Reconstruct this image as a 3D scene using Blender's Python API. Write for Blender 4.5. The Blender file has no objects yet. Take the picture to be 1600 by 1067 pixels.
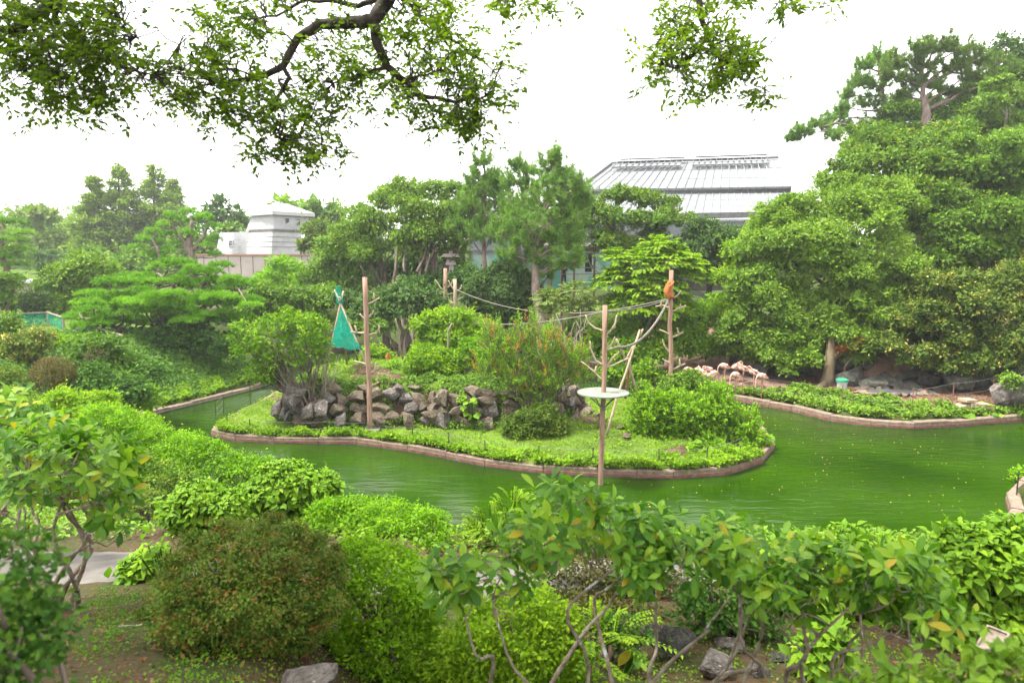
import bpy, bmesh, math, random
import numpy as np
from mathutils import Vector, Matrix

# ------------------------------------------------------------------ camera, sky, sun, exposure
SC = bpy.context.scene
COL = SC.collection
CZ = 7.0
PITCH = math.atan(133.5 / 1067.0)
FPX = 1067.0
cam_d = bpy.data.cameras.new("camera"); cam = bpy.data.objects.new("camera", cam_d); COL.objects.link(cam)
cam.location = (0, 0, CZ); cam.rotation_euler = (math.radians(90) - PITCH, 0, 0)
cam_d.lens = 24.0; cam_d.sensor_width = 36.0; cam_d.clip_start = 0.05; cam_d.clip_end = 2500
cam_d.dof.use_dof = True; cam_d.dof.focus_distance = 22.0; cam_d.dof.aperture_fstop = 2.8
SC.camera = cam

SUN_EL, SUN_AZ = math.radians(66), math.radians(262)
world = bpy.data.worlds.new("World"); SC.world = world; world.use_nodes = True
wn = world.node_tree; wn.nodes.clear()
sky = wn.nodes.new("ShaderNodeTexSky"); sky.sky_type = 'NISHITA'; sky.sun_disc = False
sky.sun_elevation = SUN_EL; sky.sun_rotation = SUN_AZ; sky.air_density = 1.5; sky.dust_density = 6.0
mixw = wn.nodes.new("ShaderNodeMix"); mixw.data_type = 'RGBA'; mixw.inputs[0].default_value = 0.86
mixw.inputs[7].default_value = (9.7, 9.6, 9.4, 1)          # even overcast cloud deck
bg = wn.nodes.new("ShaderNodeBackground"); bg.inputs[1].default_value = 0.065
wo = wn.nodes.new("ShaderNodeOutputWorld")
wn.links.new(sky.outputs[0], mixw.inputs[6]); wn.links.new(mixw.outputs[2], bg.inputs[0]); wn.links.new(bg.outputs[0], wo.inputs[0])

sun_d = bpy.data.lights.new("sun", 'SUN'); sun_d.energy = 2.2; sun_d.angle = math.radians(10); sun_d.color = (1.0, 0.96, 0.88)
sun = bpy.data.objects.new("sun", sun_d); COL.objects.link(sun)
sdir = Vector((math.sin(SUN_AZ) * math.cos(SUN_EL), math.cos(SUN_AZ) * math.cos(SUN_EL), math.sin(SUN_EL)))
sun.rotation_euler = sdir.to_track_quat('Z', 'Y').to_euler(); sun.location = (0, 0, 60)

SC.view_settings.view_transform = 'Standard'; SC.view_settings.look = 'None'
SC.view_settings.exposure = 2.38; SC.view_settings.gamma = 1.0; SC.view_settings.use_curve_mapping = False
cy = SC.cycles
cy.use_denoising = True; cy.max_bounces = 6; cy.diffuse_bounces = 4; cy.glossy_bounces = 2; cy.transmission_bounces = 4
cy.transparent_max_bounces = 8; cy.volume_bounces = 0; cy.caustics_reflective = False; cy.caustics_refractive = False
cy.use_adaptive_sampling = True; cy.adaptive_threshold = 0.02

# ------------------------------------------------------------------ helpers
U = np.array([0, math.sin(PITCH), math.cos(PITCH)]); FW = np.array([0, math.cos(PITCH), -math.sin(PITCH)])
def ray(px, py):
    return np.array([(px - 800) / FPX, 0, 0]) + FW - (py - 533.5) / FPX * U
def P(px, py, Y):
    r = ray(px, py); return np.array([0, 0, CZ]) + r * (Y / r[1])
def G(px, py, z=0.0):
    r = ray(px, py); return np.array([0, 0, CZ]) + r * ((z - CZ) / r[2])
def S(rpx, Y): return rpx * Y / FPX
def nrm(a): return a / np.maximum(np.linalg.norm(a, axis=-1, keepdims=True), 1e-9)
UP = np.array([0, 0, 1.0])

def tag(o, label=None, cat=None, group=None, kind=None):
    if label: o['label'] = label
    if cat: o['category'] = cat
    if group: o['group'] = group
    if kind: o['kind'] = kind
    return o
def empty(name, loc, label=None, cat=None, group=None, kind=None):
    o = bpy.data.objects.new(name, None); o.empty_display_size = 0.3; COL.objects.link(o)
    o.location = tuple(float(v) for v in loc); return tag(o, label, cat, group, kind)
def origin(o):
    while o.parent: o = o.parent
    return np.array(o.location)
def mk(name, V, F, mat, parent=None, loc=None, smooth=False, tint=None, mats=None, midx=None):
    """V (n,3) world coordinates, F list of face arrays"""
    V = np.asarray(V, dtype=np.float64).reshape(-1, 3)
    if not isinstance(F, (list, tuple)): F = [F]
    F = [np.asarray(f, dtype=np.int64) for f in F if len(f)]
    org = origin(parent) if parent is not None else (np.array(loc, dtype=float) if loc is not None else V.mean(0))
    me = bpy.data.meshes.new(name)
    me.vertices.add(len(V)); me.vertices.foreach_set("co", (V - org).astype(np.float32).ravel())
    li = np.concatenate([f.ravel() for f in F]); cnt = np.concatenate([np.full(len(f), f.shape[1]) for f in F])
    me.loops.add(len(li)); me.loops.foreach_set("vertex_index", li.astype(np.int32))
    me.polygons.add(len(cnt)); st = np.concatenate([[0], np.cumsum(cnt)[:-1]])
    me.polygons.foreach_set("loop_start", st.astype(np.int32))
    me.polygons.foreach_set("loop_total", cnt.astype(np.int32))
    me.polygons.foreach_set("use_smooth", np.full(len(cnt), bool(smooth)))
    if tint is not None:
        a = me.attributes.new("tint", 'FLOAT', 'POINT'); a.data.foreach_set("value", np.asarray(tint, dtype=np.float32))
    for m in (mats or [mat]): me.materials.append(m)
    if midx is not None: me.polygons.foreach_set("material_index", np.asarray(midx, dtype=np.int32))
    me.update(calc_edges=True)
    o = bpy.data.objects.new(name, me); COL.objects.link(o)
    if parent is not None: o.parent = parent
    else: o.location = tuple(org)
    return o
def join(parts):
    Vs, Fs, n = [], {}, 0
    for V, F in parts:
        if not isinstance(F, (list, tuple)): F = [F]
        for f in F:
            f = np.asarray(f)
            if len(f): Fs.setdefault(f.shape[1], []).append(f + n)
        Vs.append(V); n += len(V)
    return np.concatenate(Vs), [np.concatenate(v) for v in Fs.values()]
def wobs(a, b, n, amp, rng, sag=0.0):
    c = wob(a, b, 5, amp, rng, sag); c = np.concatenate([[2 * c[0] - c[1]], c, [2 * c[-1] - c[-2]]]); out = []
    for u in np.linspace(0, 4 - 1e-6, n):
        i = int(u); t = u - i; p0, p1, p2, p3 = c[i:i + 4]; out.append(.5 * ((2 * p1) + (p2 - p0) * t + (2 * p0 - 5 * p1 + 4 * p2 - p3) * t * t + (3 * p1 - p0 - 3 * p2 + p3) * t ** 3))
    return np.array(out)
def tube(pts, rad, seg=6, cap=True):
    pts = np.asarray(pts, float); n = len(pts); rad = np.broadcast_to(np.asarray(rad, float), (n,)) if np.ndim(rad) == 0 else np.asarray(rad, float)
    if len(rad) != n: rad = np.interp(np.linspace(0, 1, n), np.linspace(0, 1, len(rad)), rad)
    t = nrm(np.gradient(pts, axis=0)); ref = np.array([0.31, 0.17, 0.93]) if abs(t[0][2]) < .8 else np.array([0.9, 0.3, 0.1])
    a = nrm(np.cross(t, ref)); b = np.cross(t, a)
    ang = np.linspace(0, 2 * math.pi, seg, endpoint=False)
    V = pts[:, None] + rad[:, None, None] * (np.cos(ang)[None, :, None] * a[:, None] + np.sin(ang)[None, :, None] * b[:, None])
    V = V.reshape(-1, 3); i = np.arange(n - 1)[:, None] * seg; j = np.arange(seg)[None]; k = (j + 1) % seg
    F = np.stack([i + j, i + k, i + seg + k, i + seg + j], -1).reshape(-1, 4)
    if cap:
        V = np.concatenate([V, pts[:1], pts[-1:]]); j = np.arange(seg); k = (j + 1) % seg
        T = np.concatenate([np.stack([k, j, np.full(seg, n * seg)], -1), np.stack([(n - 1) * seg + j, (n - 1) * seg + k, np.full(seg, n * seg + 1)], -1)])
        return V, [F, T]
    return V, [F]
def wob(a, b, n, amp, rng, sag=0.0):
    a, b = np.asarray(a, float), np.asarray(b, float); t = np.linspace(0, 1, n)
    L = np.linalg.norm(b - a); off = rng.normal(0, 1, (n, 3)); off = (off + np.roll(off, 1, 0)) * .6
    env = np.sin(t * math.pi)[:, None]
    p = a + (b - a) * t[:, None] + off * env * amp * L; p[:, 2] += sag * L * np.sin(t * math.pi)
    return p
BOXF = np.array([[0, 3, 2, 1], [4, 5, 6, 7], [0, 1, 5, 4], [1, 2, 6, 5], [2, 3, 7, 6], [3, 0, 4, 7]])
def box(c, s, rz=0.0, rot=None):
    c = np.asarray(c, float); hx, hy, hz = [v / 2 for v in s]
    V = np.array([[-hx, -hy, -hz], [hx, -hy, -hz], [hx, hy, -hz], [-hx, hy, -hz], [-hx, -hy, hz], [hx, -hy, hz], [hx, hy, hz], [-hx, hy, hz]])
    if rot is not None: V = V @ np.array(rot).T
    elif rz: cs, sn = math.cos(rz), math.sin(rz); V = V @ np.array([[cs, -sn, 0], [sn, cs, 0], [0, 0, 1]]).T
    return V + c, [BOXF]
def beam(a, b, w, h):
    a, b = np.asarray(a, float), np.asarray(b, float); d = nrm(b - a); s = nrm(np.cross(d, UP)) if abs(d[2]) < .99 else np.array([1., 0, 0]); u = np.cross(s, d)
    q = [(-w/2, -h/2), (w/2, -h/2), (w/2, h/2), (-w/2, h/2)]
    V = np.array([a + s * i + u * j for i, j in q] + [b + s * i + u * j for i, j in q]); return V, [BOXF]
def inpoly(poly, x, y):
    r = np.zeros(np.shape(x), bool); n = len(poly); j = n - 1
    for i in range(n):
        xi, yi, xj, yj = poly[i][0], poly[i][1], poly[j][0], poly[j][1]
        c = ((yi > y) != (yj > y)) & (x < (xj - xi) * (y - yi) / (yj - yi + 1e-12) + xi); r ^= c; j = i
    return r
def sdf(poly, x, y):
    d = np.full(np.shape(x), 1e9); n = len(poly)
    for i in range(n):
        a = poly[i]; b = poly[(i + 1) % n]; dx, dy = b[0] - a[0], b[1] - a[1]; L = dx * dx + dy * dy + 1e-12
        t = np.clip(((x - a[0]) * dx + (y - a[1]) * dy) / L, 0, 1); d = np.minimum(d, np.hypot(x - a[0] - t * dx, y - a[1] - t * dy))
    return np.where(inpoly(poly, x, y), -d, d)
def sm(x, a, b):
    t = np.clip((x - a) / (b - a), 0, 1); return t * t * (3 - 2 * t)
def vnoise(x, y, s, seed=0):
    return (np.sin(x / s * 1.7 + seed) * np.cos(y / s * 1.3 + seed * 2.1) + .5 * np.sin(x / s * 3.9 + y / s * 2.3 + seed * 3) + .25 * np.sin(x / s * 7.1 - y / s * 8.3 + seed)) / 1.75

# ------------------------------------------------------------------ materials
def newmat(name):
    m = bpy.data.materials.new(name); m.use_nodes = True; nt = m.node_tree; nt.nodes.clear()
    out = nt.nodes.new("ShaderNodeOutputMaterial"); return m, nt, out
def N_(nt, t, **kw):
    n = nt.nodes.new(t)
    for k, v in kw.items(): setattr(n, k, v)
    return n
def ramp(nt, cols, pos=None):
    r = nt.nodes.new("ShaderNodeValToRGB"); e = r.color_ramp.elements
    while len(e) < len(cols): e.new(0.5)
    for i, c in enumerate(cols):
        e[i].position = pos[i] if pos else i / (len(cols) - 1); e[i].color = (*c, 1)
    return r
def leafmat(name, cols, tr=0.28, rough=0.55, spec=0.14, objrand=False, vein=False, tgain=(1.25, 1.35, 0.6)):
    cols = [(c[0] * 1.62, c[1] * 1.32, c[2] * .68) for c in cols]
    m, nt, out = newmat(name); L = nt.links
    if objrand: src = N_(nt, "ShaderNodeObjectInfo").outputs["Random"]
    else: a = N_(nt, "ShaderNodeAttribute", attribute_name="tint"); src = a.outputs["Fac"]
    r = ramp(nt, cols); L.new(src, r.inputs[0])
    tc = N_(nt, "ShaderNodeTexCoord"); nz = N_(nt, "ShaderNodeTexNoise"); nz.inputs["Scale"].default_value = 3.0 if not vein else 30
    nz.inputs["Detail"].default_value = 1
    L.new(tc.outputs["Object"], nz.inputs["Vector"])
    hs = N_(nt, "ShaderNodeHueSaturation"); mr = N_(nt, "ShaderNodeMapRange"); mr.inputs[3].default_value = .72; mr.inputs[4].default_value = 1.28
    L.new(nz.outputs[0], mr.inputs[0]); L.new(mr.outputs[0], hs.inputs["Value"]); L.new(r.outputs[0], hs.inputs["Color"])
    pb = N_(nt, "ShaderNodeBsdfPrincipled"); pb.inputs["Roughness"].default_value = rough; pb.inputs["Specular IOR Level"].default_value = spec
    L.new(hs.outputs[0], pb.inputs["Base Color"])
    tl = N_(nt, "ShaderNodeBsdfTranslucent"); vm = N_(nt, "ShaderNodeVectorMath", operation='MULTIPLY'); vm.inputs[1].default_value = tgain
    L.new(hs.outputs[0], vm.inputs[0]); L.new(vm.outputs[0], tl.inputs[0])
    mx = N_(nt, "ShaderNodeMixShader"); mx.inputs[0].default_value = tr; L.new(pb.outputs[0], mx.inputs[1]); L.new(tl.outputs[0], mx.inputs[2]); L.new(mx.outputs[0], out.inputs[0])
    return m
def noisemat(name, cols, scale=4, rough=.85, spec=.2, bump=.3, detail=6, pos=None, stretch=(1, 1, 1), bscale=None, coord="Object", bdist=.03, speck=None):
    m, nt, out = newmat(name); L = nt.links
    tc = N_(nt, "ShaderNodeTexCoord"); mp = N_(nt, "ShaderNodeMapping"); mp.inputs["Scale"].default_value = stretch
    L.new(tc.outputs[coord], mp.inputs[0])
    nz = N_(nt, "ShaderNodeTexNoise"); nz.inputs["Scale"].default_value = scale; nz.inputs["Detail"].default_value = detail; nz.inputs["Roughness"].default_value = .62
    L.new(mp.outputs[0], nz.inputs["Vector"]); r = ramp(nt, cols, pos or [0.3 + .4 * i / (len(cols) - 1) for i in range(len(cols))]); L.new(nz.outputs[0], r.inputs[0])
    pb = N_(nt, "ShaderNodeBsdfPrincipled"); pb.inputs["Roughness"].default_value = rough; pb.inputs["Specular IOR Level"].default_value = spec
    csrc = r.outputs[0]
    if speck:
        n2 = N_(nt, "ShaderNodeTexNoise"); n2.inputs["Scale"].default_value = speck[1]; n2.inputs["Detail"].default_value = 5; L.new(mp.outputs[0], n2.inputs["Vector"])
        r2 = ramp(nt, [(0, 0, 0), (1, 1, 1)], [speck[2], speck[2] + .06]); L.new(n2.outputs[0], r2.inputs[0])
        mm = N_(nt, "ShaderNodeMix", data_type='RGBA'); mm.inputs[7].default_value = (*speck[0], 1); L.new(r2.outputs[0], mm.inputs[0]); L.new(csrc, mm.inputs[6]); csrc = mm.outputs[2]
    L.new(csrc, pb.inputs["Base Color"])
    if bump:
        nb = N_(nt, "ShaderNodeTexNoise"); nb.inputs["Scale"].default_value = bscale or scale * 3; nb.inputs["Detail"].default_value = 6; L.new(mp.outputs[0], nb.inputs["Vector"])
        bp = N_(nt, "ShaderNodeBump"); bp.inputs["Strength"].default_value = bump; bp.inputs["Distance"].default_value = bdist; L.new(nb.outputs[0], bp.inputs["Height"]); L.new(bp.outputs[0], pb.inputs["Normal"])
    L.new(pb.outputs[0], out.inputs[0]); return m

M = {}
M['lf_mid'] = leafmat("leaf_mid", [(.032, .095, .018), (.075, .17, .030), (.14, .26, .045)])
M['lf_hill'] = leafmat("leaf_hill", [(.045, .115, .022), (.09, .19, .036), (.16, .28, .055)])
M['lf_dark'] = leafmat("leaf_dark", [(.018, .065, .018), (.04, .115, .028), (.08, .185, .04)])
M['lf_teal'] = leafmat("leaf_blue_green", [(.022, .065, .030), (.048, .11, .05), (.085, .16, .07)])
M['lf_bright'] = leafmat("leaf_bright", [(.05, .14, .014), (.12, .25, .02), (.20, .35, .03)], tr=.42)
M['lf_lime'] = leafmat("leaf_lime", [(.05, .15, .012), (.115, .27, .018), (.19, .38, .03)], tr=.42)
M['lf_yellow'] = leafmat("leaf_yellowish", [(.035, .10, .018), (.07, .16, .026), (.15, .22, .04)])
M['lf_olive'] = leafmat("leaf_olive", [(.035, .085, .018), (.07, .135, .028), (.13, .19, .045)])
M['lf_pale'] = leafmat("leaf_pale", [(.06, .13, .045), (.10, .18, .065), (.16, .25, .11)])
M['lf_cam'] = leafmat('leaf_camellia', [(.025, .06, .018), (.05, .105, .026), (.10, .16, .04), (.34, .32, .16)])
M['lf_rust'] = leafmat("leaf_rust", [(.08, .045, .02), (.13, .07, .04), (.17, .11, .07)], tr=.3, tgain=(1.2, 1, .8))
M['lf_brown'] = leafmat("leaf_brown_tip", [(.03, .06, .02), (.06, .075, .032), (.10, .08, .05)], tr=.25, tgain=(1, 1, .8))
M['lf_azalea'] = leafmat("leaf_azalea_brownish", [(.025, .075, .017), (.055, .125, .025), (.085, .11, .032), (.13, .075, .045)], tr=.3, tgain=(1, 1.1, .7))
M['lf_tip'] = leafmat('leaf_salmon_tip', [(.16, .14, .04), (.28, .15, .06), (.33, .19, .09)], tr=.3, tgain=(1.2, 1, .8))
M['lf_cream'] = leafmat("leaf_cream", [(.10, .14, .06), (.28, .30, .17), (.42, .38, .27)])
M['lf_over'] = leafmat("leaf_overhead", [(.026, .062, .011), (.05, .112, .017), (.09, .17, .028)], tr=.58, tgain=(1.6, 1.55, .7))
M['lf_hyd'] = leafmat("leaf_hydrangea", [(.05, .135, .016), (.09, .21, .022), (.14, .28, .03)], tr=.36, vein=True)
M['lf_hyd_o'] = leafmat("leaf_hydrangea_single", [(.05, .135, .016), (.09, .21, .022), (.14, .28, .03)], tr=.36, objrand=True, vein=True)
M['lf_rh'] = leafmat("leaf_rhododendron", [(.025, .09, .013), (.045, .14, .02), (.075, .19, .025), (.10, .23, .03)], tr=.38, rough=.45, spec=.22, vein=True)
M['lf_rh_o'] = leafmat("leaf_rhododendron_single", [(.022, .085, .014), (.03, .105, .016), (.04, .125, .018), (.05, .145, .02), (.06, .165, .022), (.075, .185, .024), (.085, .20, .026), (.095, .215, .028), (.11, .23, .03), (.12, .24, .03), (.13, .24, .03), (.22, .20, .03)], tr=.40, rough=.45, spec=.22, objrand=True, vein=True)
M['needle'] = leafmat("needle", [(.045, .125, .038), (.095, .22, .062), (.16, .31, .11)], tr=.28)
M['needle_b'] = leafmat("needle_bright", [(.04, .13, .016), (.08, .225, .024), (.135, .32, .04)], tr=.3)
M['needle_o'] = leafmat("needle_olive", [(.04, .095, .022), (.075, .16, .04), (.13, .22, .07)], tr=.25)
M['needle_f'] = leafmat("needle_feather", [(.075, .15, .045), (.11, .205, .06), (.15, .26, .085)], tr=.35)
M['grass'] = leafmat("grass_blade", [(.06, .12, .014), (.095, .18, .02), (.15, .22, .035), (.24, .25, .08)], tr=.35)
M['bark'] = noisemat("bark_brown", [(.06, .045, .035), (.14, .11, .085), (.22, .18, .15)], 6, bump=.7, stretch=(1, 1, .25))
M['bark_pine'] = noisemat("bark_pine", [(.10, .07, .06), (.22, .16, .14), (.32, .25, .22)], 5, bump=.8, stretch=(1, 1, .4))
M['bark_pale'] = noisemat("bark_pale", [(.16, .13, .09), (.27, .23, .18), (.40, .36, .30)], 9, bump=.5, stretch=(1, 1, .4))
M['bark_trunk'] = noisemat('bark_trunk_brown', [(.06, .042, .026), (.10, .075, .046), (.14, .11, .075)], 3, bump=.8, stretch=(1, 1, .35))
M['bark_dark'] = noisemat("bark_dark", [(.02, .017, .015), (.05, .042, .036), (.09, .08, .065)], 12, bump=.7, stretch=(1, 1, .5))
M['bark_lichen'] = noisemat("bark_with_lichen", [(.09, .065, .045), (.19, .15, .11), (.29, .26, .21)], 14, bump=.6, speck=((.42, .43, .40), 9, .60))
M['timber'] = noisemat("raw_timber", [(.17, .10, .07), (.27, .165, .12), (.36, .25, .19)], 5, bump=.5, stretch=(3, 3, .25), speck=((.17, .11, .08), 7, .62))
M['timber_pale'] = noisemat("pale_timber", [(.22, .165, .11), (.33, .26, .18), (.42, .35, .26)], 7, bump=.3, stretch=(2, 2, .4))
M['timber_grey'] = noisemat("weathered_timber", [(.16, .13, .10), (.28, .23, .18), (.40, .34, .28)], 7, bump=.5, stretch=(2, 2, .3))
M['rock'] = noisemat("rock", [(.05, .044, .04), (.11, .095, .086), (.17, .155, .14)], 2.6, bump=.8, bscale=7, bdist=.06, speck=((.30, .29, .27), 5, .63))
M['rock_warm'] = noisemat("rock_warm", [(.06, .042, .03), (.14, .105, .08), (.22, .175, .145)], 2.4, bump=1, bscale=8, bdist=.08, speck=((.05, .085, .02), 3, .57))
M['rock_dark'] = noisemat("rock_dark", [(.03, .03, .026), (.07, .066, .06), (.12, .112, .10)], 2.2, bump=.8, bscale=6, bdist=.06, speck=((.07, .11, .04), 4, .6))
M['curb_red'] = noisemat("red_painted_concrete", [(.09, .045, .035), (.19, .075, .06), (.24, .12, .095)], 5, bump=.3, speck=((.2, .15, .12), 9, .6))
M['curb_top'] = noisemat("pinkish_concrete", [(.10, .08, .055), (.18, .13, .10), (.24, .19, .15)], 6, bump=.3, speck=((.10, .14, .04), 5, .63))
M['concrete'] = noisemat("concrete_path", [(.075, .068, .06), (.115, .105, .095), (.155, .14, .13)], 3, bump=.35, bscale=30, bdist=.008)
M['white_wall'] = noisemat("white_plaster", [(.32, .32, .335), (.39, .39, .405), (.42, .42, .43)], 1.6, bump=0)
M['pink_wall'] = noisemat("pink_plaster", [(.34, .275, .255), (.42, .35, .33), (.44, .38, .36)], 1.0, bump=.1)
M['salmon'] = noisemat("salmon_coping", [(.32, .16, .12), (.37, .21, .17)], 1.0, bump=0)
M['window_dark'] = noisemat("dark_window", [(.05, .05, .055), (.10, .10, .11)], 3, rough=.35, spec=.2, bump=0)
M['glass_grey'] = noisemat('greyish_glazing', [(.13, .15, .155), (.24, .26, .27)], .8, rough=.35, spec=.3, bump=0)
M['roofglass'] = noisemat("frosted_roof_glass", [(.155, .165, .175), (.20, .21, .22)], .6, rough=.4, spec=.2, bump=0)
M['steel'] = noisemat("dark_steel", [(.10, .10, .11), (.17, .17, .18)], 3, rough=.5, spec=.4, bump=0)
M['mural'] = noisemat("turquoise_mural", [(.07, .21, .18), (.13, .28, .24), (.25, .32, .27)], .55, bump=0, detail=1, pos=[.42, .5, .58])
M['rust'] = noisemat("rusty_brown_paint", [(.15, .065, .045), (.27, .12, .085)], 5, bump=.2)
M['board'] = noisemat("notice_board_paper", [(.42, .30, .22), (.55, .44, .36)], 3, bump=0)
M['net'] = None
M['rope'] = noisemat("rope", [(.15, .13, .11), (.26, .23, .20)], 30, bump=.3)
M['wire'] = noisemat("wire", [(.12, .12, .12), (.2, .2, .2)], 10, rough=.5, bump=0)
M['platform'] = noisemat("platform_disc", [(.13, .155, .125), (.19, .22, .18)], 3, rough=.7, bump=.1, speck=((.10, .09, .06), 5, .60))
M['flamingo'] = noisemat("flamingo_plumage", [(.46, .22, .17), (.52, .31, .25), (.54, .40, .34)], 9, bump=.3)
M['flamingo_leg'] = noisemat("flamingo_leg", [(.50, .25, .20), (.62, .36, .30)], 9, bump=0)
M['black'] = noisemat("black", [(.02, .02, .02), (.04, .04, .04)], 4, bump=0)
M['fur'] = noisemat("orange_fur", [(.16, .05, .015), (.34, .11, .03), (.46, .18, .06)], 16, bump=.8, stretch=(1, 1, .3))
M['fur_face'] = noisemat("dark_face_skin", [(.08, .05, .04), (.14, .09, .07)], 9, bump=0)
M['skin'] = noisemat("skin", [(.45, .28, .20), (.52, .33, .25)], 4, bump=0)
M['cloth'] = noisemat("dark_clothes", [(.03, .03, .05), (.06, .06, .09)], 6, bump=.1)
M['green_plastic'] = noisemat("green_plastic", [(.03, .22, .12), (.05, .28, .16)], 4, rough=.4, bump=0)
M['grey_bucket'] = noisemat("grey_plastic", [(.36, .39, .38), (.46, .48, .47)], 4, rough=.5, bump=0)
M['litter'] = leafmat("leaf_litter", [(.05, .028, .018), (.09, .055, .035), (.16, .11, .075)], tr=.1, tgain=(1, 1, 1))
M['fleck'] = leafmat("floating_leaf", [(.30, .28, .12), (.45, .36, .20), (.55, .48, .30)], tr=.1, tgain=(1, 1, 1))

def net_mat():
    m, nt, out = newmat("green_netting"); L = nt.links
    tc = N_(nt, "ShaderNodeTexCoord"); wv = N_(nt, "ShaderNodeTexNoise"); wv.inputs["Scale"].default_value = 5; wv.inputs["Detail"].default_value = 5
    L.new(tc.outputs["Object"], wv.inputs["Vector"]); r = ramp(nt, [(.005, .19, .13), (.02, .38, .26)], [.35, .65]); L.new(wv.outputs[0], r.inputs[0])
    d = N_(nt, "ShaderNodeBsdfDiffuse"); L.new(r.outputs[0], d.inputs[0]); t = N_(nt, "ShaderNodeBsdfTranslucent"); L.new(r.outputs[0], t.inputs[0])
    m1 = N_(nt, "ShaderNodeMixShader"); m1.inputs[0].default_value = .4; L.new(d.outputs[0], m1.inputs[1]); L.new(t.outputs[0], m1.inputs[2])
    tp = N_(nt, "ShaderNodeBsdfTransparent"); m2 = N_(nt, "ShaderNodeMixShader")
    mr = N_(nt, "ShaderNodeMapRange"); mr.inputs[1].default_value = .35; mr.inputs[2].default_value = .6; mr.inputs[3].default_value = .05; mr.inputs[4].default_value = .5
    L.new(wv.outputs[0], mr.inputs[0]); L.new(mr.outputs[0], m2.inputs[0]); L.new(m1.outputs[0], m2.inputs[1]); L.new(tp.outputs[0], m2.inputs[2]); L.new(m2.outputs[0], out.inputs[0])
    return m
M['net'] = net_mat()
def water_mat():
    m, nt, out = newmat("green_pond_water"); L = nt.links
    tc = N_(nt, "ShaderNodeTexCoord"); mp = N_(nt, "ShaderNodeMapping"); mp.inputs["Scale"].default_value = (.7, 2.2, 1)
    L.new(tc.outputs["Object"], mp.inputs[0])
    n1 = N_(nt, "ShaderNodeTexNoise"); n1.inputs["Scale"].default_value = .25; n1.inputs["Detail"].default_value = 4; L.new(tc.outputs["Object"], n1.inputs["Vector"])
    r = ramp(nt, [(.008, .028, .0004), (.019, .054, .0006)], [.35, .65]); L.new(n1.outputs[0], r.inputs[0])
    n2 = N_(nt, "ShaderNodeTexNoise"); n2.inputs["Scale"].default_value = 1.8; n2.inputs["Detail"].default_value = 5; n2.inputs["Roughness"].default_value = .5; L.new(mp.outputs[0], n2.inputs["Vector"])
    n3 = N_(nt, "ShaderNodeTexNoise"); n3.inputs["Scale"].default_value = .12; n3.inputs["Detail"].default_value = 2; L.new(tc.outputs["Object"], n3.inputs["Vector"])
    mr = N_(nt, "ShaderNodeMapRange"); mr.inputs[1].default_value = .4; mr.inputs[2].default_value = .65; mr.inputs[3].default_value = .14; mr.inputs[4].default_value = .45; L.new(n3.outputs[0], mr.inputs[0])
    bp = N_(nt, "ShaderNodeBump"); bp.inputs["Distance"].default_value = .12; L.new(mr.outputs[0], bp.inputs["Strength"]); L.new(n2.outputs[0], bp.inputs["Height"])
    pb = N_(nt, "ShaderNodeBsdfPrincipled"); pb.inputs["Roughness"].default_value = .06; pb.inputs["IOR"].default_value = 1.33; pb.inputs["Specular IOR Level"].default_value = .24
    L.new(r.outputs[0], pb.inputs["Base Color"]); L.new(bp.outputs[0], pb.inputs["Normal"]); L.new(pb.outputs[0], out.inputs[0])
    m2 = N_(nt, "ShaderNodeMapRange"); m2.inputs[1].default_value = .42; m2.inputs[2].default_value = .68; m2.inputs[3].default_value = .14; m2.inputs[4].default_value = .5   # specular raised in noise patches to put in sky glints
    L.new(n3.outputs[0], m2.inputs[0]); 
    acc = m2.outputs[0]; bst = mr.outputs[0]   # patches near the front bank: bump and specular raised to put in glints
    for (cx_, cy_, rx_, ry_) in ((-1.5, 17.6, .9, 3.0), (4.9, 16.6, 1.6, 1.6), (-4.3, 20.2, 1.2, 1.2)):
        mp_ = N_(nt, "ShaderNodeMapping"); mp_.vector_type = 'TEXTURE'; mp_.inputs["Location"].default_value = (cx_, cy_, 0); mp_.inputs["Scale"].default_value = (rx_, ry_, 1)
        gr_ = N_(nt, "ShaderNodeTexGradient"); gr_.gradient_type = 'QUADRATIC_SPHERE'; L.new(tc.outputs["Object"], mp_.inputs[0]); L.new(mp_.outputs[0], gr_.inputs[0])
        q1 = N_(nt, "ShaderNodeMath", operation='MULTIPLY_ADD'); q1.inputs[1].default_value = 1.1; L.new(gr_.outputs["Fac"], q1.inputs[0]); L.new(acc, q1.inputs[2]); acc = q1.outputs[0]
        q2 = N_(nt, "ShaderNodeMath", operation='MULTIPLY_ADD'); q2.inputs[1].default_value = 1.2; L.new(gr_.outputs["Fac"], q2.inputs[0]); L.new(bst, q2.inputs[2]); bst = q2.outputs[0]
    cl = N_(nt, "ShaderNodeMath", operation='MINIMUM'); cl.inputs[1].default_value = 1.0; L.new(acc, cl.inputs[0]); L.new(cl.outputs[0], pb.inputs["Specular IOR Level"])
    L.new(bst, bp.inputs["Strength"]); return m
M['water'] = water_mat()
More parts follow.
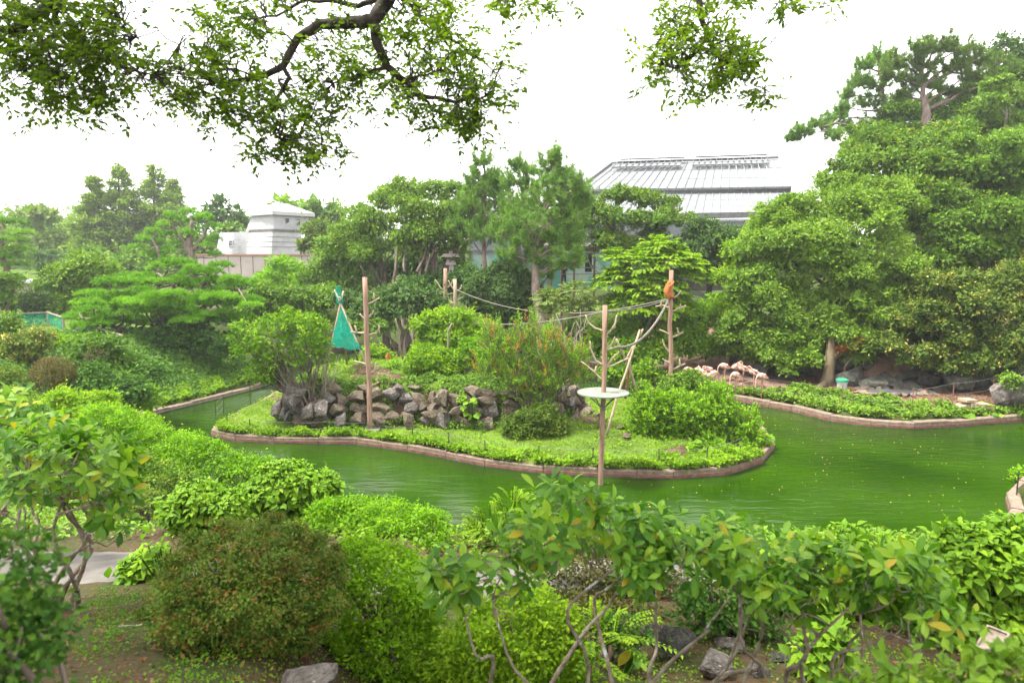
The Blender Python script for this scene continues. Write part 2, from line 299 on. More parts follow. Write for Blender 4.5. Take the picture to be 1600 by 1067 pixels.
def ground_mat():
    m, nt, out = newmat("ground_soil_and_grass"); L = nt.links
    at = N_(nt, "ShaderNodeAttribute", attribute_name="tint"); tc = N_(nt, "ShaderNodeTexCoord")
    nz = N_(nt, "ShaderNodeTexNoise"); nz.inputs["Scale"].default_value = 1.6; nz.inputs["Detail"].default_value = 8; nz.inputs["Roughness"].default_value = .7; L.new(tc.outputs["Object"], nz.inputs["Vector"])
    ad = N_(nt, "ShaderNodeMath", operation='MULTIPLY_ADD'); ad.inputs[1].default_value = .9; L.new(nz.outputs[0], ad.inputs[0]); L.new(at.outputs["Fac"], ad.inputs[2])
    sb = N_(nt, "ShaderNodeMath", operation='SUBTRACT'); sb.inputs[1].default_value = .45; L.new(ad.outputs[0], sb.inputs[0])
    # 0 soil brown, .5 dark green undergrowth, 1 lawn green
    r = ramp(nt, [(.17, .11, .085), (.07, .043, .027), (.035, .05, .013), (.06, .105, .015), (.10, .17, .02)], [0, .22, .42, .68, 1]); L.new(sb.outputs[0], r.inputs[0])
    n2 = N_(nt, "ShaderNodeTexNoise"); n2.inputs["Scale"].default_value = 22; n2.inputs["Detail"].default_value = 6; L.new(tc.outputs["Object"], n2.inputs["Vector"])
    mr = N_(nt, "ShaderNodeMapRange"); mr.inputs[3].default_value = .45; mr.inputs[4].default_value = 1.55; L.new(n2.outputs[0], mr.inputs[0])
    hs = N_(nt, "ShaderNodeHueSaturation"); L.new(mr.outputs[0], hs.inputs["Value"]); L.new(r.outputs[0], hs.inputs["Color"])
    pb = N_(nt, "ShaderNodeBsdfPrincipled"); pb.inputs["Roughness"].default_value = .95; pb.inputs["Specular IOR Level"].default_value = .1; L.new(hs.outputs[0], pb.inputs["Base Color"])
    bp = N_(nt, "ShaderNodeBump"); bp.inputs["Strength"].default_value = .7; bp.inputs["Distance"].default_value = .05; L.new(n2.outputs[0], bp.inputs["Height"]); L.new(bp.outputs[0], pb.inputs["Normal"])
    L.new(pb.outputs[0], out.inputs[0]); return m
M['ground'] = ground_mat()

# ------------------------------------------------------------------ terrain
def GP(pts, z=0.0): return [tuple(G(a, b, z)[:2]) for a, b in pts]
shore_px = [(200, 657), (260, 642), (330, 625), (396, 608)]
POND = GP(shore_px) + [(-15.5, 42), (-15, 49), (-9, 52), (0, 50), (5, 43), (8.2, 38)] + \
    GP([(1085, 618), (1170, 630), (1240, 643), (1300, 658), (1360, 666), (1425, 670), (1480, 667), (1545, 662), (1640, 655), (1800, 650)]) + \
    [(26, 25), (18.8, 23)] + GP([(1582, 786), (1590, 812), (1520, 900), (1400, 925), (1000, 945), (700, 930), (450, 850), (250, 780), (130, 700)])
ISL = GP([(335, 681), (372, 689), (430, 692), (500, 693), (560, 694), (640, 705), (700, 716), (760, 728), (850, 739), (940, 744), (1050, 747), (1130, 742), (1184, 724), (1205, 700), (1185, 672), (1060, 640), (940, 625), (800, 614), (650, 602), (520, 604), (440, 616), (400, 640), (345, 668)])
TERR = [(-9.3, 27.6), (-8.4, 26.5), (-7.0, 26.1), (-5.3, 26.5), (-3.9, 26.5), (-2.7, 25.9), (-0.9, 25.4), (0.6, 25.6), (2.0, 26.2), (2.6, 28), (1.6, 31), (-2, 33.5), (-7, 33.8), (-9.5, 31)]

def gh(x, y):
    x = np.asarray(x, float); y = np.asarray(y, float)
    d = sdf(POND, x, y)
    nl = np.interp(y, [-5, 0, 3, 4.5, 6, 7.5, 9, 12, 15, 17, 22], [5.5, 5.3, 4.9, 4.42, 3.8, 3.5, 3.25, 2.2, 1.2, .8, 1.0])
    nr = np.interp(y, [-5, 0, 3, 4.5, 5.5, 7, 9, 12, 15, 17, 22], [5.5, 5.2, 4.5, 3.9, 3.6, 3.4, 3.05, 1.9, .8, .4, .4])
    near = nl + (nr - nl) * sm(x, -1.7, -.9)
    th = np.arctan2(x, np.maximum(y, .1))
    left = .3 + 2.5 * sm(d, 0, 6) + .03 * np.maximum(y - 42, 0)
    cen = .3 + 3.9 * sm(d, 0, 9) + .02 * np.maximum(y - 60, 0)
    right = .35 + .35 * sm(d, .3, 2.0) + 1.2 * sm(d, 4.5, 6.8) + 10 * sm(d, 6, 26) * sm(th, .30, .60) + 2.6 * sm(d, 4.2, 6.2) * sm(th, .46, .55) - .05 * np.clip(d - 40, 0, 160)
    far = left + (cen - left) * sm(th, -.35, -.2); far = far + (right - far) * sm(th, .22, .34)
    h = near + (far - near) * sm(y, 16.5, 22)
    h = np.minimum(h, .33 + np.maximum(d, 0) * 1.1)
    h = h + .06 * vnoise(x, y, 1.5) + .18 * vnoise(x, y, 7, 3) * sm(d, 2, 8) * sm(y, 17, 25)
    hills = 4 * np.exp(-((x + 95) / 60) ** 2 - ((y - 170) / 50) ** 2) + 3 * sm(y, 110, 260)
    return np.where(d < 0.02, -1.0, h + hills)
def grid(xs, ys, hf):
    X, Y = np.meshgrid(xs, ys); Z = hf(X, Y); V = np.stack([X, Y, Z], -1).reshape(-1, 3); nx, ny = len(xs), len(ys)
    i = np.arange(ny - 1)[:, None] * nx; j = np.arange(nx - 1)[None]; F = np.stack([i + j, i + j + 1, i + nx + j + 1, i + nx + j], -1).reshape(-1, 4); return V, F
xs = np.concatenate([np.arange(-800, -200, 60), np.arange(-200, -46, 7), np.arange(-46, 46, .5), np.arange(46, 200, 7), np.arange(200, 801, 60)])
ys = np.concatenate([np.arange(-40, -3, 5), np.arange(-3, 18, .25), np.arange(18, 56, .45), np.arange(56, 130, 3), np.arange(130, 1200, 60)])
V, F = grid(xs, ys, gh)
d = sdf(POND, V[:, 0], V[:, 1]); th = np.arctan2(V[:, 0], np.maximum(V[:, 1], .1))
t = np.full(len(V), .45); t = np.where((V[:, 1] < 17), .30 + .14 * vnoise(V[:, 0], V[:, 1], .9), t)
t = np.where((th > .2) & (d > 1.1) & (d < 6.5) & (V[:, 1] > 20) & (V[:, 1] < 45), .03, t); t = np.where((th < -.45) & (V[:, 1] > 22), .75, t)
mk("ground", V, F, M['ground'], loc=(0, 0, 0), smooth=True, tint=t)['kind'] = 'structure'
def ih(x, y):
    d = -sdf(ISL, x, y); t = -sdf(TERR, x, y)
    h = .33 + .35 * sm(d, 0, 3.5) + 1.35 * sm(t, -.15, .55) + .25 * sm(t, .5, 3) + .04 * vnoise(x, y, .8)
    return np.where(d < .02, -.8, h)
V, F = grid(np.arange(-13.5, 10.5, .16), np.arange(20, 41, .16), ih)
tt = .85 + .25 * vnoise(V[:, 0], V[:, 1], 1.7, 5); tt = np.where(vnoise(V[:, 0], V[:, 1], 2.3, 9) > .42, .22, tt)
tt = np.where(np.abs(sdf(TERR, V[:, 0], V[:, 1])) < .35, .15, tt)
keep = sdf(ISL, V[:, 0], V[:, 1]) < .4; F = F[keep[F].all(1)]
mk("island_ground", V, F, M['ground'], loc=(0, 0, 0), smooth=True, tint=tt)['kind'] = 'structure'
def land(x, y):
    x = np.asarray(x, float); y = np.asarray(y, float)
    return np.where(sdf(ISL, x, y) < 0, ih(x, y), gh(x, y))
V, F = grid(np.array([-40, 40.]), np.array([10, 60.]), lambda a, b: a * 0)
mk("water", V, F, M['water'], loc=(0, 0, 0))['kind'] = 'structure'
# path behind the first mound
px_ = np.arange(-9, 7.1, .25); rows = []
for x in px_:
    c = 7.4 + .35 * math.sin(x * .6); rows.append([(x, c - .95 + .1 * math.sin(x * 3)), (x, c - .3), (x, c + .3), (x, c + .85 + .1 * math.sin(x * 2.3))])
V = np.array(rows).reshape(-1, 2); V = np.c_[V, land(V[:, 0], V[:, 1]) + np.tile([-.06, .045, .045, -.06], len(px_))]
F = np.array([[i * 4 + j, (i + 1) * 4 + j, (i + 1) * 4 + j + 1, i * 4 + j + 1] for i in range(len(px_) - 1) for j in range(3)])
mk("path", V, F, M['concrete'], loc=(0, 7, 3.4), smooth=True)['kind'] = 'structure'
PATH_Y = lambda x: 7.4 + .35 * np.sin(x * .6)

def edging(name, label, poly, closed, h, w, mtop, mside, seglen=1.4, cat="kerb"):
    pts = [np.array(p) for p in poly]; dense = []
    n = len(pts)
    for i in range(n if closed else n - 1):
        a, b = pts[i], pts[(i + 1) % n]; L = np.linalg.norm(b - a); k = max(1, round(L / seglen))
        dense += [a + (b - a) * j / k for j in range(k)]
    if not closed: dense.append(pts[-1])
    dense = np.array(dense); m = len(dense)
    if closed: tg = nrm(np.roll(dense, -1, 0) - np.roll(dense, 1, 0))
    else: tg = nrm(np.gradient(dense, axis=0))
    nn = np.c_[-tg[:, 1], tg[:, 0]]
    root = empty(name, (*dense.mean(0), 0), label, cat)
    for i in range(m if closed else m - 1):
        j = (i + 1) % m; a, b, na, nb = dense[i], dense[j], nn[i], nn[j]; dd = (b - a) * .006
        a2, b2 = a + dd, b - dd; dz = .02 * math.sin(i * 2.3)
        def ring(z, ww): return [np.r_[a2 - na * ww, z], np.r_[b2 - nb * ww, z], np.r_[b2 + nb * ww, z], np.r_[a2 + na * ww, z]]
        Vb = np.array(ring(-.5, w / 2) + ring(.045, w / 2) + ring(h * .5, w / 2) + ring(h * .5 + .005, w / 2 - .012) + ring(h - .03 + dz, w / 2 - .012) + ring(h + dz, w / 2 - .04))
        Fb = np.array([[4 * l + k, 4 * l + (k + 1) % 4, 4 * l + 4 + (k + 1) % 4, 4 * l + 4 + k] for l in range(5) for k in range(4)] + [[20, 21, 22, 23]])
        mk("edging_block", Vb, Fb, None, root, mats=[mside, mtop, M['rock_dark']], midx=[2] * 4 + [0] * 4 + [1] * 13)
edging("island_edging", "red and pink concrete edging round the grassy island", ISL, True, .27, .26, M['curb_top'], M['curb_red'])
edging("pond_edging", "dull grey brown concrete edging below the ivy bank at the left", GP([(150, 672)] + shore_px + [(430, 596)]), False, .2, .4, M['curb_top'], M['timber_grey'])
edging("pond_edging", "dark red edging under the plants in front of the flamingos and stone basin", [(8.6, 37)] + GP([(1085, 618), (1170, 630), (1240, 643), (1300, 658), (1360, 666), (1425, 670), (1480, 667), (1545, 662), (1640, 655)]), False, .3, .34, M['curb_top'], M['curb_red'])
edging("pond_edging", "red edging seen at the far right end of the near bank", [(22, 24), (18.8, 23)] + GP([(1582, 786), (1590, 812), (1520, 900)]), False, .3, .34, M['curb_top'], M['curb_red'])
edging("pond_edging", "short red edging seen across the back channel beside the green netting tent", [(-15, 49), (-9, 52), (0, 50), (5, 43), (8.2, 38)], False, .35, .3, M['curb_top'], M['curb_red'])

# ------------------------------------------------------------------ leaves
RH = (np.array([[0, 0, 0], [-.5, .52, .10], [0, 1, -.04], [.5, .52, .10]]), [np.array([[0, 1, 2, 3]])])       # one folded diamond
HX = (np.array([[0, 0, 0], [-.22, .3, .05], [-.20, .68, .02], [0, 1, -.08], [.20, .68, .02], [.22, .3, .05]]), [np.array([[0, 1, 2, 3], [0, 3, 4, 5]])])   # folded leaf
NE = (np.array([[-.5, 0, 0], [.5, 0, 0], [0, 1, 0]]), [np.array([[0, 1, 2]])])                               # needle
def leaf_tpl(prof, fold=.12, droop=.15):
    n = len(prof); ts = np.linspace(0, 1, n); V = []
    for t_, w in zip(ts, prof):
        z = -droop * t_ * t_; V += [(-w / 2, t_, z + fold * w), (0, t_, z), (w / 2, t_, z + fold * w)]
    F = []
    for i in range(n - 1): F += [(i * 3, i * 3 + 1, i * 3 + 4, i * 3 + 3), (i * 3 + 1, i * 3 + 2, i * 3 + 5, i * 3 + 4)]
    return np.array(V), [np.array(F)]
T_RH = leaf_tpl([.03, .2, .34, .42, .36, .04], .15, .22)
T_HY = leaf_tpl([.04, .42, .62, .52, .28, .02], .18, .3)
T_BIG = leaf_tpl([.1, .7, .9, .85, .55, .04], .12, .25)
def batch(Pp, D, Nn, Sz, tpl, wid=1.0):
    D = nrm(D); Nn = nrm(Nn - (Nn * D).sum(1, keepdims=True) * D); Sd = np.cross(D, Nn)
    tv, tf = tpl; n, m = len(Pp), len(tv); Sz = np.broadcast_to(Sz, (n,)); wid = np.broadcast_to(wid, (n,))
    V = Pp[:, None] + Sz[:, None, None] * (tv[None, :, 0:1] * wid[:, None, None] * Sd[:, None] + tv[None, :, 1:2] * D[:, None] + tv[None, :, 2:3] * Nn[:, None])
    F = [(f[None] + (np.arange(n) * m)[:, None, None]).reshape(-1, f.shape[1]) for f in tf]
    return V.reshape(-1, 3), F
def rdir(rng, n): return nrm(rng.normal(0, 1, (n, 3)))
TRIS = [0]
def lobe(px, py, r, Y, flat=.8, deep=1.0):
    c = P(px, py, Y); R = S(r, Y); return (c, np.array([R, R * deep, R * flat]))
def sublobes(L, n, f=(.28, .48), rng=None, low=-.35):
    out = []
    for c, r in L:
        k = 0
        while k < n:
            d_ = rdir(rng, 1)[0]
            if d_[2] < low: continue
            s = rng.uniform(*f); out.append((c + d_ * r * (1 - s * .55), r * s * np.array([1, 1, .85]))); k += 1
    return out
def lumps(L, n, f, rng, low, n2=4):
    S1 = sublobes(L, n, f, rng, low)
    return S1 + sublobes(S1, n2, (.38, .55), rng, low)
def crown_pts(lobes, leaf, cover, clump, rng, low=-.6, inner=.25, flatleaf=.6, backcull=.45, outw=.7, stray=.03):
    """clumps of leaves on the surface of many lobes -> P, D, N, tint"""
    Ps, Ns, Ds, Ts, Ms = [], [], [], [], []; la = leaf * leaf * .28
    C = np.array([c for c, r in lobes]); R = np.array([r for c, r in lobes])
    for c, r in lobes:
        area = 4 * math.pi * ((r[0] * r[1]) ** 1.6 + (r[0] * r[2]) ** 1.6 + (r[1] * r[2]) ** 1.6) ** (1 / 1.6) / 3 ** (1 / 1.6)
        nleaf = area * cover * .6 / la; per = max(5, int(2.2 * (clump / leaf) ** 2)); nc = max(3, int(nleaf / per))
        dd = rdir(rng, nc * 2); dd = dd[dd[:, 2] > low][:nc]; p = c + dd * r * rng.uniform(.76, 1.1, (len(dd), 1))
        # drop clumps buried in another lobe
        q = ((p[:, None] - C[None]) / R[None]); ins = ((q ** 2).sum(-1) < .70).any(1); p, dd = p[~ins], dd[~ins]
        if not len(p): continue
        face = (dd * nrm(np.array([0, 0, CZ]) - c)).sum(1); kp = (face > -.25) | (rng.random(len(dd)) < backcull); p, dd = p[kp], dd[kp]
        if not len(p): continue
        ct = rng.normal(0, 1, len(p)); cs = rng.uniform(.6, 1.3, len(p)) * clump
        o = rdir(rng, len(p) * per).reshape(len(p), per, 3) * rng.uniform(.25, 1, (len(p), per, 1)) * cs[:, None, None]; o[..., 2] *= flatleaf
        pp = (p[:, None] + o).reshape(-1, 3)
        nn = nrm(o * .8 / clump + dd[:, None] * outw + UP * .8 + rng.normal(0, .35, o.shape)).reshape(-1, 3)
        dr = nrm(o / clump + rng.normal(0, .7, o.shape) + dd[:, None] * .5).reshape(-1, 3)
        Ps.append(pp); Ns.append(nn); Ds.append(dr); Ts.append((.45 + .22 * np.repeat(ct, per) + rng.normal(0, .12, len(pp)))); Ms.append(np.ones(len(pp)))
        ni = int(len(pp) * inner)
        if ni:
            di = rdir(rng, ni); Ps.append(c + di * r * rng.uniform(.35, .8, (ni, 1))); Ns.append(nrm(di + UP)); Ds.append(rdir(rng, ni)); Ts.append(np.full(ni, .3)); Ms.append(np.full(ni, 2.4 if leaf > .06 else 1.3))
    A = np.concatenate(Ps); k = int(stray * len(A) / 9)
    if k:   # stray shoots standing out of the surface
        sel = rng.integers(0, len(A), k); cen = C[np.argmin(((A[sel][:, None] - C[None]) ** 2).sum(-1), 1)] if len(C) < 400 else C.mean(0); o_ = nrm(nrm(A[sel] - cen) + UP * .8 + rng.normal(0, .35, (k, 3))); m = 9; t_ = np.linspace(0, 1, m)
        Ln = leaf * rng.uniform(2, 6, k); Ps.append((A[sel][:, None] + o_[:, None] * (t_[None, :, None] * Ln[:, None, None])).reshape(-1, 3)); Ds.append(nrm(np.repeat(o_, m, 0) * .7 + rdir(rng, k * m))); Ns.append(nrm(rdir(rng, k * m) * .7 + UP)); Ts.append(np.repeat(.65 + rng.normal(0, .15, k), m)); Ms.append(np.full(k * m, .8))
    return np.concatenate(Ps), np.concatenate(Ds), np.concatenate(Ns), np.clip(np.concatenate(Ts), 0, 1), np.concatenate(Ms)
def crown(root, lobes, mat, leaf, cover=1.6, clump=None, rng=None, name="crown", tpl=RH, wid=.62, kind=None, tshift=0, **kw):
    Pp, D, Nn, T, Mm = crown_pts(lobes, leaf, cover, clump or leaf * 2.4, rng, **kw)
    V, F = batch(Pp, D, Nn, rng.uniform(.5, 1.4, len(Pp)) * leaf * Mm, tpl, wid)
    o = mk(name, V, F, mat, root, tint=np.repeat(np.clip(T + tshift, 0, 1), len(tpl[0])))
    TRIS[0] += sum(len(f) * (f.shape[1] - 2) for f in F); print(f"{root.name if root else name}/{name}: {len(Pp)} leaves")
    if kind: o['kind'] = kind
    return o
def trunk(root, base, lobes, r, bark, rng, top=None, nl=10, name="trunk", bend=.06, limb=.38, extra=None, seg=8):
    cs = np.array([c for c, _ in lobes]); wts = np.array([rr[0] for _, rr in lobes])
    if top is None: top = (cs * wts[:, None]).sum(0) / wts.sum()
    path = wob(base, top, 8, bend, rng); path[0] = base; path[0][2] -= .15
    parts = [tube(path, np.array([r * 1.35, r * 1.05, r, r * .9, r * .8, r * .65, r * .5, r * .35]), seg)]
    idx = rng.permutation(len(lobes))[:nl]
    for i in idx:
        c = cs[i]; k = int(rng.integers(2, 7)); s = path[k]
        parts.append(tube(wob(s, c, 6, .07, rng, .05), np.linspace(r * limb, r * .07, 6), 5))
        for _ in range(2):
            e = c + rdir(rng, 1)[0] * lobes[i][1] * .8; parts.append(tube(wob(s * .4 + c * .6, e, 5, .08, rng), np.linspace(r * .16, r * .04, 5), 4))
    V, F = join(parts + (extra or [])); return mk(name, V, F, bark, root, smooth=True)
def ground_base(p, z=None):
    return np.array([p[0], p[1], float(land(p[0], p[1])) if z is None else z])
def tree(name, label, cat, basepx, Y, mains, mat, leaf, seed, group=None, n=6, f=(.3, .5), r=.2, bark='bark', cover=1.6, clump=None, nl=9, low=-.4, top=None, extra=None, **kw):
    """mains: (px, py, rpx[, dY[, flat]])"""
    rng = np.random.default_rng(seed)
    L = [lobe(m[0], m[1], m[2], Y + (m[3] if len(m) > 3 else 0), m[4] if len(m) > 4 else .8) for m in mains]
    b = P(basepx, 400, Y); b = ground_base(b); root = empty(name, b, label, cat, group)
    sub = lumps(L, n, f, rng, low) if n else L
    trunk(root, b, L if len(L) > 2 else sub, r, M[bark], rng, nl=nl, top=top, extra=extra)
    core = [(c, rr * .72) for c, rr in L] if n else []
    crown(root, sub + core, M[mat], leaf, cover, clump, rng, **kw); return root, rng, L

# ---- pine foliage
def tufts(Pp, rng, ln, w, k, up=.7, out=None, tj=None):
    n = len(Pp); D = rdir(rng, n * k) * .9 + UP * up
    if out is not None: D = D + np.repeat(out, k, 0) * .6
    D = nrm(D); PP = np.repeat(Pp, k, 0); Nn = rdir(rng, n * k)
    T = np.clip(.45 + .2 * np.repeat(rng.normal(0, 1, n) if tj is None else tj, k) + rng.normal(0, .1, n * k), 0, 1)
    V, F = batch(PP, D, Nn, rng.uniform(.7, 1.2, n * k) * ln, NE, w / ln); return V, F, np.repeat(T, 3)
def pads(root, plist, mat, ln, w, k, dens, rng, name="crown", up=.9):
    """plist: (centre, rx, ry, rz) flat cushions of upright needles"""
    Ps, O, T = [], [], []
    for c, rx, ry, rz in plist:
        n = int(dens * rx * ry * 3.14); a = rng.uniform(0, 6.283, n); q = np.sqrt(rng.random(n)) * (1 + .12 * np.sin(a * 5 + rng.uniform(0, 6)) + .07 * np.sin(a * 9))
        x, y = np.cos(a) * q, np.sin(a) * q
        z = rz * np.sqrt(np.clip(1.25 - q * q, 0, 1)) * rng.uniform(.45, 1, n) + rz * .15 * np.sin(x * 7 + c[0]) * np.sin(y * 7)
        Ps.append(np.c_[c[0] + x * rx, c[1] + y * ry, c[2] + z]); O.append(np.c_[x, y, z * 0] * q[:, None] ** 2); T.append(np.full(n, rng.normal(0, .8)) + rng.normal(0, .7, n))
    Ps, O, T = np.concatenate(Ps), np.concatenate(O), np.concatenate(T)
    V, F, tt_ = tufts(Ps, rng, ln, w, k, up, O, T); TRIS[0] += len(V) // 3; print(f"{root.name}/{name}: {len(V)//3} needles")
    return mk(name, V, F, M[mat], root, tint=tt_)


# ------------------------------------------------------------------ buildings
def quad(name, pts, mat, parent, thick=0.0):
    pts = np.array(pts, float); n = nrm(np.cross(pts[1] - pts[0], pts[3] - pts[0]))
    if thick:
        V = np.concatenate([pts, pts - n * thick]); return mk(name, V, [np.array([[0, 1, 2, 3], [7, 6, 5, 4], [0, 4, 5, 1], [1, 5, 6, 2], [2, 6, 7, 3], [3, 7, 4, 0]])], mat, parent)
    return mk(name, pts, [np.array([[0, 1, 2, 3]])], mat, parent)
def frustum(bot, topp):
    V = np.array(list(bot) + list(topp)); n = len(bot)
    F4 = np.array([[i, (i + 1) % n, n + (i + 1) % n, n + i] for i in range(n)]); return V, [F4, np.arange(n, 2 * n)[None]] if n != 4 else [np.concatenate([F4, [[4, 5, 6, 7]]])]
def lerp(a, b, t): return a + (b - a) * t

# white castle-like tower on the left skyline
tw = empty("castle_tower", P(428, 430, 76), "white plaster castle style tower with low hipped roof on the left skyline", "building")
def corner_block(name, pl, pc, pr, Yl, Yc, Yr, parent, mat, depth=5):
    """pl,pc,pr: (px_bottom, py_bottom, px_top, py_top) of left, middle and right edges"""
    b = [P(pl[0], pl[1], Yl), P(pc[0], pc[1], Yc), P(pr[0], pr[1], Yr)]; t_ = [P(pl[2], pl[3], Yl), P(pc[2], pc[3], Yc), P(pr[2], pr[3], Yr)]
    zb, zt = b[1][2], t_[1][2]
    for q in b: q[2] = zb
    for q in t_: q[2] = zt
    b.append(b[0] + b[2] - b[1]); t_.append(t_[0] + t_[2] - t_[1])
    V, F = frustum(b, t_); o = mk(name, V, F, mat, parent); return b, t_
bl, tl_ = corner_block("lower_block", (383, 399, 389, 362), (424, 399, 426, 360), (474, 399, 470, 361), 77, 74, 78, tw, M['white_wall'])
bu, tu = corner_block("upper_block", (384, 361, 393, 337), (428, 361, 428, 335), (478, 361, 483, 339), 78.2, 75.5, 79.2, tw, M['white_wall'])
bw, tw_ = corner_block("side_wing", (336, 399, 344, 364), (362, 399, 366, 363), (390, 399, 390, 363), 79, 77.6, 77.2, tw, M['white_wall'])
# hipped roof
cc = sum(tu) / 4; eave = [cc + (q - cc) * 1.20 for q in tu]; z0 = tu[1][2] - .1
for q in eave: q[2] = z0 + .05
e2 = [q + np.array([0, 0, .38]) for q in eave]; rg = [cc + (q - cc) * .22 for q in tu]
for q in rg: q[2] = z0 + 1.5
V = np.array(eave + e2 + rg); F = np.array([[3, 2, 1, 0]] + [[i, (i + 1) % 4, 4 + (i + 1) % 4, 4 + i] for i in range(4)] + [[4 + i, 4 + (i + 1) % 4, 8 + (i + 1) % 4, 8 + i] for i in range(4)] + [[8, 9, 10, 11]])
mk("roof", V, [F], M['white_wall'], tw)
# coping between the two storeys
c2 = sum(tl_) / 4; a1 = [c2 + (q - c2) * 1.02 for q in tl_]; V = np.array([q + [0, 0, -.12] for q in a1] + [q + [0, 0, .16] for q in a1])
mk("coping", V, [BOXF[:, ::1]], M['concrete'], tw)
def wall_window(b, t_, i, j, u, v0, v1, du, parent, tilt=0):
    def pt(uu, vv): return lerp(lerp(b[i], b[j], uu), lerp(t_[i], t_[j], uu), vv)
    q = [pt(u - du + tilt, v0), pt(u + du + tilt, v0), pt(u + du, v1), pt(u - du, v1)]; n = nrm(np.cross(q[1] - q[0], q[3] - q[0])); n = n if n[1] < 0 else -n
    w_ = mk("window", np.array([p + n * .05 for p in q] + [p - n * .1 for p in q]), [BOXF], M['window_dark'], parent)
    e = [p + (p - sum(q) / 4) * .28 for p in q]
    Vf = np.array([p + n * .09 for p in e] + [p + n * .09 for p in q] + [p for p in e])
    Ff = np.array([[k, (k + 1) % 4, 4 + (k + 1) % 4, 4 + k] for k in range(4)] + [[8 + k, 8 + (k + 1) % 4, (k + 1) % 4, k] for k in range(4)])
    mk("frame", Vf, [Ff], M['white_wall'], w_)
wall_window(bu, tu, 1, 2, .36, .42, .80, .055, tw, .02); wall_window(bu, tu, 1, 2, .69, .42, .78, .055, tw, .02)
wall_window(bw, tw_, 0, 1, .88, .42, .62, .10, tw)
for k in range(7):   # horizontal ribs beside the corner buttress
    p0 = P(369, 366 + k * 4.6, 77.2); mk("rib", *box(p0 + [0, -.35, 0], (1.1, .2, .08)), M['white_wall'], tw)
for k in range(3):
    a, b_ = lerp(bl[0], tl_[0], .35 + .2 * k), lerp(bl[1], tl_[1], .35 + .2 * k); c_ = lerp(bl[2], tl_[2], .35 + .2 * k)
    V, F = join([beam(a + [0, -.02, 0], b_ + [0, -.03, 0], .03, .03), beam(b_ + [0, -.03, 0], c_ + [0, -.02, 0], .03, .03)]); mk("joint_line", V, F, M['concrete'], tw)
pl = empty("plinth_wall", P(420, 430, 72), "pale pink retaining wall with salmon coping under the white tower", "wall")
a, b_ = P(310, 399, 72), P(482, 399, 72)
mk("wall", *box(((a + b_) / 2) + [0, 0, -2.8], (b_[0] - a[0], .5, 5.6)), M['pink_wall'], pl)
mk("coping", *box(((a + b_) / 2) + [0, -.05, .06], (b_[0] - a[0] + .2, .7, .16)), M['salmon'], pl)
for sx in range(9): mk("weep_stain_joint", *box(lerp(a, b_, (sx + .5) / 9) + [0, -.27, -2.8], (.05, .03, 5.4)), M['concrete'], pl)

# glasshouse
gr = empty("glasshouse", P(1000, 420, 62), "large glasshouse with white panelled hipped roof and dark ridge rails behind the pines", "building")
R0, R1 = P(955, 257, 72), P(1216, 248.5, 72); M0, M1 = P(903, 296, 66), P(1236, 288, 66); E0, E1 = P(850, 338, 60.5), P(1262, 331, 60.5)
for q in (M0, M1): q[2] = (M0[2] + M1[2]) / 2 if q is M1 else q[2]
def slope(a0, a1, b0, b1, ncol, nrow, tname):
    for i in range(ncol):
        for j in range(nrow):
            u0, u1 = i / ncol + .0016, (i + 1) / ncol - .0016; v0, v1 = j / nrow + .006, (j + 1) / nrow - .006
            q = [lerp(lerp(a0, a1, u), lerp(b0, b1, u), v) for u, v in ((u0, v1), (u1, v1), (u1, v0), (u0, v0))]
            quad("roof_pane", q, M['roofglass'], gr, .04)
    for i in range(ncol + 1):
        u = i / ncol; a, b = lerp(a0, a1, u), lerp(b0, b1, u); up = np.array([0, -.05, .05])
        mk("glazing_bar", *beam(a + up, b + up, .045, .08), M['steel'], gr)
slope(R0, R1, M0, M1, 24, 3, "upper"); slope(M0 + [0, -.1, -.55], M1 + [0, -.1, -.55], E0, E1, 30, 3, "lower")
# left hip
H0 = P(893, 283, 80); quad("hip_slope", [M0, R0, H0 + [0, 3, 2], H0], M['roofglass'], gr, .05)
for a, b in ((R0, M0), (R0, H0)): mk("hip_bar", *beam(a + [0, -.1, .1], b + [0, -.1, .1], .18, .2), M['steel'], gr)
mk("ridge", *beam(R0 + [0, 0, .15], R1 + [0, 0, .15], .35, .22), M['steel'], gr)
mk("gutter", *beam(M0 + [0, -.1, -.15], M1 + [0, -.1, -.08], .2, .2), M['steel'], gr)
mk("clerestory", *beam(M0 + [0, .2, -.35], M1 + [0, .2, -.35], .1, .4), M['roofglass'], gr)
for i in range(31): a = lerp(M0, M1, i / 30) + [0, .05, -.35]; mk("clerestory_post", *box(a, (.06, .2, .4)), M['steel'], gr)
mk("eave_beam", *beam(E0 + [0, -.1, -.2], E1 + [0, -.1, -.2], .35, .5), M['steel'], gr)
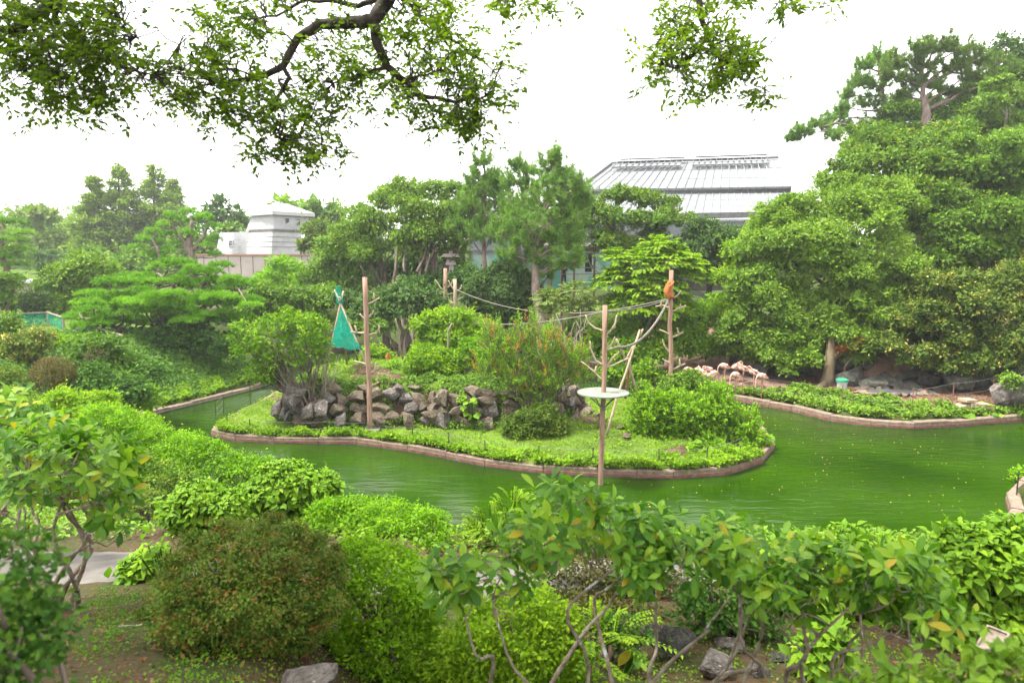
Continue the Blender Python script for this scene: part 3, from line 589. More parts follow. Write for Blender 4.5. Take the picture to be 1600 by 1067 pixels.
for u0, u1 in ((.055, .435), (.50, .925)):   # raised ridge vents with small panes and railings
    vt = mk("ridge_vent", *beam(lerp(R0, R1, u0) + [0, -.3, .42], lerp(R0, R1, u1) + [0, -.3, .42], .5, .1), M['steel'], gr)
    n = round((u1 - u0) * 30)
    for i in range(n + 1):
        u = lerp(u0, u1, i / n); p = lerp(lerp(R0, R1, u), lerp(M0, M1, u), .30) + [0, -.1, .3]; p2 = lerp(lerp(R0, R1, u), lerp(M0, M1, u), .06) + [0, -.1, .45]
        mk("vent_bar", *beam(p2, p, .045, .06), M['steel'], gr)
        if i < n:
            u_ = lerp(u0, u1, (i + 1) / n); pb = lerp(lerp(R0, R1, u_), lerp(M0, M1, u_), .30) + [0, -.1, .3]; pt_ = lerp(p, p2, .55); ptb = pb + (pt_ - p)
            quad("vent_pane", [p + [.12, -.1, 0], pb + [-.12, -.1, 0], ptb + [-.12, -.1, 0], pt_ + [.12, -.1, 0]], M['roofglass'], gr, .05)
    for v in (.06, .2, .30):
        a, b = [lerp(lerp(R0, R1, u), lerp(M0, M1, u), v) + [0, -.15, .38] for u in (u0, u1)]; mk("vent_rail", *beam(a, b, .05, .07), M['steel'], gr)
# glass front wall and the lower wing to the left
zf0, zf1 = 4.6, E0[2] - .35; xa, xb = P(735, 340, 60)[0], E1[0] - .3
for (x0, x1, zt, Yw, tg_) in ((xa, E0[0], 10.2, 58.5, 'wing'), (E0[0], xb, zf1, 60, 'front')):
    n = round((x1 - x0) / 1.35); rws = 3
    for i in range(n):
        for j in range(rws):
            za, zb = lerp(zf0 + 1.5, zt, j / rws) + .06, lerp(zf0 + 1.5, zt, (j + 1) / rws) - .06; a, b = x0 + (x1 - x0) * i / n + .05, x0 + (x1 - x0) * (i + 1) / n - .05
            quad("wall_pane", [(a, Yw, za), (b, Yw, za), (b, Yw, zb), (a, Yw, zb)], M['roofglass'] if j == 2 and tg_ == 'wing' else M['glass_grey'], gr, .03)
    for i in range(n + 1): mk("mullion", *box((x0 + (x1 - x0) * i / n, Yw - .05, (zf0 + zt) / 2), (.09, .16, zt - zf0)), M['steel'], gr)
    for j in range(rws + 1): mk("transom", *box(((x0 + x1) / 2, Yw - .06, lerp(zf0 + 1.5, zt, j / rws)), (x1 - x0, .12, .1)), M['steel'], gr)
wr = [(xa - 1, 58, 10.25), (E0[0], 58, 10.25), (E0[0], 66, 12), (xa - 1, 66, 12)]; quad("wing_roof", wr, M['roofglass'], gr, .15)

# turquoise mural wall
mw = empty("mural_wall", P(850, 440, 56), "low wall painted with a turquoise landscape mural below the glasshouse", "wall")
a, b_ = P(740, 397, 57), P(960, 397, 56)
for i in range(8):
    p, q = lerp(a, b_, i / 8), lerp(a, b_, (i + 1) / 8); mk("wall_panel", *box(((p + q) / 2) + [0, 0, -1.45], (q[0] - p[0] - .03, .3, 2.7)), M['mural'], mw)
mw2 = empty("tank_wall", P(1110, 440, 50), "turquoise painted wall with concrete base showing between the dark tree and the big right tree", "wall")
p = P(1115, 432, 50); mk("painted_wall", *box(p + [0, 0, .3], (5.0, .3, 1.0)), M['mural'], mw2); mk("base", *box(p + [0, -.1, -.6], (5.2, .5, .8)), M['concrete'], mw2)

# shelter with brown posts
sh = empty("viewing_shelter", ground_base(P(893, 440, 51)), "small open shelter with rusty brown roof beam and thin posts behind the pine trunk", "shelter")
zb = float(sh.location.z)
def pz(px, py, Y): return P(px, py, Y)
for x in (857, 862, 878, 897.5, 929): tp = P(x, 391, 51); mk("post", *box((tp[0], 51, (tp[2] + zb) / 2), (.12, .12, tp[2] - zb)), M['rust'], sh)
a, b_ = P(848, 388, 51), P(936, 390, 51); mk("roof_beam", *beam(a, b_, .3, .3), M['rust'], sh)
quad("roof", [a + [-.3, -.5, .2], b_ + [.3, -.5, .2], b_ + [.3, 2.2, .5], a + [-.3, 2.2, .5]], M['concrete'], sh, .12)
for i in range(9): p = lerp(a, b_, (i + .5) / 9); mk("purlin", *box(p + [0, .7, .22], (.1, 2.4, .1)), M['rust'], sh)
for yy in (418, 428): p, q = P(848, yy + 1, 50.7), P(935, yy, 50.7); mk("rail", *beam(p, q, .06, .07), M['steel'], sh)
for (x0, x1, y0, y1, mm) in ((887, 896, 403, 420, 'board'), (899, 905, 402, 420, 'board'), (914, 925, 396, 425, 'black'), (921, 926, 414, 420, 'lf_y')):
    p, q = P(x0, y1, 50.85), P(x1, y0, 50.85); mat_ = M['board'] if mm == 'board' else (M['black'] if mm == 'black' else M['lf_yellow'])
    nb = mk("notice_board" if mm == 'board' else ("dark_cabinet" if mm == 'black' else "yellow_sign"), *box((p + q) / 2 + [0, -.3 if mm == 'lf_y' else 0, 0], (abs(q[0] - p[0]), .1, abs(q[2] - p[2]))), mat_, sh)
    if mm == 'board':
        for r_ in range(3): c_ = (p + q) / 2; mk("notice_sheet", *box(c_ + [0, -.06, (r_ - 1) * .24], (abs(q[0] - p[0]) * .8, .012, .15)), M['white_wall'], nb)
lt = empty("stone_lantern", P(705, 420, 46), "pinkish stone lantern half hidden under the spreading trees", "lantern")
p = P(705, 408, 46)
for nm_, dz, w_, h_ in (("base", -1.0, .9, .5), ("shaft", -.5, .35, .6), ("fire_box", 0, .7, .5), ("cap", .38, 1.3, .22), ("finial", .6, .3, .25)): mk(nm_, *frustum([p + [sx * w_ / 2, sy * w_ / 2, dz - h_ / 2] for sx, sy in ((-1, -1), (1, -1), (1, 1), (-1, 1))], [p + [sx * w_ * .36, sy * w_ * .36, dz + h_ / 2] for sx, sy in ((-1, -1), (1, -1), (1, 1), (-1, 1))]), M['pink_wall'], lt)
hb = empty("low_building", P(60, 440, 70), "low white roofed building glimpsed between the left bushes", "building")
p = P(48, 441, 62); mk("roof", *box(p + [0, 0, .1], (6, 4, .25)), M['white_wall'], hb); mk("wall", *box(p + [0, .2, -1], (5.6, 3.6, 2.0)), M['timber_grey'], hb)
bt = empty("balustrade", P(328, 488, 46), "short grey slatted balustrade seen past the right end of the bright pine", "balustrade")
a, b_ = P(312, 480, 46), P(360, 482, 46)
mk("top_rail", *beam(a, b_, .12, .1), M['timber_grey'], bt)
for i in range(13): p = lerp(a, b_, i / 12); mk("baluster", *box(p + [0, 0, -.4], (.07, .07, .75)), M['timber_grey'], bt)
mk("kerb_wall", *box((a + b_) / 2 + [0, -.1, -1.1], (2.6, .5, .6)), M['concrete'], bt)

# fences with green netting at the left
def net_fence(label, pts, h=1.0, Yn=None, drop=.8):
    pts = [np.array(p) for p in pts]; root = empty("net_fence", ground_base(pts[0]), label, "fence")
    for i, p in enumerate(pts):
        z0 = float(land(p[0], p[1])); mk("post", *box((p[0], p[1], (z0 + p[2]) / 2), (.09, .09, p[2] - z0 + .05)), M['timber_grey'], root)
        if i:
            q = pts[i - 1]; mk("rail", *beam(q, p, .07, .07), M['timber_grey'], root)
            V, F = [], []; n = 8
            for k in range(n + 1): b = lerp(q, p, k / n); V += [b + [0, .04 * math.sin(k * 2), -.04], b + [0, .07 * math.cos(k * 1.7), -drop]]
            F = [[2 * k, 2 * k + 2, 2 * k + 3, 2 * k + 1] for k in range(n)]; mk("net", np.array(V), np.array(F), M['net'], root)
net_fence("grey railed fence with dark green netting behind the white topped bush", [P(8, 491, 42), P(24, 490, 42), P(74, 488, 42), P(98, 496, 38)])
net_fence("grey railed fence with green netting under the left boughs of the bright pine", [P(118, 513, 37), P(146, 511, 36), P(168, 517, 35), P(191, 524, 34)], drop=1.0)
hr = empty("handrail", ground_base(P(0, 560, 30)), "low grey handrail at the left edge beside the lawn", "railing")
a, b_ = P(-15, 556, 30), P(20, 547, 31); mk("rail", *beam(a, b_, .12, .08), M['timber_grey'], hr)
for i in range(4): p = lerp(a, b_, i / 3); mk("post", *box(p + [0, 0, -.4], (.08, .08, .8)), M['timber_grey'], hr)

# ------------------------------------------------------------------ far trees
rng = np.random.default_rng(11)
L = []
for i in range(60):
    x = rng.uniform(-190, 130); Y = rng.uniform(125, 175); c = np.array([x, Y, float(gh(x, Y)) + rng.uniform(0, 4)]); L.append((c, rng.uniform(4, 6.5) * np.array([1, 1, .8])))
for i in range(26):
    c = P(rng.uniform(-60, 130), rng.uniform(370, 400), rng.uniform(105, 130)); L.append((c, rng.uniform(3, 5) * np.array([1, 1, .8])))
o = crown(None, sublobes(L, 5, (.3, .5), rng, -.2) + L, M['lf_mid'], .85, 1.1, 1.8, rng, name="distant_wood", inner=.05, backcull=.1)
tag(o, "hazy grey green wood on the far skyline at the left", "wood", kind='stuff')

def conifer(label, px, Y, topy, basey, wpx, seed, mat='needle_f', group=None, name="conifer_tree", rows=26, leaf=.5, cover=1.0):
    rng = np.random.default_rng(seed); top = P(px, topy, Y); bs = P(px, basey, Y); bs[2] = min(bs[2], top[2] - 2); gb = ground_base(bs); root = empty(name, gb, label, "tree", group)
    H = top[2] - gb[2]; V, F = tube(wob(gb, top, 8, .008, rng), np.linspace(.35, .05, 8), 6); mk("trunk", V, F, M['bark'], root)
    Ps, Ns, Ds, T = [], [], [], []; R = S(wpx, Y); parts = []
    for i in range(rows * 7):
        u = rng.uniform(.02, 1) ** .9; z = top[2] - (top[2] - bs[2]) * u; rr = R * (u ** .9) * 1.15 * rng.uniform(.55, 1.1) * (1 + .12 * math.sin(u * 17 + seed)); a = rng.uniform(0, 6.283)
        e = np.array([math.cos(a) * rr, math.sin(a) * rr, rr * .25]); s = np.array([lerp(gb[0], top[0], .9), lerp(gb[1], top[1], .9), z]) - [0, 0, rr * .15]
        if i % 4 == 0: parts.append(tube(np.array([s, s + e * .5, s + e]), [.05, .04, .02], 4))
        n = int(30 * cover * (.5 + rr)); t_ = rng.uniform(.25, 1.05, n); p = s + e * t_[:, None] + rng.normal(0, 1, (n, 3)) * np.array([.36, .36, .2]) * (.4 + rr * .28)
        Ps.append(p); Ds.append(nrm(e + rng.normal(0, .5, (n, 3)) * rr + [0, 0, -.2])); Ns.append(nrm(UP + rng.normal(0, .45, (n, 3)))); T.append(np.clip(.5 + rng.normal(0, .18) + rng.normal(0, .1, n), 0, 1))
    V, F = join(parts); mk("branches", V, F, M['bark'], root)
    Ps, Ns, Ds, T = map(np.concatenate, (Ps, Ns, Ds, T)); V, F = batch(Ps, Ds, Ns, rng.uniform(.6, 1.2, len(Ps)) * leaf, RH, .42); TRIS[0] += len(Ps) * 2
    print("conifer", len(Ps)); mk("crown", V, F, M[mat], root, tint=np.repeat(T, 4)); return root
for i, (px, tp, w_, lb) in enumerate([(147, 270, 46, "leftmost and lowest of the tall hazy feathery conifers"), (186, 250, 50, "tall hazy feathery conifer second from the left in its row"), (240, 248, 58, "broadest of the tall hazy feathery conifers, left of the cloud pruned pine"), (270, 275, 42, "rightmost of the tall hazy conifers, behind the cloud pruned pine")]):
    conifer(lb, px, 92 + 3 * i, tp, 425, w_, 30 + i, group="tall conifers on the left skyline", leaf=.62)
G2 = "trees round the white tower"
tree("broadleaf_tree", "thin crowned grey green tree just left of the white tower", "tree", 350, 84, [(350, 328, 22), (370, 345, 12), (328, 345, 14)], 'lf_teal', .5, 41, G2, n=5, cover=.75, clump=1.0, r=.22, nl=10)
tree("broadleaf_tree", "bright green rounded tree behind the tower roof", "tree", 448, 96, [(447, 326, 20), (470, 335, 18)], 'lf_bright', .5, 42, G2, n=5, cover=1.2)
tree("broadleaf_tree", "dark green tree behind the right side of the tower roof", "tree", 505, 90, [(495, 334, 20), (520, 338, 20)], 'lf_mid', .5, 43, G2, n=5, cover=1.2)
tree("broadleaf_tree", "rounded olive tree touching the right wall of the tower", "tree", 497, 66, [(500, 365, 24), (520, 375, 24), (488, 385, 16)], 'lf_olive', .32, 44, G2, n=6, cover=1.5)
tree("broadleaf_tree", "grey green trees filling the gap left of the white tower", "tree", 330, 80, [(330, 385, 22), (300, 375, 24), (360, 360, 12)], 'lf_mid', .4, 45, G2, n=5, cover=1.2)
tree("broadleaf_tree", "olive tree with greyish top behind the far left pine", "tree", 75, 95, [(75, 380, 34), (110, 395, 30), (60, 340, 28)], 'lf_pale', .55, 46, None, n=6, cover=1.2)
tree("broadleaf_tree", "mid green hazy tree below the tall conifers", "tree", 200, 72, [(200, 415, 34), (150, 415, 32), (245, 415, 30)], 'lf_mid', .4, 47, None, n=6, cover=1.4)
tree("broadleaf_tree", "rounded grey green tree left of the tall conifers", "tree", 80, 75, [(75, 410, 24), (105, 420, 22)], 'lf_teal', .4, 48, None, n=6, cover=1.3)

# cloud pruned pines
def cloud_pine(name, label, Y, base, mains, padspx, mat, seed, group=None, ln=.22, w=.035, k=9, dens=55, r=.2, bark='bark_pine', up=.9, wob_=.06):
    """mains: list of pixel polylines for the limbs; pads: (px,py,rx,ry_px,dY)"""
    rng = np.random.default_rng(seed); b = ground_base(P(base[0], base[1], Y)); root = empty(name, b, label, "tree", group); parts = []
    nodes = []
    for pl_, r0, r1 in mains:
        pts = [P(q[0], q[1], Y + (q[2] if len(q) > 2 else 0)) for q in pl_]
        if pl_ is mains[0][0]: pts[0] = b - [0, 0, .1]
        fine = np.concatenate([wob(pts[i], pts[i + 1], 5, wob_, rng)[:-1] for i in range(len(pts) - 1)] + [[pts[-1]]]); parts.append(tube(fine, np.linspace(r0, r1, len(fine)), 7)); nodes.append(fine)
    nodes = np.concatenate(nodes); pp = []
    for q in padspx:
        c = P(q[0], q[1], Y + (q[4] if len(q) > 4 else rng.uniform(-1, 1))); rx = S(q[2], Y); pp.append((c - [0, 0, S(q[3], Y) * .5], rx, rx * .8, S(q[3], Y)))
        s = nodes[np.argmin(((nodes - c) ** 2).sum(1) + 3 * np.maximum(nodes[:, 2] - c[2], 0))]
        parts.append(tube(wob(s, c - [0, 0, S(q[3], Y) * .5], 6, .09, rng, -.03), np.linspace(r * .38, r * .12, 6), 5))
        for _ in range(3): e = c + np.array([rng.uniform(-.8, .8) * rx, rng.uniform(-.6, .6) * rx, -.02]); parts.append(tube(wob(c - [0, 0, S(q[3], Y) * .5], e, 4, .06, rng), np.linspace(r * .14, r * .05, 4), 4))
    V, F = join(parts); mk("trunk", V, F, M[bark], root, smooth=True); pads(root, pp, mat, ln, w, k, dens, rng, up=up); return root
rng = np.random.default_rng(5)
P1 = [(297, 332, 15, 12), (318, 340, 14, 12), (334, 354, 12, 11), (280, 345, 13, 12), (266, 338, 12, 10), (312, 358, 13, 11), (292, 364, 13, 10), (334, 374, 12, 10), (266, 366, 13, 11), (278, 382, 12, 10), (322, 384, 11, 9), (256, 352, 11, 10), (336, 398, 11, 8), (306, 345, 12, 10)]
cloud_pine("cloud_pruned_pine", "tall cloud pruned pine with rounded pads left of the white tower", 55, (298, 440), [([(298, 440), (299, 400), (297, 370), (300, 345)], .38, .12), ([(299, 400), (282, 372), (268, 350)], .2, .08), ([(299, 392), (318, 370), (326, 350)], .2, .08)], P1, 'needle_b', 61, "cloud pruned pines", ln=.30, w=.06, k=9, dens=52, bark='bark')
P2 = [(238, 362, 13, 9), (224, 374, 13, 10), (212, 387, 12, 9), (244, 378, 14, 10), (258, 392, 15, 13), (235, 396, 15, 11), (248, 402, 16, 12)]
cloud_pine("cloud_pruned_pine", "smaller cloud pruned pine leaning left beside the taller one", 53, (250, 440), [([(250, 440), (250, 405), (238, 375)], .22, .08)], P2, 'needle_b', 62, "cloud pruned pines", ln=.30, w=.06, k=9, dens=52, bark='bark')
P3 = [(8, 348, 30, 9), (30, 365, 22, 8), (5, 375, 30, 8), (28, 390, 22, 8), (2, 402, 32, 9), (24, 415, 20, 8), (-10, 360, 20, 8), (-10, 390, 20, 8)]
cloud_pine("layered_pine", "dark layered pine cut by the left edge of the photo", 46, (-6, 450), [([(-6, 450), (0, 400), (4, 345)], .3, .08)], P3, 'needle', 63, ln=.3, w=.05, k=9, dens=50)
tree("broadleaf_tree", "rounded dark green clipped tree at the left edge below the layered pine", "tree", 5, 40, [(2, 445, 24), (-8, 470, 24)], 'lf_mid', .16, 64, None, n=8, cover=1.7)
tree("broadleaf_tree", "yellow green bushy tree between the left edge and the bright pine", "tree", 125, 46, [(140, 420, 34), (110, 450, 34), (165, 435, 26), (90, 430, 18), (125, 475, 30)], 'lf_hill', .2, 65, None, n=9, cover=1.7)
tree("broadleaf_tree", "dark green hedge like tree behind the left netting fence", "tree", 60, 48, [(60, 465, 26), (85, 475, 24), (40, 480, 24)], 'lf_teal', .2, 66, None, n=7, cover=1.6)

# bright spreading pine
rng = np.random.default_rng(71); PB = []
rowsB = [(418, 235, 345), (432, 185, 375), (446, 160, 385), (460, 130, 390), (474, 118, 385), (488, 108, 372), (501, 118, 350)]
for (yy, x0, x1) in rowsB:
    x = x0
    while x < x1:
        rr = rng.uniform(13, 28); PB.append((x + rr * .6, yy + rng.uniform(-7, 7) + ((x - 245) / 150) ** 2 * 5, rr, rng.uniform(8, 13), rng.uniform(-3.4, -.3) if yy > 455 else rng.uniform(-1.5, 2.5))); x += rr * 1.05
cloud_pine("spreading_pine", "wide bright green spreading pine above the ivy bank", 38, (292, 530), [([(292, 530), (284, 512), (262, 500, -.6), (240, 515, -1.2), (205, 520, -1.6), (182, 512, -2), (150, 500, -2)], .30, .08), ([(284, 512), (290, 480), (270, 450), (250, 430)], .26, .08), ([(288, 500), (310, 485), (335, 470), (365, 455)], .22, .06), ([(275, 500), (230, 480, 1), (190, 465, 1)], .18, .06), ([(290, 480), (315, 450, .5), (330, 430, .5)], .18, .06)], PB, 'needle_b', 72, ln=.24, w=.045, k=9, dens=92, r=.22, bark='bark')

# tall mid pines
def tall_pine(label, Y, base, poly, r0, sprays, mat, seed, group, ln=.26, w=.036, dens=1.0, bark='bark_pine', name="pine_tree", k=8, flat=.75):
    """sprays: (px,py,rpx) balls of upswept needle shoots"""
    rng = np.random.default_rng(seed); b = ground_base(P(base[0], base[1], Y)); root = empty(name, b, label, "tree", group)
    pts = [b - [0, 0, .1]] + [P(q[0], q[1], Y + (q[2] if len(q) > 2 else 0)) for q in poly]; fine = np.concatenate([wob(pts[i], pts[i + 1], 5, .03, rng)[:-1] for i in range(len(pts) - 1)] + [[pts[-1]]]); parts = [tube(fine, np.linspace(r0, .05, len(fine)), 8)]
    Ps, O, T = [], [], []
    for q in sprays:
        c = P(q[0], q[1], Y + rng.uniform(-.8, .8)); R = S(q[2], Y) * 1.4; s = fine[np.argmin(((fine - (c - [0, 0, R])) ** 2).sum(1))]; parts.append(tube(wob(s, c, 6, .05, rng, .02), np.linspace(r0 * .28, .03, 6), 5)); tone = rng.normal(0, .5)
        for _ in range(int(11 + R * 9)):
            e = c + rdir(rng, 1)[0] * R * np.array([1, .9, flat]) * rng.uniform(.5, 1.05); e2 = e + np.array([(e - c)[0] * .25, (e - c)[1] * .25, rng.uniform(.2, .7)]); s2 = lerp(c, e, .15)
            parts.append(tube(np.array([s2, e, e2]), [.03, .02, .012], 3, False)); n = int(17 * dens); t_ = rng.uniform(0, 1, n)[:, None]
            Ps.append(np.where(t_ < .45, lerp(s2, e, .35 + t_ * 1.4), lerp(e, e2, (t_ - .45) / .55)) + rng.normal(0, .05, (n, 3))); O.append(np.repeat(nrm(e2 - s2)[None], n, 0)); T.append(rng.normal(0, .4, n) + tone + rng.normal(0, .4))
    V, F = join(parts); mk("trunk", V, F, M[bark], root, smooth=True)
    Ps, O, T = map(np.concatenate, (Ps, O, T)); V, F, tt_ = tufts(Ps, rng, ln, w, k, .35, O, T); print(label, len(V) // 3); TRIS[0] += len(V) // 3
    mk("crown", V, F, M[mat], root, tint=tt_); return root
GP_ = "pines in front of the glasshouse"
tall_pine("leftmost pine in front of the glasshouse with a pointed top", 43, (757, 480), [(756, 400), (757, 330), (755, 245)], .2, [(755, 255, 10), (750, 275, 16), (768, 285, 14), (738, 298, 16), (760, 305, 20), (778, 312, 16), (740, 322, 18), (765, 335, 22), (785, 345, 16), (742, 350, 18), (725, 330, 12), (735, 372, 18), (765, 372, 20), (715, 350, 14), (780, 290, 12)], 'needle', 81, GP_)
tall_pine("middle pine with several short tops in front of the glasshouse", 41, (812, 480), [(812, 400), (815, 330), (822, 262)], .18, [(812, 262, 10), (825, 268, 9), (806, 285, 15), (828, 292, 14), (800, 312, 20), (825, 318, 18), (790, 340, 18), (815, 345, 20), (835, 338, 14)], 'needle', 82, GP_)
tall_pine("tallest pine with pinkish leaning trunk and bare lower stem, in front of the shelter", 38, (850, 520), [(845, 490), (837, 455), (836, 410), (832, 370), (845, 345), (862, 300), (867, 245)], .34, [(867, 245, 8), (862, 262, 13), (878, 272, 12), (855, 285, 17), (882, 295, 16), (866, 305, 18), (898, 288, 9), (842, 318, 18), (870, 328, 20), (895, 320, 14), (822, 352, 18), (850, 355, 22), (880, 350, 18), (812, 375, 18), (838, 378, 22), (866, 375, 16), (845, 400, 22), (875, 405, 20), (818, 405, 18), (858, 425, 20), (895, 412, 14), (790, 398, 14), (905, 300, 12), (785, 365, 16), (900, 345, 16), (890, 378, 16), (800, 330, 14), (915, 320, 10)], 'needle', 83, GP_)

# layered trees left of the pines (several trunks)
GL = "spreading trees left of the pines"
def layered(label, basepx, Y, rows, mat, seed, group, leaf=.17, r=.2, bark='bark', cover=1.5, name="spreading_tree", flat=.62, basey=None):
    return tree(name, label, "tree", basepx, Y, [(a, b, c, rngd, flat) for a, b, c, rngd in rows], mat, leaf, seed, group, n=5, f=(.3, .5), r=r, bark=bark, cover=cover, nl=12, low=-.2)
layered("leftmost spreading tree, olive green, behind the green tent", 612, 48, [(560, 340, 30, 0), (600, 315, 34, .5), (545, 370, 34, -.6), (590, 352, 36, -.8), (575, 395, 32, -1), (620, 380, 30, -.3)], 'lf_hill', 91, GL, r=.26)
layered("broad spreading tree with flat tiers left of the leftmost pine", 668, 47, [(650, 300, 36, 0), (695, 305, 32, .3), (640, 330, 38, -.8), (690, 340, 38, -.5), (725, 325, 24, 0), (660, 368, 40, -1), (710, 372, 34, -1), (735, 355, 18, .3), (640, 395, 30, -.6), (715, 402, 28, -.5)], 'lf_hill', 92, GL, r=.32)
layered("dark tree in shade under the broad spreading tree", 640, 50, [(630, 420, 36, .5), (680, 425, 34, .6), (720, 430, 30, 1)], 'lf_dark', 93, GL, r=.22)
# extra bare stems under the spreading trees
for i, (a, b, lb) in enumerate([(632, 620, "thin bare stem under the spreading trees, left one"), (651, 655, "pair of leaning bare stems under the spreading trees"), (665, 668, "thickest bare trunk under the spreading trees")]):
    rg_ = np.random.default_rng(95 + i); bs = ground_base(P(a, 455, 44)); root = empty("bare_stemmed_tree", bs, lb, "tree"); V, F = tube(wob(bs - [0, 0, .2], P(b, 385, 46), 7, .03, rg_), np.linspace(.22 if i == 2 else .14, .1, 7), 7); V2, F2 = tube(wob(P(a, 425, 44.6), P(b + 14, 380, 46), 6, .04, rg_), np.linspace(.1, .06, 6), 6); V, F = join([(V, F), (V2, F2)]); mk("trunk", V, F, M['bark'], root, smooth=True)

layered("yellowish green maple with pale forked trunk below the glasshouse roof", 985, 47, [(925, 325, 26, 0), (965, 308, 26, .3), (1005, 312, 28, .2), (1040, 320, 22, .5), (905, 350, 28, -.6), (950, 345, 30, -.8), (995, 345, 30, -.3), (1035, 345, 26, -1), (900, 378, 26, -1), (945, 380, 30, -.7), (990, 385, 28, -.7), (1025, 370, 24, -.5), (900, 330, 20, .2), (1060, 345, 20, .5), (880, 365, 18, -.5)], 'lf_yellow', 101, None, r=.2, bark='bark_pale', name="maple_tree", flat=.65)
tree("broadleaf_tree", "grey green dense rounded tree right of the maple, above the turquoise wall", "tree", 1105, 46, [(1105, 375, 38), (1080, 395, 30), (1140, 380, 30), (1130, 410, 30), (1100, 360, 26)], 'lf_teal', .17, 102, None, n=9, cover=1.6, bark='bark_dark')
tree("dark_conifer", "dark blue green dome shaped conifer left of the pink pine trunk", "tree", 785, 40, [(785, 455, 44, 0, 1.0), (800, 430, 34), (760, 470, 34), (820, 475, 34), (785, 490, 40)], 'lf_teal', .14, 103, None, n=12, cover=1.9, clump=.3, bark='bark_dark')
tree("broadleaf_tree", "sage green tree behind the island bushes, left of the spreading trees", "tree", 545, 50, [(520, 400, 34), (560, 410, 34), (500, 430, 30), (545, 435, 34), (590, 435, 30)], 'lf_mid', .2, 104, None, n=8, cover=1.6)
tree("broadleaf_tree", "pale yellow flowering tree in front of the pink wall", "tree", 440, 50, [(440, 425, 30), (470, 435, 26), (415, 445, 22), (455, 460, 30)], 'lf_lime', .2, 105, None, n=7, cover=1.1, f=(.2, .4))
tree("broadleaf_tree", "loose mid green bush right of the bright pine, above the canal", "tree", 440, 42, [(420, 470, 36), (465, 470, 34), (500, 465, 30), (400, 500, 30), (450, 500, 34), (490, 495, 30)], 'lf_mid', .18, 106, None, n=8, cover=1.5)
tree("small_tree", "grey green glossy tree with bent dark trunk behind the left climbing pole", "tree", 640, 38, [(600, 470, 28, 0, .6), (640, 462, 32, 0, .6), (680, 470, 28, 0, .6), (570, 485, 28, 0, .7), (615, 488, 28, -.4, .5), (540, 470, 22, 1, .7), (668, 490, 18, 0, .5)], 'lf_teal', .17, 107, None, n=6, cover=1.4, bark='bark', r=.16)
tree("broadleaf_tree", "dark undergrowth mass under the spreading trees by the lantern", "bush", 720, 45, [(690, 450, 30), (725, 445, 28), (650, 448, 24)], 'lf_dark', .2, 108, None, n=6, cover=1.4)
tree("green_bush", "light green bush between the back climbing poles and the island terrace", "bush", 735, 35, [(705, 500, 30), (740, 510, 28), (670, 505, 24), (720, 530, 30), (705, 555, 32), (745, 560, 30), (675, 550, 28), (690, 520, 32), (735, 535, 30)], 'lf_bright', .15, 109, None, n=7, cover=1.5)

# feathery bright tree with long compound leaves
def frond_tree(name, label, cat, basepx, Y, mains, mat, seed, nfr=420, L0=.9, leafl=.16, r=.12, group=None, droop=.5, wid=.45):
    rng = np.random.default_rng(seed); b = ground_base(P(basepx, 480, Y)); root = empty(name, b, label, cat, group); Ls = [lobe(m[0], m[1], m[2], Y, .9) for m in mains]
    trunk(root, b, Ls, r, M['bark'], rng, nl=12); Ps, Ds, Ns, T = [], [], [], []; stems = []
    wt = np.array([l[1][0] ** 2 for l in Ls]); wt = wt / wt.sum()
    for _ in range(nfr):
        c, rr = Ls[rng.choice(len(Ls), p=wt)]; d_ = rdir(rng, 1)[0]; d_[2] = abs(d_[2]) * .9 - .15
        if (d_ * nrm(np.array([0, 0, CZ]) - c)).sum() < -.5: continue
        s = c + d_ * rr * rng.uniform(.55, .95); out = nrm(d_ + [0, 0, .75] + rng.normal(0, .25, 3)); Lf = L0 * rng.uniform(.7, 1.2); n = 11; t_ = np.linspace(.12, 1, n)
        ax = s + out * (t_ * Lf)[:, None] - UP * (droop * Lf * t_ ** 2)[:, None]; tg = nrm(np.gradient(ax, axis=0)); sd = nrm(np.cross(tg, UP)); tone = rng.normal(0, .16)
        stems.append(tube(ax[::5], [.012, .008, .005], 3, False))
        for sg in (-1, 1):
            Ps.append(ax); Ds.append(nrm(sd * sg + tg * .55 - UP * .15)); Ns.append(nrm(np.cross(sd, tg) + rng.normal(0, .2, (n, 3)))); T.append(np.clip(.55 + tone + rng.normal(0, .1, n), 0, 1))
    Ps, Ds, Ns, T = map(np.concatenate, (Ps, Ds, Ns, T)); V, F = batch(Ps, Ds, Ns, leafl * rng.uniform(.7, 1.2, len(Ps)), RH, wid); TRIS[0] += 2 * len(Ps)
    mk("crown", V, F, M[mat], root, tint=np.repeat(T, 4)); V, F = join(stems); mk("leaf_stalks", V, F, M['lf_mid'], root); print(label, len(Ps)); return root
frond_tree("compound_leaf_tree", "vivid green tree with long feathery compound leaves in front of the maple", "tree", 1020, 37, [(1030, 390, 22), (1000, 420, 34), (1050, 415, 36), (970, 445, 34), (1020, 455, 44), (1075, 440, 26), (990, 480, 40), (1045, 485, 36), (960, 410, 18), (1090, 425, 14)], 'lf_bright', 111, 2300, .9, .20, .15)
frond_tree("feathery_shrub", "pale wispy shrub with bare grey twigs left of the vivid green tree", "shrub", 885, 33, [(860, 470, 24), (900, 458, 24), (880, 485, 26), (915, 480, 20), (845, 490, 16)], 'lf_pale', 112, 420, .55, .11, .08)
rg_ = np.random.default_rng(113); parts = []
bb = ground_base(P(887, 540, 32.4))
for i in range(26): parts.append(tube(wob(bb + rg_.normal(0, .1, 3), P(rg_.uniform(850, 930), rg_.uniform(480, 520), 32.3 + rg_.uniform(-.6, .6)), 7, .1, rg_, .05), np.linspace(.05, .012, 7), 4))
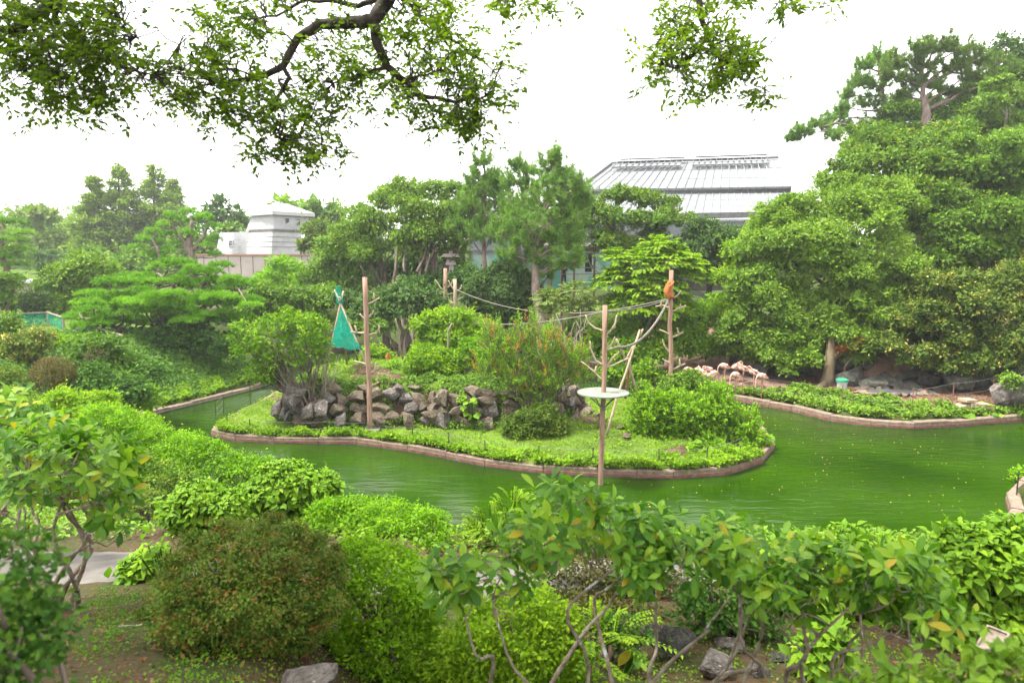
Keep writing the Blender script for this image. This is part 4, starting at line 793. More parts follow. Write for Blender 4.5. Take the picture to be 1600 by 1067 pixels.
V, F = join(parts); o = mk("bare_shrub", V, F, M['bark_pale'], loc=bb, smooth=True); tag(o, "tangle of bare pale branches at the foot of the wispy shrub", "shrub")

# ------------------------------------------------------------------ right hill
GR = "trees on the right hill"
tree("big_round_tree", "largest rounded tree on the right bank with thick light brown trunk beside the flamingos", "tree", 1300, 36.3,
     [(1250, 400, 92, 0), (1200, 460, 62, -.5), (1165, 520, 44, -.6), (1300, 330, 70, 1.5), (1340, 400, 95, -.5), (1260, 510, 62, -1.5), (1335, 485, 66, -1.5), (1395, 455, 64, -.5), (1225, 345, 46, 1), (1215, 545, 40, -1.5), (1190, 400, 40, 0), (1185, 552, 30, -.3), (1240, 562, 32, -1), (1150, 540, 24, 0), (1350, 545, 26, -2.2), (1375, 520, 36, -2), (1300, 522, 34, -2.6), (1335, 532, 28, -3), (1270, 535, 28, -2.2), (1235, 570, 26, -2.4), (1265, 560, 22, -3), (1340, 558, 20, -3), (1370, 330, 60, 1.5)], 'lf_hill', .14, 121, GR, n=17, f=(.18, .36), r=.30, bark='bark_trunk', cover=1.55, clump=.36, nl=8, top=P(1300, 430, 35), extra=[tube(np.array([P(1288, 612, 32.6), P(1294, 590, 32.7), P(1297, 560, 32.9), P(1300, 530, 33.2)]), [.40, .27, .25, .23], 10), tube(np.array([P(1298, 562, 32.9), P(1318, 545, 32.8), P(1335, 525, 32.8)]), [.22, .18, .14], 8), tube(np.array([P(1290, 600, 32.5), P(1270, 612, 32.2), P(1252, 618, 32)]), [.2, .12, .05], 6)])
tree("hill_tree", "tree with cream flowering tips near the crest of the right hill", "tree", 1400, 42, [(1400, 245, 62, 0), (1455, 255, 60, 0), (1350, 275, 50, 0), (1320, 300, 36, 0), (1430, 300, 70, -1), (1375, 225, 34, 1), (1490, 225, 40, 1)], 'lf_yellow', .19, 122, GR, n=12, f=(.22, .4), cover=1.5, clump=.42)
tree("hill_tree", "dense dark green tree at the right edge below the pines", "tree", 1540, 40, [(1535, 260, 66, 0), (1590, 300, 60, 0), (1500, 340, 70, -1), (1570, 380, 74, -1.5), (1475, 400, 50, -2), (1620, 230, 60, 2)], 'lf_mid', .185, 123, GR, n=13, f=(.22, .4), cover=1.5, clump=.42, r=.35)
tree("camellia_tree", "glossy dark camellia like tree with pale leaf edges overhanging the rocks at the far right", "tree", 1500, 32.5, [(1480, 460, 56, 0), (1540, 480, 62, -.5), (1595, 520, 60, -1), (1440, 500, 46, 0), (1500, 530, 46, -.5), (1600, 450, 50, 0), (1560, 555, 36, -1.5), (1430, 555, 26, -1), (1480, 565, 30, -1.2), (1530, 572, 26, -1.5), (1385, 540, 26, -.5)], 'lf_cam', .14, 124, GR, n=11, f=(.25, .4), cover=1.4, clump=.34, tshift=-.05, r=.3, low=-.6)
tree("dark_undergrowth", "dark green leaves low on the rock bank below the camellia like tree", "bush", 1440, 34.2, [(1400, 520, 42, 0), (1360, 535, 26, 0), (1450, 545, 36, 0), (1510, 565, 30, 0)], 'lf_dark', .14, 125, None, n=8, cover=1.4)
o, rg_, L_ = tree("rusty_leaved_bush", "reddish brown withered foliage hanging beside the big trunk", "bush", 1322, 32.7, [(1322, 548, 13, 0, .8), (1350, 548, 9, 0), (1340, 535, 9, 0)], 'lf_rust', .10, 126, None, n=6, cover=.5, r=.06)
tree("hill_tree", "lighter green tree filling the left slope of the right hill", "tree", 1150, 38, [(1165, 395, 28, 0), (1150, 430, 30, 0), (1190, 360, 26, 1), (1150, 480, 36, 0)], 'lf_bright', .16, 127, GR, n=9, cover=1.4)
tree("hill_tree", "blue green feathery tree at the top right corner", "tree", 1580, 52, [(1570, 85, 30, 0), (1595, 110, 34, 0), (1560, 130, 28, 0), (1600, 170, 46, 0), (1550, 200, 36, 0), (1625, 120, 40, 0)], 'lf_teal', .22, 128, GR, n=7, cover=1.2)
tree("hill_tree", "dark green tree behind the crest right of the big pine", "tree", 1500, 50, [(1500, 190, 44, 0), (1540, 220, 50, 0), (1490, 215, 40, 0), (1440, 215, 36, 1), (1400, 215, 30, 1), (1350, 235, 30, 1), (1520, 160, 34, 1), (1560, 170, 40, 1), (1395, 185, 26, 2.5), (1345, 208, 22, 2.5), (1440, 175, 30, 2.5)], 'lf_mid', .2, 129, GR, n=8, cover=1.4)
layered("pale tiered tree with light bare branches below the top right corner", 1570, 47, [(1540, 165, 30, 0), (1580, 150, 34, 0), (1600, 185, 30, 0), (1560, 130, 20, 0)], 'lf_hill', 130, GR, leaf=.2, r=.16, bark='bark_pale', cover=1.0, name="tiered_tree", flat=.35)
# pines on the crest
tall_pine("large olive topped pine with spreading bare limbs on the crest at the upper right", 50, (1450, 215), [(1448, 180), (1442, 150), (1440, 90)], .42, [(1430, 82, 18), (1465, 76, 18), (1400, 98, 17), (1495, 80, 18), (1525, 95, 17), (1555, 100, 15), (1440, 106, 18), (1480, 106, 18), (1395, 120, 14), (1512, 118, 17), (1425, 132, 15), (1462, 136, 13), (1545, 126, 14), (1408, 152, 12), (1492, 146, 14), (1575, 118, 13)], 'needle_o', 131, "pines on the hill crest", ln=.32, w=.05, name="crest_pine", flat=.45)
tall_pine("dark pine with drooping left boughs on the crest, left of the olive topped one", 53, (1390, 235), [(1386, 200), (1380, 150), (1372, 100)], .3, [(1372, 92, 12), (1352, 104, 10), (1390, 108, 12), (1345, 130, 12), (1370, 135, 14), (1325, 150, 9), (1360, 162, 15), (1312, 182, 12), (1283, 196, 12), (1258, 208, 11), (1240, 218, 8), (1330, 198, 15), (1298, 214, 11), (1345, 218, 15), (1378, 195, 17), (1402, 168, 14), (1320, 170, 9)], 'needle', 132, "pines on the hill crest", ln=.32, w=.05, name="crest_pine", flat=.5)

# climbing vines over the bank behind the island
rng = np.random.default_rng(141)
def vines(name, label, cat, lobes_px, Y, mat, leaf, seed, cover=1.6, n=9, kind='stuff', clump=None, **kw):
    rg = np.random.default_rng(seed); L = [lobe(m[0], m[1], m[2], Y + (m[3] if len(m) > 3 else 0), m[4] if len(m) > 4 else .7) for m in lobes_px]
    o = crown(None, sublobes(L, n, (.25, .45), rg, -.1) + [(c, r * .8) for c, r in L], M[mat], leaf, cover, clump, rg, name=name, **kw); return tag(o, label, cat, kind=kind)
vines("vine_thicket", "mass of broad leaved vines covering the bank behind the middle climbing pole", "vines", [(1000, 510, 34, 1), (1050, 505, 36, 1.5), (1100, 500, 36, 2), (980, 550, 36, -.5), (1030, 545, 40, -.5), (1080, 540, 36, 0), (950, 525, 30, 1), (1000, 585, 34, -2), (960, 590, 30, -2), (1130, 480, 30, 3), (1110, 545, 26, .5)], 37, 'lf_bright', .17, 142, tshift=-.18)
vines("hill_undergrowth", "dark leafy undergrowth between the trees behind the back channel", "undergrowth", [(600, 510, 26, 2), (560, 510, 28, 4), (720, 540, 26, 0), (760, 520, 26, 0), (900, 520, 30, -3), (930, 545, 26, -4), (860, 530, 26, -2), (560, 470, 30, 6)], 43, 'lf_mid', .2, 143, cover=1.4)

# ------------------------------------------------------------------ rocks
rng = np.random.default_rng(201)
def rock_mesh(seed, cuts=16, sub=3):
    rg = np.random.default_rng(seed); bm = bmesh.new(); bmesh.ops.create_icosphere(bm, subdivisions=sub, radius=1.0)
    V = np.array([v.co[:] for v in bm.verts]); F = np.array([[v.index for v in f.verts] for f in bm.faces]); bm.free()
    for _ in range(cuts):
        d_ = rdir(rg, 1)[0]; h = rg.uniform(.38, .72); s = V @ d_; V = V - np.maximum(s - h, 0)[:, None] * d_
    V += .012 * rg.normal(0, 1, V.shape); V = V / np.abs(V).max(0); return V, F
RV = [rock_mesh(300 + i) for i in range(9)]
_rcache = {}
def rock_data(i, mat):
    if (i, mat) not in _rcache:
        o = mk("stone_shape", *RV[i], M[mat], loc=(0, 0, 0)); _rcache[(i, mat)] = o.data; bpy.data.objects.remove(o)
    return _rcache[(i, mat)]
def rock(name, loc, size, mat, rz, parent=None, label=None, cat="rock", group=None, tilt=.2):
    o = bpy.data.objects.new(name, rock_data(int(rng.integers(0, 9)), mat)); COL.objects.link(o)
    loc = np.array(loc, float)
    if parent is not None: o.parent = parent; loc = loc - origin(parent)
    o.location = tuple(loc); o.scale = tuple(v / 2 for v in size); o.rotation_euler = (rng.uniform(-tilt, tilt), rng.uniform(-tilt, tilt), rz)
    return tag(o, label, cat if label else None, group)
# island retaining wall: follow the terrace front line in courses
wall = empty("stone_retaining_wall", (-3, 26, .6), "rough dry stone retaining wall of grey brown boulders across the island", "wall")
front = [np.array(p) for p in TERR[:10]]
seglen = [np.linalg.norm(front[i + 1] - front[i]) for i in range(9)]; cum = np.concatenate([[0], np.cumsum(seglen)])
def along(s):
    i = int(np.clip(np.searchsorted(cum, s) - 1, 0, 8)); t_ = (s - cum[i]) / seglen[i]; p = lerp(front[i], front[i + 1], t_); d_ = nrm(front[i + 1] - front[i]); return p, d_
for c, (zc, off, hgt) in enumerate([(.72, -.42, .62), (1.12, -.2, .5), (1.5, -.02, .48), (1.84, .22, .36)]):
    s = rng.uniform(0, .3)
    while s < cum[-1] - .2:
        w_ = rng.uniform(.40, .9) * (1.15 if c == 0 else 1); p, d_ = along(s + w_ / 2); nn_ = np.array([d_[1], -d_[0]])
        if rng.random() < (.90 if c < 2 else .72) and not (c == 3 and 6 < s < 7):
            q = p + nn_ * (-off) + rng.normal(0, .07, 2); hh = hgt * rng.uniform(.95, 1.7)
            rock("stone", (q[0], q[1], zc + rng.uniform(-.08, .08)), (w_ * 1.1, rng.uniform(.5, .8), hh), 'rock_warm' if rng.random() < .8 else 'rock', math.atan2(d_[1], d_[0]) + rng.uniform(-.35, .35), wall, tilt=.35)
        s += w_ * .93
for px, py, w_, h_ in [(462, 612, 34, 26), (455, 625, 26, 30), (478, 645, 32, 32), (500, 640, 40, 34), (430, 640, 26, 34), (770, 655, 32, 44), (705, 660, 34, 30), (725, 640, 24, 50), (690, 625, 26, 36), (640, 655, 28, 26), (755, 648, 20, 20), (675, 650, 38, 26)]:
    c = P(px, py, 25.6); rock("stone", c, (S(w_, 25.6), .6, S(h_, 25.6)), 'rock_warm' if px > 520 else 'rock', rng.uniform(-.4, .4), wall, tilt=.25)
LB = ["low pinkish stone at the right end of the island lawn", "small stone beside the foot of the leaning pole", "flat grey stone in the grass near the platform pole", "small pale stone below the platform pole lawn"]
for (px, py, Y, w_, h_), lb in zip([(935, 665, 26.3, 26, 12), (968, 690, 24.6, 20, 12), (942, 688, 24.8, 22, 12), (980, 708, 23.5, 20, 8)], LB):
    c = P(px, py, Y); c[2] = float(land(c[0], c[1])) + .08; rock("lawn_stone", c, (S(w_, Y), .4, S(h_, Y) * 1.3), 'rock_warm', rng.uniform(0, 3), None, lb, group="loose stones on the island lawn")
for (px, py, Y, w_, h_), lb in zip([(1118, 535, 39, 22, 16), (1135, 528, 39, 44, 26)], ["square pinkish stone on the vine covered bank", "large grey rock partly hidden left of the big tree"]):
    rock("bank_rock", P(px, py, Y), (S(w_, Y), 1, S(h_, Y) * 1.2), 'rock_warm' if w_ < 30 else 'rock', rng.uniform(0, 3), None, lb)
# island terrace upper boulders
for i, (px, py) in enumerate([(765, 578), (782, 582), (735, 580), (800, 590), (840, 600), (860, 625), (875, 640)]):
    rock("stone", P(px, py, 28 if i < 4 else 26.6), (.7, .6, .5 if i < 5 else .9), 'rock', rng.uniform(0, 3), wall)
# dark rock face on the right
rf = empty("rock_face", P(1400, 610, 35), "dark shaded face of stacked boulders under the trees on the right bank", "rock face")
k = 0
for row, (y0, Yr) in enumerate([(608, 32.3), (592, 32.9), (574, 33.6), (556, 34.4), (538, 35.4)]):
    px = 1150 + row * 17
    while px < 1640:
        w_ = rng.uniform(26, 62); Y = Yr - max(0, (px - 1380)) / 260 * 1.6 + (2.6 if px < 1270 else 0) + rng.uniform(-.2, .2)
        if not (1225 < px < 1330 and row == 0):
            yv = y0 + (-6 if px < 1300 else (px - 1400) * .06) + rng.uniform(-4, 4)
            rock("boulder", P(px + w_ / 2, yv, Y), (S(w_ * 1.08, Y), 1.4, S(rng.uniform(26, 40), Y)), 'rock_dark', rng.uniform(-.5, .5), rf)
        px += w_ * .92
for (px, py, Y, w_, h_, m_), lb in zip([(1572, 622, 29.3, 60, 66, 'rock'), (1600, 610, 29, 60, 60, 'rock'), (1492, 596, 31.2, 46, 40, 'rock_dark'), (1450, 618, 31, 40, 30, 'rock_dark'), (1180, 592, 35.5, 30, 40, 'rock_warm'), (1210, 590, 35.8, 24, 34, 'rock_dark')],
        ["large grey boulder at the right edge beside the rusty post", "grey boulder cut by the right edge with vines on top", "big dark rounded boulder above the pale boards", "dark triangular boulder behind the stone basin", "pale upright rock right behind the flamingos", "dark squat rock between the pale rock and the green lidded bucket"]):
    rock("boulder", P(px, py, Y), (S(w_, Y), 1.3, S(h_, Y)), m_, rng.uniform(-.4, .4), None, lb)
# basin ringed with stones
bs = empty("stone_basin", P(1390, 632, 30.6), "shallow water basin ringed with mossy stones on the right bank", "basin"); bz = float(land(P(1392, 628, 31)[0], P(1392, 628, 31)[1]))
cx, cyy = P(1392, 628, 30.9)[0], 30.9
a_ = np.linspace(0, 6.283, 20, endpoint=False); V = np.array([[cx + 1.35 * math.cos(t_), cyy + .62 * math.sin(t_), bz + .13] for t_ in a_] + [[cx, cyy, bz + .13]]); mk("basin_water", V, [np.array([[i, (i + 1) % 20, 20] for i in range(20)])], M['window_dark'], bs)
for i in range(22):
    t_ = i / 22 * 6.283; rock("rim_stone", (cx + 1.5 * math.cos(t_), cyy + .72 * math.sin(t_), bz + .12), (.42, .3, .26), 'curb_top' if i > 10 else 'rock_warm', t_, bs)

# ------------------------------------------------------------------ plants on banks and island
def cover_leaves(name, label, cat, poly, n, leaf, mat, seed, hgt=.15, steep=None, wid=.75, tpl=RH, tshift=0, kind='stuff', hf=None, clumpy=.5, up=1.0, vis=True):
    rg = np.random.default_rng(seed); poly = np.array(poly); lo, hi = poly.min(0), poly.max(0); pts = []
    while sum(len(p) for p in pts) < n:
        q = rg.uniform(lo, hi, (n * 2, 2)); q = q[inpoly(poly, q[:, 0], q[:, 1])]
        if name == 'grass': q = q[vnoise(q[:, 0], q[:, 1], 2.3, 9) < .36 + .15 * rg.random(len(q))]
        if clumpy: q = q[vnoise(q[:, 0], q[:, 1], .35, seed) * clumpy + rg.random(len(q)) > .35]
        pts.append(q)
    q = np.concatenate(pts)[:n]; hf = hf or land; z = hf(q[:, 0], q[:, 1]); e = .1
    gx = (hf(q[:, 0] + e, q[:, 1]) - z) / e; gy = (hf(q[:, 0], q[:, 1] + e) - z) / e; nn = nrm(np.c_[-gx, -gy, np.ones(n)])
    ht = hgt * (.5 + .5 * vnoise(q[:, 0], q[:, 1], .6, seed + 4)) * rg.uniform(.2, 1, n); p = np.c_[q, z] + nn * ht[:, None]
    N2 = nrm(nn * up + rg.normal(0, .35, (n, 3)) + [0, -.25, .2]); D = rdir(rg, n)
    T = np.clip(.45 + .2 * vnoise(q[:, 0], q[:, 1], .8, seed) + rg.normal(0, .14, n) + tshift, 0, 1)
    V, F = batch(p, D, N2, rg.uniform(.6, 1.2, n) * leaf, tpl, wid); TRIS[0] += sum(len(f) * (f.shape[1] - 2) for f in F)
    o = mk(name, V, F, M[mat], tint=np.repeat(T, len(tpl[0]))); return tag(o, label, cat, kind=kind)
ivy = [(-23, 24), (-19.5, 27), (-16.7, 29.4), (-15.2, 32.2), (-14, 36), (-15.8, 42), (-19, 42), (-24, 38), (-28, 32), (-28, 24)]
def ivyh(x, y):
    return land(x, y)
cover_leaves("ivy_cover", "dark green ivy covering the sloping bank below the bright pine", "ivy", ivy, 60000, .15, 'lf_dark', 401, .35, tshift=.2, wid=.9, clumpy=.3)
cover_leaves("creeping_plants", "bright green creeping plants along the edge of the ivy bank", "ground cover", [(-19.2, 27.6), (-16.6, 29.5), (-15.0, 32.4), (-14, 36), (-15, 36.2), (-16.2, 32.6), (-18, 30), (-20.6, 28.4)], 9000, .13, 'lf_bright', 402, .35)
cover_leaves("lawn", "bright lawn behind the round topiary at the left edge", "grass", [(-30, 30), (-22, 30), (-22, 36), (-30, 36)], 9000, .12, 'grass', 403, .1, wid=.3, up=.3)
# tall ivy and shrub mounds on the left bank
def bush(name, label, cat, Y, mains, mat, leaf, seed, group=None, n=10, cover=1.7, clump=None, stems=8, r=.03, f=(.2, .36), bark='bark', basepx=None, **kw):
    rg = np.random.default_rng(seed); L = [lobe(m[0], m[1], m[2], Y + (m[3] if len(m) > 3 else 0), m[4] if len(m) > 4 else .85) for m in mains]
    c0 = sum(c for c, _ in L) / len(L)
    if basepx: c0 = P(basepx, 500, Y)
    b = ground_base(c0); root = empty(name, b, label, cat, group)
    if stems:
        parts = []
        for _ in range(stems):
            c, rr = L[int(rg.integers(0, len(L)))]; e = c + rdir(rg, 1)[0] * rr * .8; s = b + np.array([rg.normal(0, r * 3), rg.normal(0, r * 3), -.05]); m_ = lerp(s, e, .5) + rg.normal(0, .05, 3)
            parts.append(tube(np.concatenate([wob(s, m_, 5, .06, rg)[:-1], wob(m_, e, 5, .08, rg)]), np.linspace(r, r * .25, 9), 5))
            for _ in range(2): e2 = c + rdir(rg, 1)[0] * rr * .95; parts.append(tube(wob(m_, e2, 5, .1, rg), np.linspace(r * .5, r * .15, 5), 4))
        V, F = join(parts); mk("stems", V, F, M[bark], root, smooth=True)
    sub = sublobes(L, n, f, rg, -.5) if n else []
    crown(root, sub + [(c, rr * (.85 if n else 1)) for c, rr in L], M[mat], leaf, cover, clump, rg, name="foliage", **kw); return root
bush("flowering_bush", "round bush dusted with whitish flowers at the left", "bush", 29, [(48, 540, 32), (62, 530, 22), (38, 552, 26)], 'lf_cam', .10, 411, n=8, cover=1.4, tshift=.12, basepx=52)
bush("topiary_bush", "small round brown clipped topiary ball on the left bank", "bush", 25.5, [(84, 586, 29, 0, .95)], 'lf_brown', .06, 412, n=0, cover=2.0, clump=.12, tshift=.22, basepx=84)
bush("ivy_covered_bush", "bush with reddish brown patch and ivy right of the topiary ball", "bush", 28, [(150, 555, 38), (165, 545, 30), (130, 560, 24), (190, 575, 34)], 'lf_mid', .12, 413, n=10, cover=1.4, basepx=160, tshift=-.2)
bush("withered_bush", "reddish brown dry patch of twigs on the ivy covered bush", "bush", 26.9, [(148, 556, 17)], 'lf_brown', .08, 414, n=4, cover=.8, basepx=148, tshift=-.2)
bush("ivy_mound", "ivy mound between the topiary ball and the ivy bank", "bush", 26, [(150, 600, 36), (190, 610, 36), (120, 610, 26), (230, 585, 30, 2)], 'lf_dark', .12, 415, n=9, cover=1.6, stems=0, tshift=.1)
bush("broad_leaf_bush", "fresh green broad leaved mound just above the left pond edge", "bush", 26.5, [(200, 630, 30), (225, 625, 22), (175, 640, 24)], 'lf_bright', .14, 416, n=8, cover=1.6, stems=0, tshift=-.12)
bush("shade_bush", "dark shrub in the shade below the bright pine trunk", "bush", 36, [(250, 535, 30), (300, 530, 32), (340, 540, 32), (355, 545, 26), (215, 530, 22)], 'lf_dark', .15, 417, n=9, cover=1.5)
bush("low_clipped_bush", "low dull green clipped bush at the left edge by the lawn", "bush", 24, [(8, 588, 24, 0, .6)], 'lf_olive', .07, 418, n=0, cover=1.9, stems=0)
bush("leafy_shrub", "light green shrub behind the white flowered bush", "bush", 32, [(115, 545, 28), (150, 542, 20, 2), (85, 540, 20), (120, 555, 24)], 'lf_bright', .13, 419, n=8, cover=1.4, tshift=-.15)
bush("leafy_shrub", "dark needled small shrub at the left edge under the clipped tree", "bush", 30, [(-2, 520, 34), (15, 505, 22)], 'lf_mid', .12, 420, n=7, cover=1.4)

# island plants
bush("island_tree", "multi stemmed small tree growing out of the rocks at the left end of the island", "tree", 26.2, [(430, 525, 42), (470, 520, 38), (395, 540, 30), (435, 560, 36), (490, 540, 24), (410, 585, 28), (380, 520, 22), (455, 500, 22)], 'lf_bright', .12, 431, n=12, cover=.8, clump=.24, tshift=-.2, stems=16, r=.06, f=(.16, .32), basepx=483)
bush("bare_shrub", "grey leafless shrub beside the island tree", "shrub", 26.4, [(515, 565, 22), (500, 600, 20)], 'lf_olive', .08, 432, n=4, cover=.12, stems=14, r=.025, bark='bark_pale', basepx=498)
bush("terrace_bush", "bushy green plants on the terrace behind the stone wall", "bush", 28.2, [(665, 560, 28), (690, 570, 30), (720, 565, 26), (650, 580, 20), (745, 585, 20)], 'lf_bright', .10, 433, n=9, cover=1.5, tshift=-.1)
bush("terrace_bush", "low round bush on the terrace right of the green tent", "bush", 31.5, [(588, 552, 20), (572, 560, 14), (600, 560, 14)], 'lf_bright', .10, 434, n=6, cover=1.5)
bush("low_hedge", "trailing shrubs along the upper stones behind the orange tipped shrub", "bush", 28, [(770, 560, 22), (800, 575, 22), (740, 545, 22), (620, 575, 14, 1)], 'lf_lime', .10, 435, n=7, cover=1.3, tshift=-.2)
# willow-like shrub with orange tips
def spray_bush(name, label, cat, Y, base, mains, mat, seed, n_sh=420, L0=.55, leaf=.09, group=None, k=16, upb=.9, stems=10, tipmat=None, wid=.3, r=.04):
    rg = np.random.default_rng(seed); Ls = [lobe(m[0], m[1], m[2], Y + (m[3] if len(m) > 3 else 0), .85) for m in mains]; b = ground_base(P(base, 500, Y)); root = empty(name, b, label, cat, group)
    w8 = np.array([l[1][0] ** 2 for l in Ls]); w8 /= w8.sum(); parts = []
    for _ in range(stems): c, rr = Ls[int(rg.integers(0, len(Ls)))]; parts.append(tube(wob(b + rg.normal(0, .08, 3) * [1, 1, 0], c + rdir(rg, 1)[0] * rr * .5, 8, .07, rg, .04), np.linspace(r, r * .3, 8), 5))
    A = [[], [], [], []]; B = [[], [], [], []]
    for _ in range(n_sh):
        c, rr = Ls[rg.choice(len(Ls), p=w8)]; d_ = rdir(rg, 1)[0]; s = c + d_ * rr * rg.uniform(.3, .8); o_ = nrm(d_ * .6 + UP * upb + rg.normal(0, .25, 3)); Lf = L0 * rg.uniform(.6, 1.3); t_ = rg.uniform(0, 1, k) ** .8
        parts.append(tube(np.array([s, s + o_ * Lf]), [.012, .005], 3, False)); tone = rg.normal(0, .17); tgt = B if (tipmat and rg.random() < .2 and d_[2] > -.2) else A
        tgt[0].append(s + o_ * (t_ * Lf)[:, None]); tgt[1].append(nrm(o_ * .8 + rdir(rg, k) * .8)); tgt[2].append(rdir(rg, k) * .6 + UP * 1.1 + d_ * .6); tgt[3].append(np.clip(.5 + tone + rg.normal(0, .1, k), 0, 1))
    V, F = join(parts); mk("stems", V, F, M['bark'], root)
    for X, m_, nm in ((A, mat, "foliage"), (B, tipmat, "orange_tips")):
        if X[0]:
            a, b2, c2_, t2 = map(np.concatenate, X); V, F = batch(a, b2, c2_, rg.uniform(.7, 1.2, len(a)) * leaf, RH, wid); mk(nm, V, F, M[m_], root, tint=np.repeat(t2, 4)); TRIS[0] += 2 * len(a)
    return root
spray_bush("orange_tipped_shrub", "tall airy shrub with yellow green sprays and orange tips in the middle of the island", "shrub", 25, 838, [(800, 550, 38), (850, 545, 42), (890, 560, 34), (810, 595, 40), (865, 590, 44), (775, 545, 30), (760, 580, 26), (840, 620, 34), (905, 590, 26), (820, 512, 18), (770, 520, 18)], 'lf_lime', 441, 1500, .55, .10, tipmat='lf_tip', k=17)
bush("dark_round_shrub", "dark olive rounded shrub on the lawn under the orange tipped shrub", "bush", 24.2, [(835, 662, 34), (810, 668, 26), (865, 668, 24), (845, 650, 26)], 'lf_olive', .075, 442, n=12, cover=1.7, tshift=-.15, r=.04)
spray_bush("large_bright_shrub", "large bright yellow green shrub at the right end of the island", "shrub", 24.2, 1080, [(1010, 650, 36), (1060, 645, 42), (1110, 650, 42), (1155, 665, 36), (1030, 675, 36), (1090, 680, 40), (1150, 700, 32, -.5), (1182, 695, 20, -.3), (1000, 680, 24), (1020, 630, 26), (1120, 625, 26), (1110, 710, 28, -.9), (1170, 715, 18, -.7)], 'lf_lime', 443, 2200, .40, .12, k=15, wid=.5, upb=.7)
bush("shrub_core", "darker inner leaves of the big bright shrub at the island's right end", "bush", 24.4, [(1030, 665, 40), (1095, 670, 44), (1145, 685, 36)], 'lf_bright', .085, 444, n=10, cover=1.5, stems=4, tshift=-.2)
bush("grey_green_shrub", "grey green shrub behind the large bright shrub, beside the tall right pole", "bush", 27.5, [(1075, 600, 28), (1050, 610, 26), (1105, 615, 24), (1000, 610, 18), (1090, 630, 24)], 'lf_mid', .09, 445, n=9, cover=1.4)
# round leafed plant hanging over the island edge
def big_leaf_plant(name, label, cat, pts_px, Y, leaf, seed, mat='lf_hyd', mato='lf_hyd_o', n=60, tpl=T_BIG, spread=14, group=None, limit=300):
    rg = np.random.default_rng(seed); b = ground_base(P(np.mean([p[0] for p in pts_px]), 500, Y)); root = empty(name, b, label, cat, group); me = mk("leaf", *batch(np.zeros((1, 3)), np.array([[0, 1., 0]]), np.array([[0, 0, 1.]]), 1.0, tpl), M[mato], loc=(0, 0, 0), smooth=True); data = me.data; bpy.data.objects.remove(me); parts = []
    for i in range(n):
        q = pts_px[int(rg.integers(0, len(pts_px)))]; c = P(q[0] + rg.normal(0, spread * .6), q[1] + rg.normal(0, spread * .4), Y + rg.normal(0, .3)); c[2] = max(c[2], float(land(c[0], c[1])) + .05 if c[1] > 0 else c[2])
        D = nrm(rg.normal(0, 1, 3) * [1, 1, .2] + [0, -.5, -.1]); Nn = nrm(UP + rg.normal(0, .35, 3) + [0, -.4, 0]); Nn = nrm(Nn - D * (D @ Nn)); Sd = np.cross(D, Nn); s = leaf * rg.uniform(.6, 1.15)
        o = bpy.data.objects.new("leaf", data); COL.objects.link(o); o.parent = root; p = c - b
        o.matrix_local = Matrix([[Sd[0] * s, D[0] * s, Nn[0] * s, p[0]], [Sd[1] * s, D[1] * s, Nn[1] * s, p[1]], [Sd[2] * s, D[2] * s, Nn[2] * s, p[2]], [0, 0, 0, 1]]); parts.append(tube(np.array([lerp(b, c, .3) * [1, 1, 1], c]), [.012, .008], 3, False))
    V, F = join(parts); mk("stalks", V, F, M['lf_mid'], root); return root
big_leaf_plant("round_leaved_plant", "round leaved vine spilling over the front edge of the island's right end", "plant", [(1090, 690), (1100, 710), (1130, 712), (1145, 700), (1120, 725), (1085, 720), (1140, 725)], 22.7, .30, 451, n=70, spread=12)
big_leaf_plant("large_leaved_plant", "light green large leaved plant leaning over the water at the island's right tip", "plant", [(1180, 690), (1190, 680), (1185, 705), (1175, 700)], 24.6, .30, 452, n=50, spread=10)
big_leaf_plant("large_leaved_plant", "clump of big pale leaves on the right bank below the boards", "plant", [(1502, 652), (1512, 648), (1505, 660)], 28.4, .35, 453, n=36, spread=7)
big_leaf_plant("large_leaved_plant", "clump of big leaves right of the pale boards", "plant", [(1538, 650), (1546, 645), (1552, 655)], 28.8, .32, 454, n=36, spread=8)
big_leaf_plant("large_leaved_plant", "patch of big leaves growing between the stones of the island wall", "plant", [(735, 630), (740, 645), (745, 625), (722, 622)], 25.2, .26, 455, n=40, spread=8)
ISLn = np.array(ISL)
edge_band = [tuple(p) for p in (ISLn[:13] - (np.array([[-2, 28]]) - ISLn[:13]) * .018)] + [tuple(p) for p in (ISLn[:13] + (np.array([[-2, 28]]) - ISLn[:13]) * .10)][::-1]
cover_leaves("creeping_plants", "green creepers trailing over the front edging of the island", "ground cover", edge_band, 24000, .11, 'lf_bright', 461, .34, hf=lambda x, y: np.maximum(ih(x, y), .34), clumpy=1.3, tshift=-.05)
cover_leaves("grass", "short bright grass on the lower lawn and terrace of the island", "grass", ISL, 52000, .085, 'grass', 462, .05, wid=.28, up=.15, clumpy=.9, tpl=RH)
cover_leaves("lawn_weeds", "taller weeds and creeping plants scattered over the island lawn", "ground cover", ISL, 9000, .10, 'lf_bright', 470, .2, clumpy=2.6, tshift=-.1)
cover_leaves("wall_creepers", "small green plants growing in the gaps of the stone wall", "ground cover", [(-9.5, 26.8), (-7, 25.5), (-4, 25.9), (-1, 24.8), (2, 25.6), (2.6, 27), (0, 26.6), (-3, 27.3), (-7, 27.2), (-9, 28)], 16000, .11, 'lf_mid', 463, .42, clumpy=1.5, tshift=-.1)
bank_r = GP([(1085, 616), (1170, 628), (1240, 641), (1300, 656), (1360, 664), (1425, 668), (1480, 665), (1545, 660), (1640, 653)]) ; bank_b = GP([(1640, 640), (1545, 640), (1480, 640), (1425, 640), (1360, 634), (1300, 626), (1240, 616), (1170, 612), (1085, 604)], .4)
